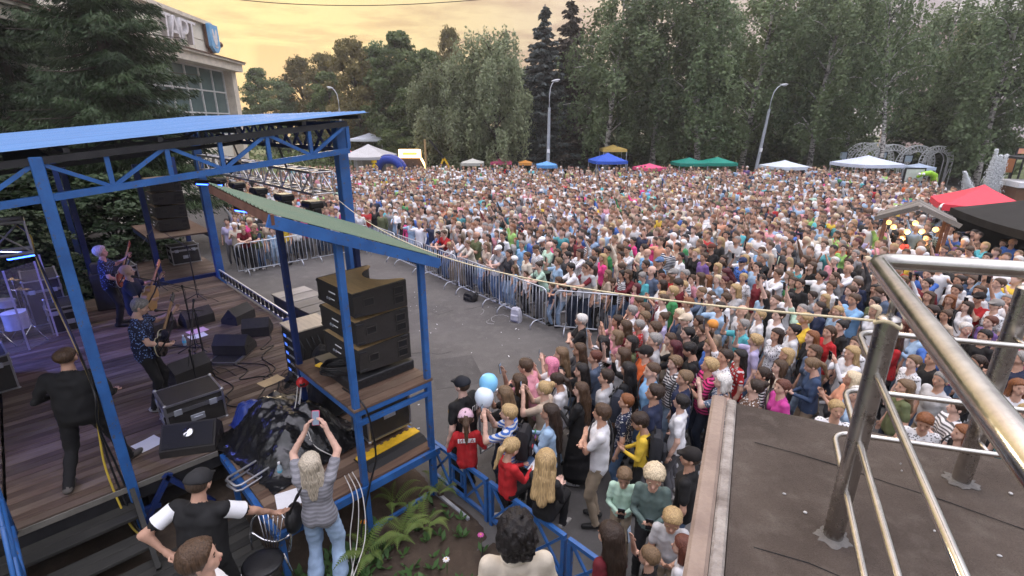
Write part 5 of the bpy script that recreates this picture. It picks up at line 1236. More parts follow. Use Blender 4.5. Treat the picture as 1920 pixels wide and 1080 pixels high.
# fountain
fp = aty(1862, 340, 31); ft = thing('fountain', 'white water fountain jets rising at the right behind the crowd', 'fountain', (fp.x, 31, 0), 0)
mb = MB(); mb.lathe([(3.6,0),(3.6,.55),(3.3,.55),(3.3,.1)], n=28); mb.build('basin', M_conc, ft)
mb = MB(); mb.lathe([(0,.40),(3.3,.40)], n=28); mb.build('basin_water', mat('pool_water', (.05,.09,.09), .08, bump=.3, bscale=8), ft)
M_jet = mat('foaming_water', (.88,.92,.94), .35, var=.05, alpha=.7, bump=0); rj = np.random.default_rng(8)
ztop = aty(1862, 280, 31).z
for k, (dx_, top) in enumerate(((-.35, ztop), (.35, ztop-.3), (-1.9, ztop*.62), (.0, ztop*.9))):
    n = 3600; h = rj.random(n)**.8; z = .4+(top-.4)*h; sp = .05+.30*(1-h)**1.3; x = dx_*(.55+.45*h)+rj.normal(0, 1, n)*sp*.7; y = rj.normal(0, 1, n)*sp*.7; s_ = rj.uniform(.008, .021, n)
    base = np.array([(1,0,0),(0,1,0),(-1,0,0),(0,-1,0),(0,0,3.4),(0,0,-3.4)]); fcs = np.array([(0,1,4),(1,2,4),(2,3,4),(3,0,4),(1,0,5),(2,1,5),(3,2,5),(0,3,5)])
    V = (base[None]*s_[:, None, None]+np.stack([x, y, z], 1)[:, None]).reshape(-1, 3); Fq = (fcs[None]+6*np.arange(n)[:, None, None]).reshape(-1, 3)
    stuff(link('water_jet', np_mesh('water_jet', V, Fq, M_jet, smooth=True), ft))
# stall right of the fountain
sp_ = aty(1905, 322, 30); t = thing('market_stall', 'market stall with white counter at the right edge', 'stall', (sp_.x+2.3, 30, 0), R(-20))
mb = MB(); mb.box((0, 0, 1.5), (4, 2.2, .35), bev=.03); mb.build('counter_top', M_white, t)
mb = MB(); mb.box((0, .1, .66), (3.8, 2.0, 1.3)); mb.build('counter', mat('stall_brown', (.18,.09,.05), .6, scale=2), t)
mb = MB(); mb.box((0, .6, 3.0), (4.2, 2.6, .12)); mb.build('roof', M_dark, t)
for s in (-1, 1): mb = MB(); mb.box((s*1.9, 1.2, 1.5), (.1, .1, 3.0)); mb.build('post', M_dark, t)
pk = aty(1665, 330, 34)
# ================================================================== TREES
def leaf_mat(name, c1, c2, trans=.35):
    m = bpy.data.materials.new(name); m.use_nodes = True; nt = m.node_tree; L = nt.links.new; nt.nodes.clear()
    out = nd(nt, 'ShaderNodeOutputMaterial'); at_n = nd(nt, 'ShaderNodeAttribute', attribute_name='tint'); oi = nd(nt, 'ShaderNodeObjectInfo')
    mx_ = nd(nt, 'ShaderNodeMix', data_type='RGBA'); mx_.inputs[6].default_value = (*c1, 1); mx_.inputs[7].default_value = (*c2, 1); L(at_n.outputs['Fac'], mx_.inputs[0])
    hs = nd(nt, 'ShaderNodeHueSaturation'); vr = nd(nt, 'ShaderNodeMapRange'); vr.inputs[3].default_value = .85; vr.inputs[4].default_value = 1.2; L(oi.outputs['Random'], vr.inputs[0]); L(vr.outputs[0], hs.inputs['Value']); L(mx_.outputs[2], hs.inputs['Color'])
    p = nd(nt, 'ShaderNodeBsdfPrincipled'); p.inputs['Roughness'].default_value = .55; p.inputs['Specular IOR Level'].default_value = .25; L(hs.outputs[0], p.inputs['Base Color'])
    tr = nd(nt, 'ShaderNodeBsdfTranslucent'); L(hs.outputs[0], tr.inputs['Color']); ms = nd(nt, 'ShaderNodeMixShader'); ms.inputs[0].default_value = trans
    L(p.outputs[0], ms.inputs[1]); L(tr.outputs[0], ms.inputs[2]); L(ms.outputs[0], out.inputs[0]); return m
M_lbirch = leaf_mat('birch_leaves', (.080, .125, .060), (.180, .235, .110)); M_lsage = leaf_mat('sage_leaves', (.145, .180, .100), (.270, .305, .175))
M_ldark = leaf_mat('linden_leaves', (.052, .088, .032), (.135, .175, .062)); M_lorange = leaf_mat('warm_olive_leaves', (.105, .098, .036), (.22, .180, .066))  # second material: warmer olive tone for some of the left-hand trees
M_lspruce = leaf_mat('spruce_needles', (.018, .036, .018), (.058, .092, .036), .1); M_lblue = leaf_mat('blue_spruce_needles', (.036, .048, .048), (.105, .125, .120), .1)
M_ldead = leaf_mat('brownish_needles', (.040, .034, .026), (.085, .068, .05), .1)
M_bark = mat('dark_bark', (.075, .060, .048), .9, scale=5, stretch=(1,1,.25), bump=.6, bscale=12)
def birch_bark():
    m = bpy.data.materials.new('birch_bark'); m.use_nodes = True; nt = m.node_tree; p = nt.nodes['Principled BSDF']; L = nt.links.new
    t_ = nd(nt, 'ShaderNodeTexCoord'); mp = nd(nt, 'ShaderNodeMapping'); mp.inputs['Scale'].default_value = (1.6, 1.6, 4.0); L(t_.outputs['Object'], mp.inputs[0])
    n = nd(nt, 'ShaderNodeTexNoise'); n.inputs['Scale'].default_value = 1.3; n.inputs['Detail'].default_value = 5; n.inputs['Roughness'].default_value = .8; L(mp.outputs[0], n.inputs['Vector'])
    r = nd(nt, 'ShaderNodeValToRGB'); r.color_ramp.elements[0].position = .44; r.color_ramp.elements[1].position = .52; r.color_ramp.elements[0].color = (.03,.028,.026,1); r.color_ramp.elements[1].color = (.52,.50,.47,1)
    L(n.outputs['Fac'], r.inputs[0]); L(r.outputs[0], p.inputs['Base Color']); p.inputs['Roughness'].default_value = .8; return m
M_birch = birch_bark()
def leaves_mesh(name, C, A, B, l, w, tint, mtl):
    n = len(C); V = np.empty((n, 4, 3), np.float32)
    V[:, 0] = C-A*l[:, None]*.5; V[:, 1] = C+B*w[:, None]*.5+A*l[:, None]*.05; V[:, 2] = C+A*l[:, None]*.5; V[:, 3] = C-B*w[:, None]*.5+A*l[:, None]*.05
    me = np_mesh(name, V.reshape(-1, 3), np.arange(4*n).reshape(-1, 4), mtl, smooth=False)
    a = me.attributes.new('tint', 'FLOAT', 'POINT'); a.data.foreach_set('value', np.repeat(tint, 4).astype(np.float32)); return me
def unit(v): return v/np.maximum(np.linalg.norm(v, axis=-1, keepdims=True), 1e-9)
def leaf_frames(r_, C, down, outw=1.0, rnd=.75):
    n = len(C); rad = C*np.array([1, 1, 0.]); N = unit(unit(rad)*outw+np.array([0, 0, .55])+r_.normal(0, rnd, (n, 3))); A = unit(np.cross(N, r_.normal(0, .6, (n, 3))+np.array([1., .3, 0])*r_.choice([-1, 1], (n, 1)))); A = unit(A+np.array([0, 0, -down])); A = unit(A-N*(A*N).sum(1, keepdims=True)); return A, np.cross(N, A)
def rand_frames(r_, n, down=0.):
    A = unit(r_.normal(0, 1, (n, 3))+np.array([0, 0, -down])); B = unit(np.cross(A, r_.normal(0, 1, (n, 3)))); return A, B
def make_birch(seed, H=16., RC=3.6, nl=15000, mtl=None, droop=1.0, lean=.0, base=.16, leaf=.24):
    r_ = np.random.default_rng(seed); mb = MB(); tp = []
    for i in range(9):
        s_ = i/8; tp.append(Vector((lean*H*s_**1.3+.25*math.sin(s_*4+seed), .2*math.sin(s_*3+seed*2), H*.97*s_)))
    mb.tube(tp, [.20*(1-s_/9)+.02 for s_ in range(9)], 8)
    C = []; T = []; nlimb = 46
    for k in range(nlimb):
        f = base+(.98-base)*((k+r_.random())/nlimb); idx = f*8; i0 = min(int(idx), 7); p0 = np.array(tp[i0].lerp(tp[i0+1], idx-i0))
        prof = math.sin(math.pi*min(1, (f-base)/(1-base)*.80+.17))**.75; ll = RC*prof*r_.uniform(.75, 1.1)
        an = k*2.4+r_.uniform(-.5, .5); d = np.array([math.cos(an), math.sin(an), 0]); pts = []
        rise = ll*r_.uniform(.5, 1.0)
        for j in range(6):
            s_ = j/5; pts.append(p0+d*ll*s_+np.array([0, 0, rise*math.sin(s_*2.0)*.75]))
        if k % 2 == 0: mb.tube([tuple(q) for q in pts], [.055*(1-j/6)+.008 for j in range(6)], 5)
        ns = max(5, int(nl/nlimb/26*prof*1.4)); tl = r_.uniform(0, 1)
        for s in range(ns):
            s_ = r_.uniform(.2, 1.0)**.7; q = pts[0]+(pts[-1]-pts[0])*s_; q = np.array([q[0], q[1], p0[2]+rise*math.sin(s_*2.0)*.75])+r_.normal(0, .28, 3)
            hl = r_.uniform(.8, 2.6)*droop; m = 26; t = r_.random(m); off = r_.normal(0, .13, (m, 3))
            P = q+np.stack([d[0]*.25*t+off[:, 0], d[1]*.25*t+off[:, 1], -hl*t+off[:, 2]], 1); C.append(P); T.append(np.clip(tl*.55+r_.random(m)*.45, 0, 1))
    C = np.concatenate(C); T = np.concatenate(T); mk_ = C[:, 2] > .8; C = C[mk_]; T = T[mk_]; n = len(C)
    A, B = leaf_frames(r_, C, 1.2*droop); l = r_.uniform(.75, 1.35, n)*leaf; w = l*r_.uniform(.45, .7, n)
    return mb, leaves_mesh('crown', C, A, B, l, w, T, mtl), n
def make_round(seed, H=12., RC=3.4, nl=15000, mtl=None, base=.07, leaf=.26, nclump=150):
    r_ = np.random.default_rng(seed); mb = MB(); tp = [Vector((.2*math.sin(s*.9+seed), .15*math.sin(s*1.3), H*.9*s/7)) for s in range(8)]
    mb.tube(tp, [.24*(1-s/8.5)+.02 for s in range(8)], 8); C = []; T = []
    for k in range(nclump):
        f = base+(1-base)*r_.random()**.9; prof = (math.sin(math.pi*min(1, (f-base)/(1-base)*.72+.24))**.7)*(.8+.35*r_.random()); rad = RC*prof*r_.random()**.45; an = r_.uniform(0, 6.28)
        c = np.array([rad*math.cos(an), rad*math.sin(an), H*f]); cr_ = r_.uniform(.4, .85)*RC/3.4
        if k % 3 == 0:
            zz = max(.15, f-.16); i0 = min(int(zz/.9*7), 6); p0 = tp[i0]; mb.tube([p0, p0.lerp(Vector(c), .5)+Vector((0,0,.25)), Vector(c)], [.07,.045,.015], 5)
        m = int(nl/nclump*r_.uniform(.7, 1.3)); v = unit(r_.normal(0, 1, (m, 3)))*(r_.random((m, 1))**.45)*cr_*np.array([1.15, 1.15, .8]); C.append(c+v); T.append(np.clip(r_.uniform(0, .6)+r_.random(m)*.4, 0, 1))
    C = np.concatenate(C); T = np.concatenate(T); n = len(C); A, B = leaf_frames(r_, C, .3); l = r_.uniform(.7, 1.3, n)*leaf; w = l*r_.uniform(.5, .8, n)
    return mb, leaves_mesh('crown', C, A, B, l, w, T, mtl), n
def make_spruce(seed, H=18., RC=3.2, dens=1.0, mtl=None, leaf=.34, base=.08, per=46, whorls=34, nb=11, wr=(.18,.34)):
    r_ = np.random.default_rng(seed); mb = MB(); mb.tube([(0,0,H*s/6) for s in range(7)], [.30*(1-s/6.6)+.02 for s in range(7)], 9)
    C = []; A = []; T = []
    for k in range(whorls):
        f = base+(1-base)*((k+.5*r_.random())/whorls); ll0 = RC*(1-f)**.85+.25
        for b in range(nb if f < .8 else 6):
            f = min(.985, max(base, base+(1-base)*((k+r_.uniform(-.4, 1.4))/whorls))); ll0 = RC*(1-f)**.85+.25; an = r_.uniform(0, 6.28); ll = ll0*r_.uniform(.55, 1.15); d = np.array([math.cos(an), math.sin(an), 0]); sd = np.array([-d[1], d[0], 0]); tl = r_.random()*.6
            if b % 4 == 0 and f < .75: mb.tube([(0,0,H*f), tuple(d*ll*.6+np.array([0,0,H*f-ll*.12])), tuple(d*ll+np.array([0,0,H*f-ll*.14]))], [.04,.02,.008], 4)
            m = int(per*dens*(ll/RC+.25)*1.4); s_ = r_.uniform(.12, 1.0, m); side = r_.uniform(-1, 1, m)
            w = ll*.30*np.sin(np.pi*np.clip(s_*.85+.1, 0, 1)); z = H*f-ll*.26*s_+ll*.12*s_**3-np.abs(side)*w*.35-r_.random(m)*.30*(1-.3*s_)
            P = d[None]*(ll*s_)[:, None]+sd[None]*(side*w)[:, None]; P[:, 2] = z; C.append(P)
            a = d[None]*.8+sd[None]*(side*1.0)[:, None]+r_.normal(0, .25, (m, 3)); a[:, 2] -= .45+.5*r_.random(m); A.append(unit(a)); T.append(np.clip(tl+.4*r_.random(m)*s_, 0, 1))
    C = np.concatenate(C); A = np.concatenate(A); T = np.concatenate(T); n = len(C); B = unit(np.cross(A, r_.normal(0, 1, (n, 3)))); l = r_.uniform(.7, 1.4, n)*leaf; w = l*r_.uniform(*wr, n)
    return mb, leaves_mesh('crown', C, A, B, l, w, T, mtl), n
PROTO = {}
def proto(key, fn, bark):
    mb, cr_, n = fn(); PROTO[key] = (mb.mesh('trunk', bark, True), cr_)
proto('b1', lambda: make_birch(1, mtl=M_lbirch), M_birch); proto('b2', lambda: make_birch(2, RC=4.0, mtl=M_lbirch, lean=.06), M_birch); proto('b3', lambda: make_birch(3, RC=3.4, mtl=M_lbirch, droop=1.3, lean=-.05), M_birch)
proto('w1', lambda: make_birch(4, H=11, RC=4.4, mtl=M_lsage, droop=1.15, base=.10, nl=24000, leaf=.24), M_bark); proto('r1', lambda: make_round(5, mtl=M_ldark, nl=19000, leaf=.30), M_bark); proto('r2', lambda: make_round(6, mtl=M_lorange, nl=16000, leaf=.28), M_bark)
proto('r3', lambda: make_round(7, mtl=M_lbirch, RC=3.0, nclump=80), M_bark); proto('s1', lambda: make_spruce(8, RC=3.8, mtl=M_lblue, leaf=.42, per=62, whorls=36, nb=11, wr=(.3,.55)), M_bark); proto('s2', lambda: make_spruce(9, RC=3.8, mtl=M_ldead, leaf=.42, per=56, whorls=36, nb=11, wr=(.3,.55)), M_bark)
proto('bs', lambda: make_birch(11, H=15, RC=3.4, nl=7000, mtl=M_lbirch, droop=1.4, lean=.12, base=.38), M_birch)
proto('near', lambda: make_spruce(10, H=17, RC=4.0, mtl=M_lspruce, leaf=.21, per=300, whorls=44, nb=13, base=.13, wr=(.11,.2)), M_bark)
HREF = dict(b1=16, b2=16, b3=16, w1=11, r1=12, r2=12, r3=12, s1=18, s2=18, bs=15, near=17); WREF = dict(b1=3.9, b2=4.3, b3=3.7, w1=4.7, r1=3.6, r2=3.6, r3=3.2, s1=3.8, s2=3.8, bs=3.7, near=4.0)
def tree(key, px, pyt, Y, wpx, label, rz, name, group='trees along the far side of the plaza'):
    p = aty(px, pyt, Y); zc = Y*_c-(8-CAM_H)*_s; sc_ = p.z/HREF[key]; sw = (wpx/2/F_PX*zc)/WREF[key]
    t = thing(name, label, 'tree', (p.x, Y, 0), rz, group); t.scale = (sw, sw, sc_)
    link('trunk', PROTO[key][0], t); link('crown', PROTO[key][1], t); return t
TL = [  # key, px, top y, Y, width px, label
 ('r1', 480, 132, 84, 90, 'dark tree just right of the public building', 'broadleaf_tree'), ('r2', 560, 112, 74, 110, 'orange-tinted tree above the far end of the stage roof', 'broadleaf_tree'),
 ('r2', 655, 78, 62, 120, 'tall warm olive tree behind the small distant lamp', 'broadleaf_tree'), ('r1', 745, 68, 60, 150, 'dark green tree left of the sage willow', 'broadleaf_tree'),
 ('r2', 842, 58, 72, 80, 'thin warm olive tree poking up behind the willow', 'broadleaf_tree'), ('w1', 838, 118, 51, 190, 'sage green weeping tree, left one of the pair', 'weeping_tree'),
 ('w1', 925, 62, 50, 190, 'sage green weeping tree left of the spruces', 'weeping_tree'), ('s1', 1022, 8, 53, 165, 'grey-blue spruce behind the tall street lamp', 'spruce_tree'),
 ('s2', 1072, -2, 54, 175, 'brownish spruce right of the grey-blue one', 'spruce_tree'), ('b1', 1165, -45, 48, 210, 'birch beside the spruces, first of the birch row', 'birch_tree'),
 ('b2', 1262, -70, 49, 240, 'large birch above the green tents', 'birch_tree'), ('b3', 1352, -55, 47, 220, 'weeping birch left of the leaning street lamp', 'birch_tree'),
 ('b1', 1452, -60, 52, 230, 'birch behind the leaning street lamp', 'birch_tree'), ('r1', 1540, -30, 55, 220, 'dark linden between the birches', 'broadleaf_tree'),
 ('b2', 1588, -75, 47, 210, 'birch with pale forked trunk left of the arches', 'birch_tree'), ('b3', 1655, -40, 58, 170, 'birch behind the white arches', 'birch_tree'),
 ('bs', 1728, -40, 41, 170, 'thin leaning birch with spotted white trunk beside the arches', 'birch_tree'), ('b1', 1810, -20, 54, 200, 'birch behind the fountain', 'birch_tree'),
 ('r1', 1880, 38, 45, 220, 'dense dark tree at the right edge', 'broadleaf_tree'), ('b3', 1945, -60, 40, 210, 'weeping birch at the right edge of the picture', 'birch_tree'),
 ('r3', 705, 100, 68, 110, 'yellow-green tree behind the blue inflatable', 'broadleaf_tree'), ('r1', 610, 140, 66, 90, 'low dark tree left of the blue corner post', 'broadleaf_tree'),
 ('r1', 1110, 120, 62, 150, 'dark tree filling the gap behind the spruces', 'broadleaf_tree'), ('r1', 1320, 60, 66, 200, 'dark tree behind the large birch', 'broadleaf_tree'),
 ('r1', 1430, 90, 64, 180, 'dark tree low behind the leaning street lamp', 'broadleaf_tree'), ('r3', 1780, 120, 50, 150, 'olive bushy tree above the fountain', 'broadleaf_tree'),
 ('r1', 1200, 90, 60, 190, 'dark tree behind the blue tent', 'broadleaf_tree'), ('r3', 1600, 130, 62, 120, 'olive tree behind the forked birch', 'broadleaf_tree'), ('r3', 985, 130, 60, 120, 'green tree between willow and spruces', 'broadleaf_tree'),
 ('r3', 520, 150, 70, 100, 'pale hazy tree beyond the building corner', 'broadleaf_tree'), ('r3', 700, 84, 64, 130, 'tall olive tree left of the dark green one', 'broadleaf_tree'), ('r1', 800, 100, 66, 130, 'dark tree behind the left weeping tree', 'broadleaf_tree'), ('r2', 605, 105, 70, 110, 'warm olive tree behind the roof corner', 'broadleaf_tree'),
 ('r1', 905, 150, 58, 160, 'dark tree behind the pale parasol tent', 'broadleaf_tree'), ('r1', 770, 170, 54, 130, 'shady tree behind the lit kiosk', 'broadleaf_tree'), ('r1', 1830, 180, 44, 150, 'dark shrubby tree behind the fountain jets', 'broadleaf_tree')]
for k, (key, px, pyt, Y, wpx, lb, nm) in enumerate(TL): tree(key, px, pyt, Y, wpx, lb, k*1.7, nm)
p = at(272, 440, .0)
ns_ = thing('spruce_tree', 'big dark spruce behind the stage roof hiding the building', 'tree', (-14.5, 19.4, 0), .6); ns_.scale = (.95, .95, 1.0)
link('trunk', PROTO['near'][0], ns_); link('crown', PROTO['near'][1], ns_)
ns2 = thing('spruce_tree', 'second dark spruce at the far left edge', 'tree', (-19.6, 20.8, 0), 2.1); ns2.scale = (1.0, 1.0, .95)
link('trunk', PROTO['near'][0], ns2); link('crown', PROTO['near'][1], ns2)
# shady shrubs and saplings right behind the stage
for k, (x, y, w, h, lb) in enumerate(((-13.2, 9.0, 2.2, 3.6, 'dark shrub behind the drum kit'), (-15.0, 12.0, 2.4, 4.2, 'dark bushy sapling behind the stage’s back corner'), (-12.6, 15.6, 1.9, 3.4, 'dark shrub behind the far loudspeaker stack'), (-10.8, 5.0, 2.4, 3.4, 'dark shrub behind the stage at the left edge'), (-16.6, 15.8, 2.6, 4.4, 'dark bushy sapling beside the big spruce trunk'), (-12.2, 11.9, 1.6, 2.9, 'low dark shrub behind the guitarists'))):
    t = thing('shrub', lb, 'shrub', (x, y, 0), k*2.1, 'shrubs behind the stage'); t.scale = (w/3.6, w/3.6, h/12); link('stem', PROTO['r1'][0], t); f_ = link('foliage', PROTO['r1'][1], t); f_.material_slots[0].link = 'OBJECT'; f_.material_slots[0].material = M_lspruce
# undergrowth band under the far trees
r_ = np.random.default_rng(31); n = 9000; X = r_.uniform(-32, 52, n); Yh = r_.uniform(58, 72, n); Zh = r_.random(n)**1.4*3.6*(.6+.4*np.sin(X*.5)*np.sin(X*.17+1)); C = np.stack([X, Yh, Zh+.1], 1)
A, B = rand_frames(r_, n, .2); l = r_.uniform(.35, .7, n)
hd_ = link('undergrowth', leaves_mesh('undergrowth', C, A, B, l, l*.6, r_.random(n), M_ldark)); tag(stuff(hd_), 'dark bushes under the far trees', 'undergrowth')
# ================================================================== PEOPLE
def rotm(ax, deg): return np.array(Matrix.Rotation(R(deg), 3, ax))
def ik(a, c, l1, l2, pole):
    a, c, pole = map(lambda q: np.asarray(q, float), (a, c, pole)); v = c-a; d = np.linalg.norm(v); dm = l1+l2-.004
    if d > dm: c = a+v/d*dm; v = c-a; d = dm
    d = max(d, abs(l1-l2)+.01); u = v/np.linalg.norm(v); x = (l1*l1-l2*l2+d*d)/(2*d); h = math.sqrt(max(0, l1*l1-x*x)); p = pole-u*np.dot(pole, u); p = p/max(np.linalg.norm(p), 1e-6)
    return a+u*x+p*h, c
SKIN, TOP, SLV, BOT, SHIN, SHOE, HAIR, EYE, LIP = range(9)
def person_prims(build='m', skirt=0, **k):
    g = lambda n, d: k.get(n, d)
    pel = np.array(g('pel', (0, 0, .93)), float); Rt = rotm('Z', g('twist', 0)) @ rotm('X', -g('lean', 0)) @ rotm('Y', g('side', 0))
    sh, hipw, rc, rw, rh = dict(m=(.178, .085, .112, .108, .108), f=(.152, .088, .100, .088, .116), k=(.150, .075, .092, .090, .092), h=(.190, .10, .125, .130, .125))[build]
    hs = 1.22 if build == 'k' else 1.0; arm1, arm2 = .285, .255
    T = lambda x, y, z: pel+Rt @ np.array([x, y, z]); P = []
    def add(a, b, ra, rb, t, sm=.03): P.append((np.asarray(a, float), np.asarray(b, float), ra, rb, t, sm))
    nb = T(0, 0, .52)
    for s in (-1, 1):
        add(T(s*.05, 0, .02), T(s*.055, 0, .16), rh-.004, rw, TOP); add(T(s*.055, 0, .16), T(s*.075, .005, .36), rw, rc, TOP); add(T(s*.06, 0, -.03), T(s*.055, 0, .10), rh+.004, rw+.004, TOP)
        add(T(s*.05, .0, -.05), T(s*.05, 0, .0), rh-.010, rh-.012, BOT)
        add(T(s*.07, 0, .42), T(s*sh, 0, .455), .062, .062, TOP)
        if build == 'f': add(T(s*.062, .075, .315), T(s*.062, .085, .30), .055, .052, TOP)
    if build in 'mh': add(T(0, .05, .30), T(0, .05, .38), .09, .09, TOP)
    add(T(0, .0, .49), T(0, .005, .54), .056, .052, SKIN, .02); add(T(-.03, -.028, .455), T(.03, -.028, .455), .066, .066, TOP, .02); add(T(0, -.03, .46), T(0, -.022, .492), .061, .057, TOP, .01)
    # head
    Hm = Matrix.Translation(Vector(T(0, .005, .545))) @ Matrix(Rt.tolist()).to_4x4() @ Matrix.Rotation(R(g('hy', 0)), 4, 'Z') @ Matrix.Rotation(R(g('hp', 0)), 4, 'X') @ Matrix.Scale(hs, 4)
    hl = lambda x, y, z: np.array(Hm @ Vector((x, y, z)))
    for (a, b, ra, rb) in (((0,-.018,.158),(0,.012,.162),.086,.082), ((0,.040,.118),(0,.056,.078),.060,.045), ((-.03,.045,.108),(.03,.045,.108),.042,.042), ((0,.058,.055),(0,.062,.050),.030,.028)):
        add(hl(*a), hl(*b), ra*hs, rb*hs, SKIN, .012)
    add(hl(0, .094, .128), hl(0, .110, .104), .009*hs, .0155*hs, SKIN, .006)
    for s in (-1, 1): add(hl(s*.083, -.004, .125), hl(s*.084, .0, .095), .018*hs, .012*hs, SKIN, .006)
    add(hl(0, -.008, -.03), hl(0, .0, .07), .051*min(hs, 1.05), .049*min(hs, 1.05), SKIN, .02)
    # arms
    hands = []
    for s, hn, en in ((-1, 'lh', 'le'), (1, 'rh', 're')):
        S0 = T(s*sh, 0, .45); tgt = g(hn, (s*(.25 if build != 'k' else .22), .05, .865)); E_, W_ = ik(S0, tgt, arm1, arm2, g(en, (s*.5, -.7, -.35)))
        m_ = S0+(E_-S0)*.62; add(S0, m_, .060, .056, TOP, .02); add(m_-(m_-S0)*.1, E_, .043, .038, SLV, .012); add(E_, W_, .040, .028, SLV, .012)
        d = (W_-E_)/max(np.linalg.norm(W_-E_), 1e-6); hd = g(hn+'d', None); d = d if hd is None else unit(np.array(hd, float)); pe = W_+d*.075
        add(W_, pe, .026, .030, SKIN, .01); hands.append((W_, pe, d, s))
    # legs
    for s, fn, kn in ((-1, 'lf', 'lk'), (1, 'rf', 'rk')):
        h0 = pel+np.array([s*hipw, 0, -.02]) if not k.get('legrot') else T(s*hipw, 0, -.02); tgt = g(fn, (s*.105, 0, .085)); K_, A_ = ik(h0, tgt, .43, .42, g(kn, (s*.08, 1, 0)))
        add(h0, K_, .088, .064 if not k.get('wide') else .085, BOT, .025); add(K_, A_, .060, .050 if not k.get('wide') else .085, SHIN, .015)
        fd_ = np.array(g(fn+'d', (s*.18, 1, 0)), float); fd_ = fd_/np.linalg.norm(fd_); f0 = A_+np.array([0, 0, -.03])-fd_*.04; add(f0, A_+fd_*.15+np.array([0, 0, -.048]), .043, .034, SHOE, .01); add(A_, A_+np.array([0, 0, -.03]), .045, .045, SHOE, .01)
    if skirt:
        z1 = {1: .50, 2: .22}[skirt]
        for i in range(3):
            a = 2.1*i; add((pel[0]+.03*math.cos(a), pel[1]+.03*math.sin(a), .96), (pel[0]+.06*math.cos(a), pel[1]+.06*math.sin(a), z1), .11, .135+.02*skirt, BOT, .03)
    return P, Hm, hands
def eval_grid(P, xs, ys, zs, cut=None):
    D = np.full((len(xs), len(ys), len(zs)), 1.0, np.float32)
    for (a, b, ra, rb, t, sm) in P:
        r_ = max(ra, rb)+.09; lo, hi = np.minimum(a, b)-r_, np.maximum(a, b)+r_
        i0, i1 = np.searchsorted(xs, lo[0]), np.searchsorted(xs, hi[0]); j0, j1 = np.searchsorted(ys, lo[1]), np.searchsorted(ys, hi[1]); k0, k1 = np.searchsorted(zs, lo[2]), np.searchsorted(zs, hi[2])
        if i1 <= i0 or j1 <= j0 or k1 <= k0: continue
        X = xs[i0:i1, None, None]; Y = ys[None, j0:j1, None]; Z = zs[None, None, k0:k1]; d = b-a; L2 = max(float(d @ d), 1e-9)
        t_ = np.clip(((X-a[0])*d[0]+(Y-a[1])*d[1]+(Z-a[2])*d[2])/L2, 0, 1)
        ds = np.sqrt((X-a[0]-t_*d[0])**2+(Y-a[1]-t_*d[1])**2+(Z-a[2]-t_*d[2])**2)-(ra+(rb-ra)*t_)
        o = D[i0:i1, j0:j1, k0:k1]; h = np.clip(sm-np.abs(o-ds), 0, None)/sm; D[i0:i1, j0:j1, k0:k1] = np.minimum(o, ds)-h*h*sm*.25
    return D
def surf_nets(D, xs, ys, zs):
    s = D < 0; nx, ny, nz = D.shape; acc = np.zeros((nx-1, ny-1, nz-1, 3), np.float32); cnt = np.zeros((nx-1, ny-1, nz-1), np.float32)
    G = np.stack(np.meshgrid(xs, ys, zs, indexing='ij'), -1).astype(np.float32)
    sl = lambda o, n: slice(o, o+n-1)
    for ax in range(3):
        oth = [q for q in range(3) if q != ax]
        for o1 in (0, 1):
            for o2 in (0, 1):
                o = [0, 0, 0]; o[oth[0]] = o1; o[oth[1]] = o2; o_ = list(o); o_[ax] = 1
                a = tuple(sl(o[q], D.shape[q]) for q in range(3)); b = tuple(sl(o_[q], D.shape[q]) for q in range(3))
                m = s[a] != s[b]; da, db = D[a][m], D[b][m]; t = (da/(da-db))[:, None]; acc[m] += G[a][m]*(1-t)+G[b][m]*t; cnt[m] += 1
    act = cnt > 0; idx = np.full(act.shape, -1, np.int64); idx[act] = np.arange(act.sum()); V = acc[act]/cnt[act][:, None]; F_ = []
    for ax in range(3):
        o1, o2 = (ax+1) % 3, (ax+2) % 3; a = [slice(None)]*3; a[ax] = slice(0, -1); b = [slice(None)]*3; b[ax] = slice(1, None)
        inn = [slice(None)]*3; inn[o1] = slice(1, -1); inn[o2] = slice(1, -1)
        sa, sb = s[tuple(a)][tuple(inn)], s[tuple(b)][tuple(inn)]; w = np.argwhere(sa != sb)
        if len(w) == 0: continue
        w[:, o1] += 1; w[:, o2] += 1; q = []
        for (p1, p2) in ((1, 1), (0, 1), (0, 0), (1, 0)):
            c = w.copy(); c[:, o1] -= p1; c[:, o2] -= p2; q.append(idx[c[:, 0], c[:, 1], c[:, 2]])
        q = np.stack(q, 1); fl = sa[tuple((w-np.eye(3, dtype=int)[o1]-np.eye(3, dtype=int)[o2]).T)]; q[~fl] = q[~fl][:, ::-1]; F_.append(q)
    return V, np.concatenate(F_)
def tags_of(P, C):
    best = np.full(len(C), 9., np.float32); tg = np.zeros(len(C), np.int32)
    for (a, b, ra, rb, t, sm) in P:
        d = b-a; L2 = max(float(d @ d), 1e-9); t_ = np.clip((C-a) @ d/L2, 0, 1); ds = np.linalg.norm(C-a-t_[:, None]*d, axis=1)-(ra+(rb-ra)*t_); m = ds < best; best[m] = ds[m]; tg[m] = t
    return tg
def axis(lo, hi, f0, f1, fine, coarse):
    v = [lo]
    while v[-1] < hi: v.append(v[-1]+(fine if f0 <= v[-1] < f1 else coarse))
    return np.array(v)
def tube_np(pts, rs, n=5):
    pts = np.array(pts); V = []; m = len(pts)
    for i in range(m):
        t = unit(pts[min(i+1, m-1)]-pts[max(i-1, 0)]); x = unit(np.cross(t, [.31, .77, .55])); y = np.cross(t, x)
        for k in range(n): a = 6.2832*k/n; V.append(pts[i]+(x*math.cos(a)+y*math.sin(a))*rs[i])
    F_ = [(i*n+k, i*n+(k+1) % n, (i+1)*n+(k+1) % n, (i+1)*n+k) for i in range(m-1) for k in range(n)]; return np.array(V), np.array(F_)
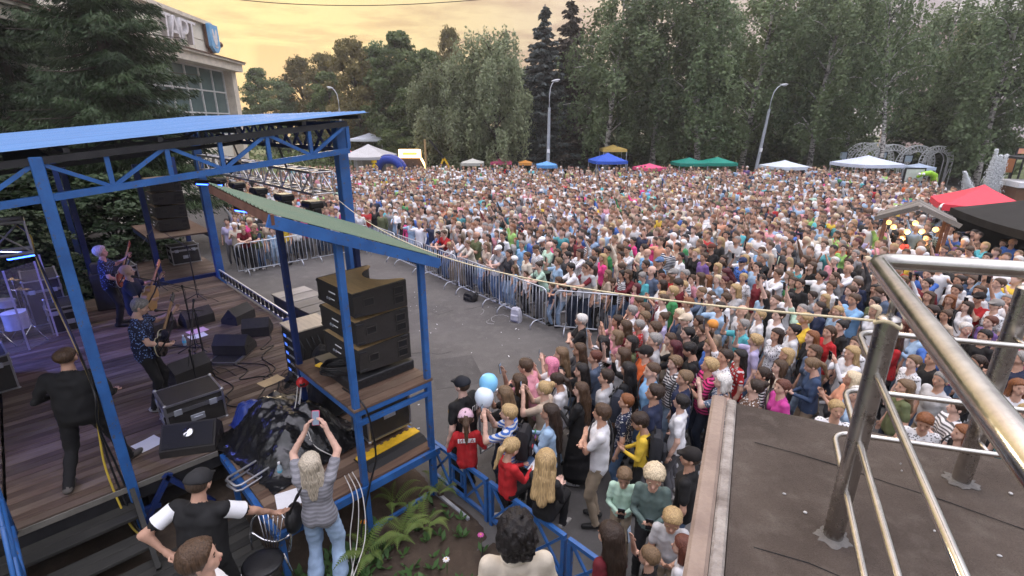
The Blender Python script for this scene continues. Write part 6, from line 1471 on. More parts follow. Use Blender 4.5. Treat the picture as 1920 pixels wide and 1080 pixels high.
BODY = {}
def hand_fingers(W_, pe, d, s, grip):
    out = []; nrm = np.cross(d, [0, 0, 1.]); nrm = unit(nrm) if np.linalg.norm(nrm) > .2 else np.array([1., 0, 0]); 
    side = unit(np.cross(d, np.array([-s*1.0, .15, 0.]) if abs(d[2]) > .6 else np.array([0, 0, 1.]))); pal = np.cross(side, d); pal = pal if pal[0]*-s > 0 or abs(d[2]) < .6 else -pal
    for i, L_ in enumerate((.068, .080, .074, .058)):
        b = pe+side*(.021-.014*i)+d*.012; c1 = b+d*L_*.5+pal*.010; c2 = c1+unit(d*(1-grip)+pal*grip)*L_*.35; c3 = c2+unit(d*(1-grip*1.5)+pal*grip*1.6)*L_*.25
        out.append(tube_np([b-d*.02, c1, c2, c3], [.0092, .0088, .0078, .004]))
    b = W_+d*.025+side*.024; c1 = b+side*.022+d*.022; c2 = c1+d*.028+pal*.012; out.append(tube_np([b-side*.012, c1, c2, c2+d*.012], [.0105, .010, .0085, .004])); return out
def make_body(key, build='m', fine=.0125, coarse=.0245, grip=.35, feats=True, **k):
    P, Hm, hands = person_prims(build, **k); A = np.array([p[0] for p in P]+[p[1] for p in P]); hc = np.array(Hm @ Vector((0, .01, .13)))
    lo, hi = A.min(0)-.17, A.max(0)+.17; lo[2] = max(lo[2], -.35)
    xs = axis(lo[0], hi[0], hc[0]-.12, hc[0]+.12, fine, coarse); ys = axis(lo[1], hi[1], hc[1]-.13, hc[1]+.15, fine, coarse); zs = axis(lo[2], hi[2], hc[2]-.25, hc[2]+.16, fine, coarse)
    D = eval_grid(P, xs, ys, zs)
    if feats:                                                          # folds in the clothing
        X, Y, Z = np.meshgrid(xs, ys, zs, indexing='ij'); s0 = (len(key)*7+sum(map(ord, key))) % 17
        fold = np.sin(16*X+s0+22*Z+2.2*np.sin(9*Z+5*Y))*np.sin(30*Z-13*X+9*Y+1.7*np.sin(14*X+s0)); D = (D+.0065*fold*np.clip((hc[2]-.20-Z)*12, 0, 1)).astype(np.float32)
    V, Fq = surf_nets(D, xs, ys, zs); V = V.astype(np.float64); tg = tags_of(P, V[Fq].mean(1))
    if feats:
        Vs, Fs, Ts = [V], [Fq], [tg]; n = len(V)
        def app(v, f, t):
            nonlocal n
            Vs.append(v); Fs.append(f+n); Ts.append(np.full(len(f), t)); n += len(v)
        for h in hands:
            for v, f in hand_fingers(*h, grip): app(v, f, SKIN)
        H3 = np.array(Hm.to_3x3()); H0 = np.array(Hm.translation)
        def el(c, r_, t):
            mb = MB(); mb.ell(c, r_, 6, 4); app(np.array(mb.v) @ H3.T+H0, np.array(mb.f), t)
        for s in (-1, 1):
            el((s*.031, .0835, .137), (.0125, .008, .0065), EYE); el((s*.032, .090, .157), (.019, .006, .0045), HAIR)
        el((0, .101, .073), (.021, .008, .0065), LIP)
        V, Fq, tg = np.concatenate(Vs), np.concatenate(Fs), np.concatenate(Ts)
    BODY[key] = dict(V=V, F=Fq, t=tg, Hm=Hm, hands=hands, me=None); return BODY[key]
# ---- person materials: colours come from each person's own properties
def attr_mat(name, prop, rough=.75, bump=.25, pattern=False, skin=False, hair=False):
    m = bpy.data.materials.new(name); m.use_nodes = True; nt = m.node_tree; p = nt.nodes['Principled BSDF']; L = nt.links.new; p.inputs['Roughness'].default_value = rough; p.inputs['Specular IOR Level'].default_value = .3
    a = nd(nt, 'ShaderNodeAttribute', attribute_type='OBJECT', attribute_name=prop); t_ = nd(nt, 'ShaderNodeTexCoord'); col = a.outputs['Color']
    n = nd(nt, 'ShaderNodeTexNoise'); n.inputs['Scale'].default_value = 9 if not hair else 4; n.inputs['Detail'].default_value = 5; mp = nd(nt, 'ShaderNodeMapping'); L(t_.outputs['Object'], mp.inputs[0]); L(mp.outputs[0], n.inputs['Vector'])
    if hair: mp.inputs['Scale'].default_value = (26, 26, 2.2)
    if pattern:
        b = nd(nt, 'ShaderNodeAttribute', attribute_type='OBJECT', attribute_name='top_second'); pt = nd(nt, 'ShaderNodeAttribute', attribute_type='OBJECT', attribute_name='top_pattern')
        sx = nd(nt, 'ShaderNodeSeparateXYZ'); L(t_.outputs['Object'], sx.inputs[0])
        def val(op, x, y): q = nd(nt, 'ShaderNodeMath', operation=op); (L(x, q.inputs[0]) if not isinstance(x, float) else setattr(q.inputs[0], 'default_value', x)); (L(y, q.inputs[1]) if not isinstance(y, float) else setattr(q.inputs[1], 'default_value', y)); return q.outputs[0]
        st = val('GREATER_THAN', val('SINE', val('MULTIPLY', sx.outputs['Z'], 140.), 0.), .1)
        vo = nd(nt, 'ShaderNodeTexVoronoi'); vo.inputs['Scale'].default_value = 34; L(t_.outputs['Object'], vo.inputs['Vector']); dt = val('LESS_THAN', vo.outputs['Distance'], .34)
        ck = val('MULTIPLY', val('GREATER_THAN', val('SINE', val('MULTIPLY', sx.outputs['Z'], 90.), 0.), 0.), val('GREATER_THAN', val('SINE', val('MULTIPLY', sx.outputs['X'], 90.), 0.), 0.))
        is1 = val('COMPARE', pt.outputs['Fac'], 1.); is2 = val('COMPARE', pt.outputs['Fac'], 2.); is3 = val('COMPARE', pt.outputs['Fac'], 3.)
        f = val('ADD', val('ADD', val('MULTIPLY', st, is1), val('MULTIPLY', dt, is2)), val('MULTIPLY', ck, is3))
        mx_ = nd(nt, 'ShaderNodeMix', data_type='RGBA'); L(f, mx_.inputs[0]); L(col, mx_.inputs[6]); L(b.outputs['Color'], mx_.inputs[7]); col = mx_.outputs[2]
    mr = nd(nt, 'ShaderNodeMapRange'); mr.inputs[1].default_value = .3; mr.inputs[2].default_value = .7; mr.inputs[3].default_value = .80 if not hair else .55; mr.inputs[4].default_value = 1.12 if not hair else 1.5; L(n.outputs['Fac'], mr.inputs[0])
    hs = nd(nt, 'ShaderNodeHueSaturation'); L(mr.outputs[0], hs.inputs['Value']); L(col, hs.inputs['Color']); L(hs.outputs[0], p.inputs['Base Color'])
    bp = nd(nt, 'ShaderNodeBump'); bp.inputs['Strength'].default_value = bump; bp.inputs['Distance'].default_value = .02; L(n.outputs['Fac'], bp.inputs['Height']); L(bp.outputs[0], p.inputs['Normal'])
    return m
PM = [attr_mat('skin', 'skin_colour', .5, .04), attr_mat('clothing_top', 'top_colour', .8, .5, pattern=True), attr_mat('sleeve', 'sleeve_colour', .7, .25), attr_mat('clothing_bottom', 'bottom_colour', .8, .5), attr_mat('lower_leg', 'shin_colour', .8, .35), attr_mat('shoes', 'shoe_colour', .6, .1), attr_mat('brow', 'hair_colour', .7, .1), mat('eyes', (.03,.022,.018), .3, bump=0), mat('lips', (.32,.11,.09), .5, bump=0)]
M_hair = attr_mat('hair', 'hair_colour', .45, .6, hair=True); M_cap = attr_mat('headwear', 'hair_colour', .8, .2)
def body_mesh(key):
    b = BODY[key]
    if b['me'] is None: b['me'] = np_mesh('person_body', b['V'], b['F'], PM, b['t'])
    return b['me']
# ---- hair (in head coordinates)
def hair_mesh(kind, sp=.0135):
    c = lambda a, b, ra, rb, sm=.02: (np.array(a, float), np.array(b, float), ra, rb, HAIR, sm); P = []
    rr = dict(short=.096, buzz=.0885, curly=.108, bob=.101, long=.100, pony=.097, bun=.097, cap=.100, beanie=.103, bald=.09, hood=.11, tufty=.104).get(kind, .098)
    P.append(c((0,-.020,.162), (0,.012,.170), rr, rr-.006))
    if kind in ('short', 'tufty', 'curly'): P.append(c((0,-.032,.125), (0,-.030,.085), .068, .054))
    if kind == 'mop':
        P += [c((0,-.02,.17), (0,0,.185), .122, .118), c((-.06,-.05,.12), (.06,-.05,.12), .075, .075), c((-.05,-.06,.04), (.05,-.06,.04), .055, .055)]
    if kind == 'bob':
        for s in (-1, 1): P.append(c((s*.06,-.02,.16), (s*.075,-.015,.03), .048, .044))
        P += [c((0,-.06,.14), (0,-.062,.03), .062, .058)]
    if kind in ('long', 'hood'):
        for s in (-1, 1): P += [c((s*.055,-.02,.17), (s*.075,-.02,.0), .050, .040), c((s*.06,-.045,.02), (s*.082,-.095,-.20), .050, .044)]
        P += [c((0,-.06,.14), (0,-.09,-.03), .064, .060), c((0,-.09,-.03), (0,-.125,-.24), .062, .052)]
    if kind == 'longer':
        for s in (-1, 1): P += [c((s*.055,-.02,.17), (s*.07,-.03,.0), .050, .042), c((s*.055,-.045,.02), (s*.05,-.11,-.42), .05, .030)]
        P += [c((0,-.06,.14), (0,-.10,-.03), .064, .062), c((0,-.10,-.03), (0,-.14,-.46), .062, .035)]
    if kind == 'pony': P += [c((0,-.10,.17), (0,-.15,.10), .030, .036), c((0,-.15,.10), (0,-.16,-.12), .038, .016)]
    if kind == 'bun': P += [c((0,-.095,.225), (0,-.10,.23), .046, .046)]
    if kind == 'cap': P += [c((-.045,.10,.178), (.045,.10,.178), .014, .014), c((-.04,.13,.172), (.04,.13,.172), .012, .012), c((-.03,.155,.166), (.03,.155,.166), .010, .010), c((-.05,.075,.182), (.05,.075,.182), .016, .016)]
    A = np.array([p[0] for p in P]+[p[1] for p in P]); lo, hi = A.min(0)-.13, A.max(0)+.13; xs, ys, zs = (np.arange(lo[i], hi[i], sp) for i in range(3)); D = eval_grid(P, xs, ys, zs)
    X, Y, Z = np.meshgrid(xs, ys, zs, indexing='ij')
    if kind == 'mop': D = D+.016*np.sin(X*62)*np.sin(Y*66+1)*np.sin(Z*58+2)+.008*np.sin(X*120+1)*np.sin(Z*110)
    if kind == 'curly': D = D+.010*np.sin(X*95)*np.sin(Y*95+1)*np.sin(Z*95)
    if kind in ('long', 'longer', 'bob', 'pony', 'tufty', 'short'): D = D+.0044*np.sin(np.arctan2(Y+.02, X)*25+Z*9+2*np.sin(Z*30))
    hz, hy_ = (.205, .088) if kind != 'buzz' else (.195, .085)
    if kind in ('cap', 'beanie'): cut = np.where(Y > .07, -1, .150-.25*(Y+.02)*(kind == 'cap')-Z) if kind == 'cap' else .135-Z
    else:
        dcut = (Y-.022)*.833-(Z-.105)*.555; side = np.abs(X)-.048
        if kind in ('long', 'longer', 'bob', 'hood'): cut = np.where(Z < .17, np.maximum(Y-.030-.15*np.maximum(0, np.abs(X)-.05), -1), dcut); cut = np.maximum(cut, np.where(Z < .12, (.062-np.abs(X))*(Y > -.035)-1*(Y <= -.035), -1))
        else: cut = np.maximum(dcut, np.where(Y < .12, .052-Z, -1)) if kind in ('short', 'buzz', 'tufty', 'curly') else (np.maximum(dcut-.015, -.0-Z) if kind == 'mop' else dcut)
        if kind in ('pony', 'bun'): cut = np.maximum(dcut, np.where(np.abs(Y+.02) < .075, .045-Z, -1))
    D = np.maximum(D, cut.astype(np.float32)); V, Fq = surf_nets(D, xs, ys, zs); return np_mesh('hair', V, Fq, M_cap if kind in ('cap', 'beanie') else M_hair)
HAIRM = {k: hair_mesh(k) for k in ('short', 'buzz', 'curly', 'bob', 'long', 'longer', 'pony', 'bun', 'cap', 'beanie', 'tufty', 'mop')}
# ---- pose library
POSES = dict(
 stand=dict(), clap=dict(lh=(-.035,.29,1.27), rh=(.035,.29,1.29), lhd=(.25,.5,1), rhd=(-.25,.5,1), le=(-.5,-.2,-1), re=(.5,-.2,-1)), film=dict(lh=(-.075,.29,1.47), rh=(.075,.29,1.47), lhd=(.3,.3,1), rhd=(-.3,.3,1), le=(-.45,.05,-1), re=(.45,.05,-1)), film1=dict(rh=(.14,.27,1.60), rhd=(-.1,.2,1), re=(.5,.2,-1)),
 reach=dict(rh=(.27,.20,1.90), rhd=(.05,.15,1), hp=8), cross=dict(lh=(.10,.21,1.19), rh=(-.10,.24,1.22), le=(-.8,.2,-.6), re=(.8,.2,-.6), lhd=(1,-.1,.1), rhd=(-1,-.1,.1)),
 lean=dict(lean=17, pel=(0,-.14,.92), lh=(.04,.33,1.15), rh=(-.03,.36,1.13), lhd=(1,.1,-.1), rhd=(-1,.1,-.1), le=(-1,.25,-.25), re=(1,.25,-.25), hp=12), low=dict(lh=(-.05,.25,1.10), rh=(.05,.25,1.10), hp=-22, lhd=(.3,.8,.5), rhd=(-.3,.8,.5), le=(-.6,-.4,-.8), re=(.6,-.4,-.8)), shade=dict(rh=(.10,.15,1.60), re=(1,.1,-.2), rhd=(-.8,.3,.3)),
 hips=dict(rh=(.20,.05,1.02), re=(1,-.5,.2), rhd=(-.6,.5,-.3)))
PHONE = dict(film=(0,.35,1.575), film1=(.12,.32,1.70), low=(0,.34,1.17), reach=(.29,.24,2.0))
for b in 'mf':
    for i, (nm, ps) in enumerate(POSES.items()):
        q = dict(ps); q.setdefault('hy', (14, -12, 6, -8)[i % 4]); q.setdefault('hp', (3, 6, 0)[i % 3]); make_body(b+'_'+nm, b, **q)
for nm in ('stand', 'lean', 'low', 'film1'): make_body('k_'+nm, 'k', **POSES[nm])
make_body('f_skirt', 'f', skirt=1, lh=(-.04,.29,1.12), rh=(.05,.30,1.15), hy=12); make_body('f_longskirt', 'f', skirt=2, lh=(-.05,.30,1.2), rh=(.06,.30,1.22), hy=12)
# ---- palettes
TOPC = dict(white=(.72,.72,.74), black=(.012,.012,.013), navy=(.016,.024,.06), red=(.42,.018,.022), maroon=(.14,.014,.022), pink=(.60,.26,.31), hotpink=(.72,.06,.24), orange=(.58,.12,.03), beige=(.48,.38,.29), cream=(.60,.54,.44), grey=(.24,.24,.25), pale_grey=(.46,.46,.47), charcoal=(.045,.045,.05), light_blue=(.32,.46,.63), sky_blue=(.22,.42,.68), blue=(.05,.13,.42), denim=(.035,.062,.125), grey_green=(.10,.145,.135), teal=(.05,.25,.28), mint=(.42,.60,.48), green=(.05,.26,.09), lime=(.33,.58,.16), olive=(.11,.13,.06), lavender=(.44,.40,.60), purple=(.14,.08,.24), yellow=(.70,.48,.05), peach=(.66,.32,.20), slate=(.08,.11,.17), brown=(.13,.075,.05), turquoise=(.10,.46,.52), magenta=(.55,.06,.30))
HAIRC = dict(black=(.011,.009,.009), dark=(.028,.017,.012), brown=(.062,.036,.021), fair=(.14,.09,.05), blond=(.36,.25,.12), pale=(.52,.43,.29), ginger=(.17,.064,.024), red=(.10,.034,.022), wine=(.07,.012,.018), grey=(.22,.21,.20), silver=(.55,.53,.50), pink=(.62,.20,.30), white=(.72,.72,.72), navy=(.02,.03,.08), beige=(.5,.42,.32), orange=(.60,.25,.05), denim=(.10,.17,.30))
HNAME = dict(dark='dark brown', fair='light brown', pale='pale blond', wine='wine-red', silver='silver-white')
STYLE = dict(short='short {} hair', buzz='cropped {} hair', curly='curly {} hair', bob='bobbed {} hair', long='long {} hair', longer='very long {} hair', pony='{} ponytail', bun='{} hair bun', cap='{} cap', beanie='{} headwear', tufty='tousled {} hair', mop='thick curly {} hair', bald='bald head')
POSEP = dict(stand='standing', clap='clapping', film='holding a phone up in both hands', film1='filming one-handed', reach='one arm raised', cross='arms crossed', lean='leaning forward', low='hands joined low', shade='shading the eyes', hips='hand on hip', skirt='in a skirt', longskirt='in a long skirt')
PATN = {0: '', 1: 'striped ', 2: 'patterned ', 3: 'checked '}
BOTS = [('black', (.014,.014,.016)), ('jeans', (.10,.17,.30)), ('navy', (.02,.028,.05)), ('grey', (.10,.10,.11)), ('pale jeans', (.25,.34,.46)), ('beige', (.30,.24,.17))]
SKINS = [(.56,.34,.25), (.60,.38,.29), (.50,.29,.20), (.62,.41,.33), (.46,.27,.19)]
prand = random.Random(21); LABELS = {}; NPERS = 0; PEOPLE = []
FOCUS = Vector((-7.2, 9.2, 0))
def face_rz(x, y, tx=None, ty=None, jit=.0):
    dx_, dy_ = (FOCUS.x if tx is None else tx)-x, (FOCUS.y if ty is None else ty)-y; return math.atan2(dy_, dx_)-math.pi/2+jit
PLABELS = set()
def person(bkey, x, y, z, rz, h, hair, hcol, top, label, pat=0, second=None, long_sleeve=False, bottom=None, shin=None, shoe=None, group=None, wide=1.0, skin=None):
    global NPERS; NPERS += 1; sc_ = h/1.73
    o = bpy.data.objects.new('person', body_mesh(bkey)); COL.objects.link(o); o.location = (x, y, z); o.rotation_euler = (0, 0, rz); o.scale = (sc_*wide, sc_*wide, sc_)
    sk = skin or prand.choice(SKINS); tcol = TOPC[top] if isinstance(top, str) else top; f_ = prand.uniform(.88, 1.1); tcol = tuple(min(.85, c*f_) for c in tcol); bc = bottom or prand.choice(BOTS)[1]
    o['skin_colour'] = sk; o['top_colour'] = tcol; o['top_second'] = second or tuple(c*.15 if sum(tcol) > .6 else .6 for c in tcol); o['top_pattern'] = float(pat); o['sleeve_colour'] = tcol if long_sleeve else sk
    o['bottom_colour'] = bc; o['shin_colour'] = shin or bc; o['shoe_colour'] = shoe or prand.choice([(.55,.55,.56), (.02,.02,.02), (.3,.28,.26)]); hc = HAIRC[hcol] if isinstance(hcol, str) else hcol; o['hair_colour'] = hc if hair not in ('cap', 'beanie') else (.06,.04,.03)
    PLABELS.add(label); tag(o, label, 'person', group)
    if hair != 'bald':
        hh_ = bpy.data.objects.new('hair' if hair not in ('cap', 'beanie') else ('cap' if hair == 'cap' else 'hat'), HAIRM[hair]); COL.objects.link(hh_); hh_.parent = o; hh_.matrix_local = BODY[bkey]['Hm']; hh_['hair_colour'] = hc
        if hair == 'cap':
            h2 = bpy.data.objects.new('hair', HAIRM['buzz']); COL.objects.link(h2); h2.parent = o; h2.matrix_local = BODY[bkey]['Hm'] @ Matrix.Translation((0,0,-.012)); h2['hair_colour'] = (.05,.033,.022)
    PEOPLE.append(o); return o
ph_case = MB().box((0,0,0), (.076,.009,.155), bev=.004).mesh('phone_case', mat('phone_black', (.012,.012,.014), .25, bump=0)); ph_scr = MB().box((0,-.0052,0), (.070,.002,.148)).mesh('screen', mat('phone_screen', (.10,.13,.18), .15, emit=(.35,.42,.55,.12), bump=0))
def phone(o, local, label, tilt=-.15, case=None, s=1.0):
    M = o.matrix_basis @ Matrix.Translation(local) @ Matrix.Rotation(tilt, 4, 'X')
    t = thing('phone', label, 'phone'); t.matrix_basis = Matrix.LocRotScale(M.to_translation(), M.to_quaternion(), (s, s, s)); link('case', case or ph_case, t); link('screen', ph_scr, t); return t
# ---------------------------------------------------------------- people on and around the stage
terr = thing('entrance_terrace', 'concrete entrance terrace at the lower edge carrying two onlookers', 'terrace', (-.9, 1.75, 0))
mb = MB(); mb.box((0, 0, .42), (3.6, 2.0, .84), bev=.02); mb.build('terrace_slab', M_conc, terr)
def facing(dx_, dy_): return math.atan2(dy_, dx_)-math.pi/2
BLK = (.012,.012,.013); SPECS = []
def special(key, build, pos, face, h, hair, hcol, top, label, z=0., pat=0, second=None, long_sleeve=False, bottom=BLK, shin=None, shoe=None, wide=1., **ps):
    make_body(key, build, **ps); return person(key, pos[0], pos[1], z, facing(*face), h, hair, hcol, top, label, pat, second, long_sleeve, bottom, shin, shoe, None, wide)
sp_ = lambda u, v: (S(u, v).x, S(u, v).y)
g1 = special('x_g1', 'h', sp_(-8.62, .88), (.90, .44), 1.80, 'short', 'grey', (.014,.018,.05), 'guitarist in dark blue patterned shirt playing a black guitar at the stage front', ZD, 2, (.16,.26,.55), shoe=(.3,.3,.3), lh=(-.36,.36,1.34), rh=(.16,.30,1.03), lhd=(-.2,.6,.8), rhd=(-.8,.3,-.3), le=(-.7,-.2,-.7), re=(.8,-.5,-.1), hp=-24, hy=6, grip=.6, lf=(-.14,.05,.085), rf=(.13,-.03,.085))
g2 = special('x_g2', 'h', sp_(-11.0, 1.15), (.90, .42), 1.78, 'bald', 'grey', 'navy', 'bald singer in navy t-shirt with an acoustic guitar at the microphone', ZD, lh=(-.40,.36,1.32), rh=(.14,.30,1.08), lhd=(-.2,.6,.8), rhd=(-.8,.3,-.3), le=(-.7,-.2,-.7), re=(.8,-.5,-.1), hp=6, hy=-4, grip=.6)
g3 = special('x_g3', 'm', sp_(-13.1, 1.02), (.86, .5), 1.78, 'curly', 'silver', (.016,.018,.04), 'bassist with frizzy white hair in dark patterned shirt at the back', ZD, 2, (.14,.22,.5), lh=(-.34,.34,1.36), rh=(.16,.26,1.0), lhd=(-.2,.6,.8), rhd=(-.7,.3,-.4), le=(-.7,-.2,-.7), re=(.8,-.5,-.1), hp=4, hy=-6, grip=.6)
def guitar(o, label, bcol, bass=False, loc=(.10,.235,1.05), acoustic=False):
    # neck points to the player's left and up; strings face forwards
    M = o.matrix_basis @ Matrix.Translation(loc) @ Matrix.Rotation(R(-12), 4, 'Z') @ Matrix.Rotation(R(32), 4, 'Y')
    t = thing('guitar', label, 'guitar'); t.matrix_basis = Matrix.LocRotScale(M.to_translation(), M.to_quaternion(), (1, 1, 1))
    o_ = []; n = 40; a_ = 1.18 if acoustic else 1.0
    for i in range(n):
        a = 6.2832*i/n; x = math.cos(a); r_ = .5+.5*abs(math.sin(a)); o_.append((.215*x*a_, (.165-.045*math.exp(-((x+.08)/.22)**2)+(.02 if x > 0 else 0))*math.sin(a)*a_))
    Mx = Matrix.Rotation(R(90), 4, 'X'); d = .10 if acoustic else .042
    mb = MB(); mb.prism(o_, -d/2, d/2, M=Mx); b = mb.build('body', bcol, t)
    mb = MB(); mb.tube([Mx @ Vector((p[0], p[1], d/2)) for p in o_], .006, 5, closed=True); mb.build('binding', mat('cream_binding', (.6,.55,.38), .4), b)
    L_ = .72 if bass else .58
    mb = MB(); mb.box((-.20-L_/2, -d/2-.006, 0), (L_, .024, .048), bev=.006); mb.build('neck', mat('maple_neck', (.34,.20,.09), .4, scale=4), t)
    mb = MB(); mb.box((-.20-L_-.08, -d/2-.002, .01), (.17, .018, .085), bev=.006); hd_ = mb.build('headstock', bcol, t)
    for i in range(3):
        for s in (-1, 1): mb = MB(); mb.lathe([(.008,0),(.008,.02)], (-.16-L_-.05*i-.02, -d/2, s*.055), 6, rot=(0, 0, 0)); mb.build('tuning_peg', M_chrome, hd_)
    mb = MB()
    if acoustic: mb.lathe([(0,.001),(.05,0)], (-.06, -d/2-.002, 0), 16, rot=(R(90),0,0)); mb.build('sound_hole', M_black, b)
    else:
        for x in (-.05, .06): mb.box((x, -d/2-.008, 0), (.035, .012, .085), bev=.004)
        mb.build('pickup', M_chrome, b)
    mb = MB(); mb.box((.13, -d/2-.01, 0), (.02, .014, .08), bev=.003); mb.build('bridge', M_chrome, b)
    mb = MB(); mb.tube([(.2, 0, .02), (.12, .20, .28), (-.05, .30, .45), (-.30, .18, .34), (-.25, .03, .05)], .012, 6); mb.build('strap', M_black, t)
# strings face +y of the player, so rotate the guitar to face forwards
def guitar_fwd(o, *a, **k):
    guitar(o, *a, **k)
guitar_fwd(g1, 'black electric guitar with cream edge held by the front guitarist', mat('black_lacquer', (.008,.008,.009), .15, bump=0, coat=.5)); guitar_fwd(g2, 'tan acoustic guitar held by the bald singer', mat('spruce_top', (.45,.25,.08), .3, scale=3, stretch=(1,1,6)), acoustic=True, loc=(.10,.26,1.10)); guitar_fwd(g3, 'reddish bass guitar held by the white-haired bassist', mat('red_lacquer', (.25,.05,.02), .2, bump=0), bass=True, loc=(.10,.235,1.05))
special('x_walk', 'h', sp_(-7.28, -.02), (-.30, .95), 1.74, 'buzz', 'brown', 'black', 'person in baggy black jumper walking on the stage, seen from behind', ZD, long_sleeve=True, shoe=(.10,.09,.08), wide=1.18, rf=(.20,.20,.085), lf=(-.16,-.22,.11), rfd=(.5,1,0), lh=(-.22,.22,1.08), rh=(.24,.22,1.02), lean=4)
make_body('x_vest', 'h', rh=(.40,.42,.98), re=(.6,-.2,.4), lh=(-.20,-.12,1.05), le=(-1,-.5,.3), rhd=(.4,.7,-.6), lean=8, hp=-6)
vest = person('x_vest', -2.92, 3.66, .16, facing(.06, 1), 1.80, 'cap', (.02,.02,.022), 'black', 'person in black vest and cap with white sleeves resting a hand on the chair', bottom=BLK, wide=1.10)
# white t-shirt sleeves under the vest
Pv = person_prims('h', rh=(.40,.42,.98), re=(.6,-.2,.4), lh=(-.20,-.12,1.05), le=(-1,-.5,.3), rhd=(.4,.7,-.6), lean=8, hp=-6)[0]
for p in [q for q in Pv if q[4] == TOP and abs(q[2]-.060) < 1e-6 and abs(q[3]-.056) < 1e-6]:
    v, f = tube_np([p[0]+(p[1]-p[0])*.12, p[0]+(p[1]-p[0])*.6, p[1]], [.073, .071, .074], 12); o = link('sleeve', np_mesh('sleeve', v, f, M_white), vest)
special('x_seat', 'm', (-1.92, 2.36), (.75, .55), 1.74, 'tufty', 'brown', 'white', 'person with tousled brown hair in white shirt at the bottom edge', .84, hy=-10, hp=4)
special('x_beige', 'm', (.03, 2.52), (-.1, 1), 1.76, 'mop', 'black', (.60,.54,.44), 'person with curly dark hair in beige jacket seen from behind at the bottom', .84, long_sleeve=True, bottom=(.3,.25,.2), hp=-4)
jk = [p for p in PEOPLE if 'beige jacket' in p['label']][0]; v, f = tube_np([(.085*math.cos(a), -.012+.075*math.sin(a), 1.445+.03*math.sin(a-1.57)+.01) for a in np.linspace(-.4, 3.54, 14)], [.022]*14, 8); link('collar', np_mesh('collar', v, f, mat('cream_cloth', (.62,.56,.46), .8, scale=9)), jk).rotation_euler = (0, 0, math.pi)
make_body('x_phonew', 'f', lh=(-.11,.24,1.80), rh=(.11,.24,1.82), lhd=(.35,.25,1), rhd=(-.35,.25,1), le=(-.8,.3,-.3), re=(.8,.3,-.3), hp=14, lf=(-.13,0,.085), rf=(.13,0,.085), grip=.5, wide=True)
wp = person('x_phonew', -2.10, 4.34, .04, facing(-.10, 1), 1.72, 'long', (.46,.40,.31), (.20,.20,.22), 'person with silver-blond hair and wide pale jeans holding up a pink phone', 1, (.30,.30,.33), False, (.38,.52,.72), (.38,.52,.72), (.5,.5,.5), wide=1.05)
pink_case = MB().box((0,0,0), (.080,.010,.160), bev=.004).mesh('phone_case', mat('pink_rubber', (.75,.10,.20), .5, bump=0)); phone(wp, (0,.30,1.93), 'pink-cased phone held high by the silver-blond filmer', -.35, pink_case)
t = thing('shoulder_bag', 'black shoulder bag hanging at the silver-blond filmer’s side', 'bag', (-2.36, 4.30, .80), facing(-.1, 1))
mb = MB(); mb.ell((0, 0, .14), (.09, .16, .17), 12, 8); mb.build('bag_body', M_black, t, smooth=True); mb = MB(); mb.tube([(0,-.1,.28),(.10,-.10,.50),(.22,.0,.66),(.14,.10,.50),(0,.1,.28)], .012, 6); mb.build('strap', M_black, t, smooth=True)
pol = special('x_police', 'h', (-.66, 5.86), (-.75, .55), 1.80, 'cap', (.012,.014,.02), 'black', 'police officer in black uniform and cap standing behind the garden fence', shoe=BLK, hy=8)
text_obj('uniform_lettering', 'ПОЛИ', .11, mat('reflective_white', (.7,.7,.72), .4, bump=0), pol, Matrix.Translation((-.02, -.156, 1.30)) @ Matrix.Rotation(R(90), 4, 'X'), ext=.002)
mb = MB(); mb.ell((-.243, .0, 1.33), (.012, .045, .055), 10, 6); mb.build('sleeve_badge', mat('badge_red_gold', (.35,.10,.03), .5, scale=30, col2=(.5,.4,.1)), pol)
# children on the fence
sit = dict(pel=(0,0,.86), lf=(-.09,.36,.46), rf=(.10,.34,.44), lk=(0,1,.6), rk=(0,1,.6))
s1 = special('x_sit1', 'k', sp_(-4.32, 3.48), (-.10, 1), 1.50, 'cap', (.62,.42,.50), 'red', 'child in red and white jacket with pink cap sitting on the blue fence', long_sleeve=True, bottom=(.38,.03,.04), shoe=(.6,.6,.6), lh=(-.16,.24,1.05), rh=(.16,.26,1.05), hp=-16, **sit)
h2 = link('hair', HAIRM['pony'], s1, mat4=BODY['x_sit1']['Hm']); h2['hair_colour'] = HAIRC['brown']
mb = MB(); mb.box((0, 0, 0), (.26, .012, .07), bev=.004); o = mb.build('white_panel', M_white, s1); o.location = (0, -.118, 1.29)
text_obj('jacket_lettering', 'И    А', .09, mat('letter_red', (.4,.02,.02), .6, bump=0), s1, Matrix.Translation((0, -.127, 1.29)) @ Matrix.Rotation(R(90), 4, 'X'), ext=.002)
s2 = special('x_sit2', 'k', sp_(-3.56, 3.48), (.72, .60), 1.46, 'pony', 'blond', 'red', 'child in red and navy jacket sitting on the blue fence holding a book', long_sleeve=True, bottom=BLK, lh=(-.07,.36,1.08), rh=(.10,.36,1.08), hp=-24, **sit)
s3 = special('x_sit3', 'k', sp_(-2.98, 3.50), (.55, .83), 1.58, 'long', 'blond', 'black', 'child with long blond hair in black jumper sitting on the blue fence', long_sleeve=True, bottom=BLK, lh=(-.07,.30,1.05), rh=(.08,.30,1.05), hp=-12, hy=20, **sit)
M_ = s2.matrix_basis @ Matrix.Translation((.02, .44, 1.10)); t = thing('book', 'open blue book held by the child on the fence', 'book', M_.to_translation(), s2.rotation_euler[2])
for s in (-1, 1): mb = MB(); mb.box((s*.06, 0, .012), (.12, .16, .014), rot=(.5, -s*.25, 0), bev=.003); mb.build('page_block', mat('book_blue', (.08,.16,.30), .6) if s < 0 else M_paper, t)

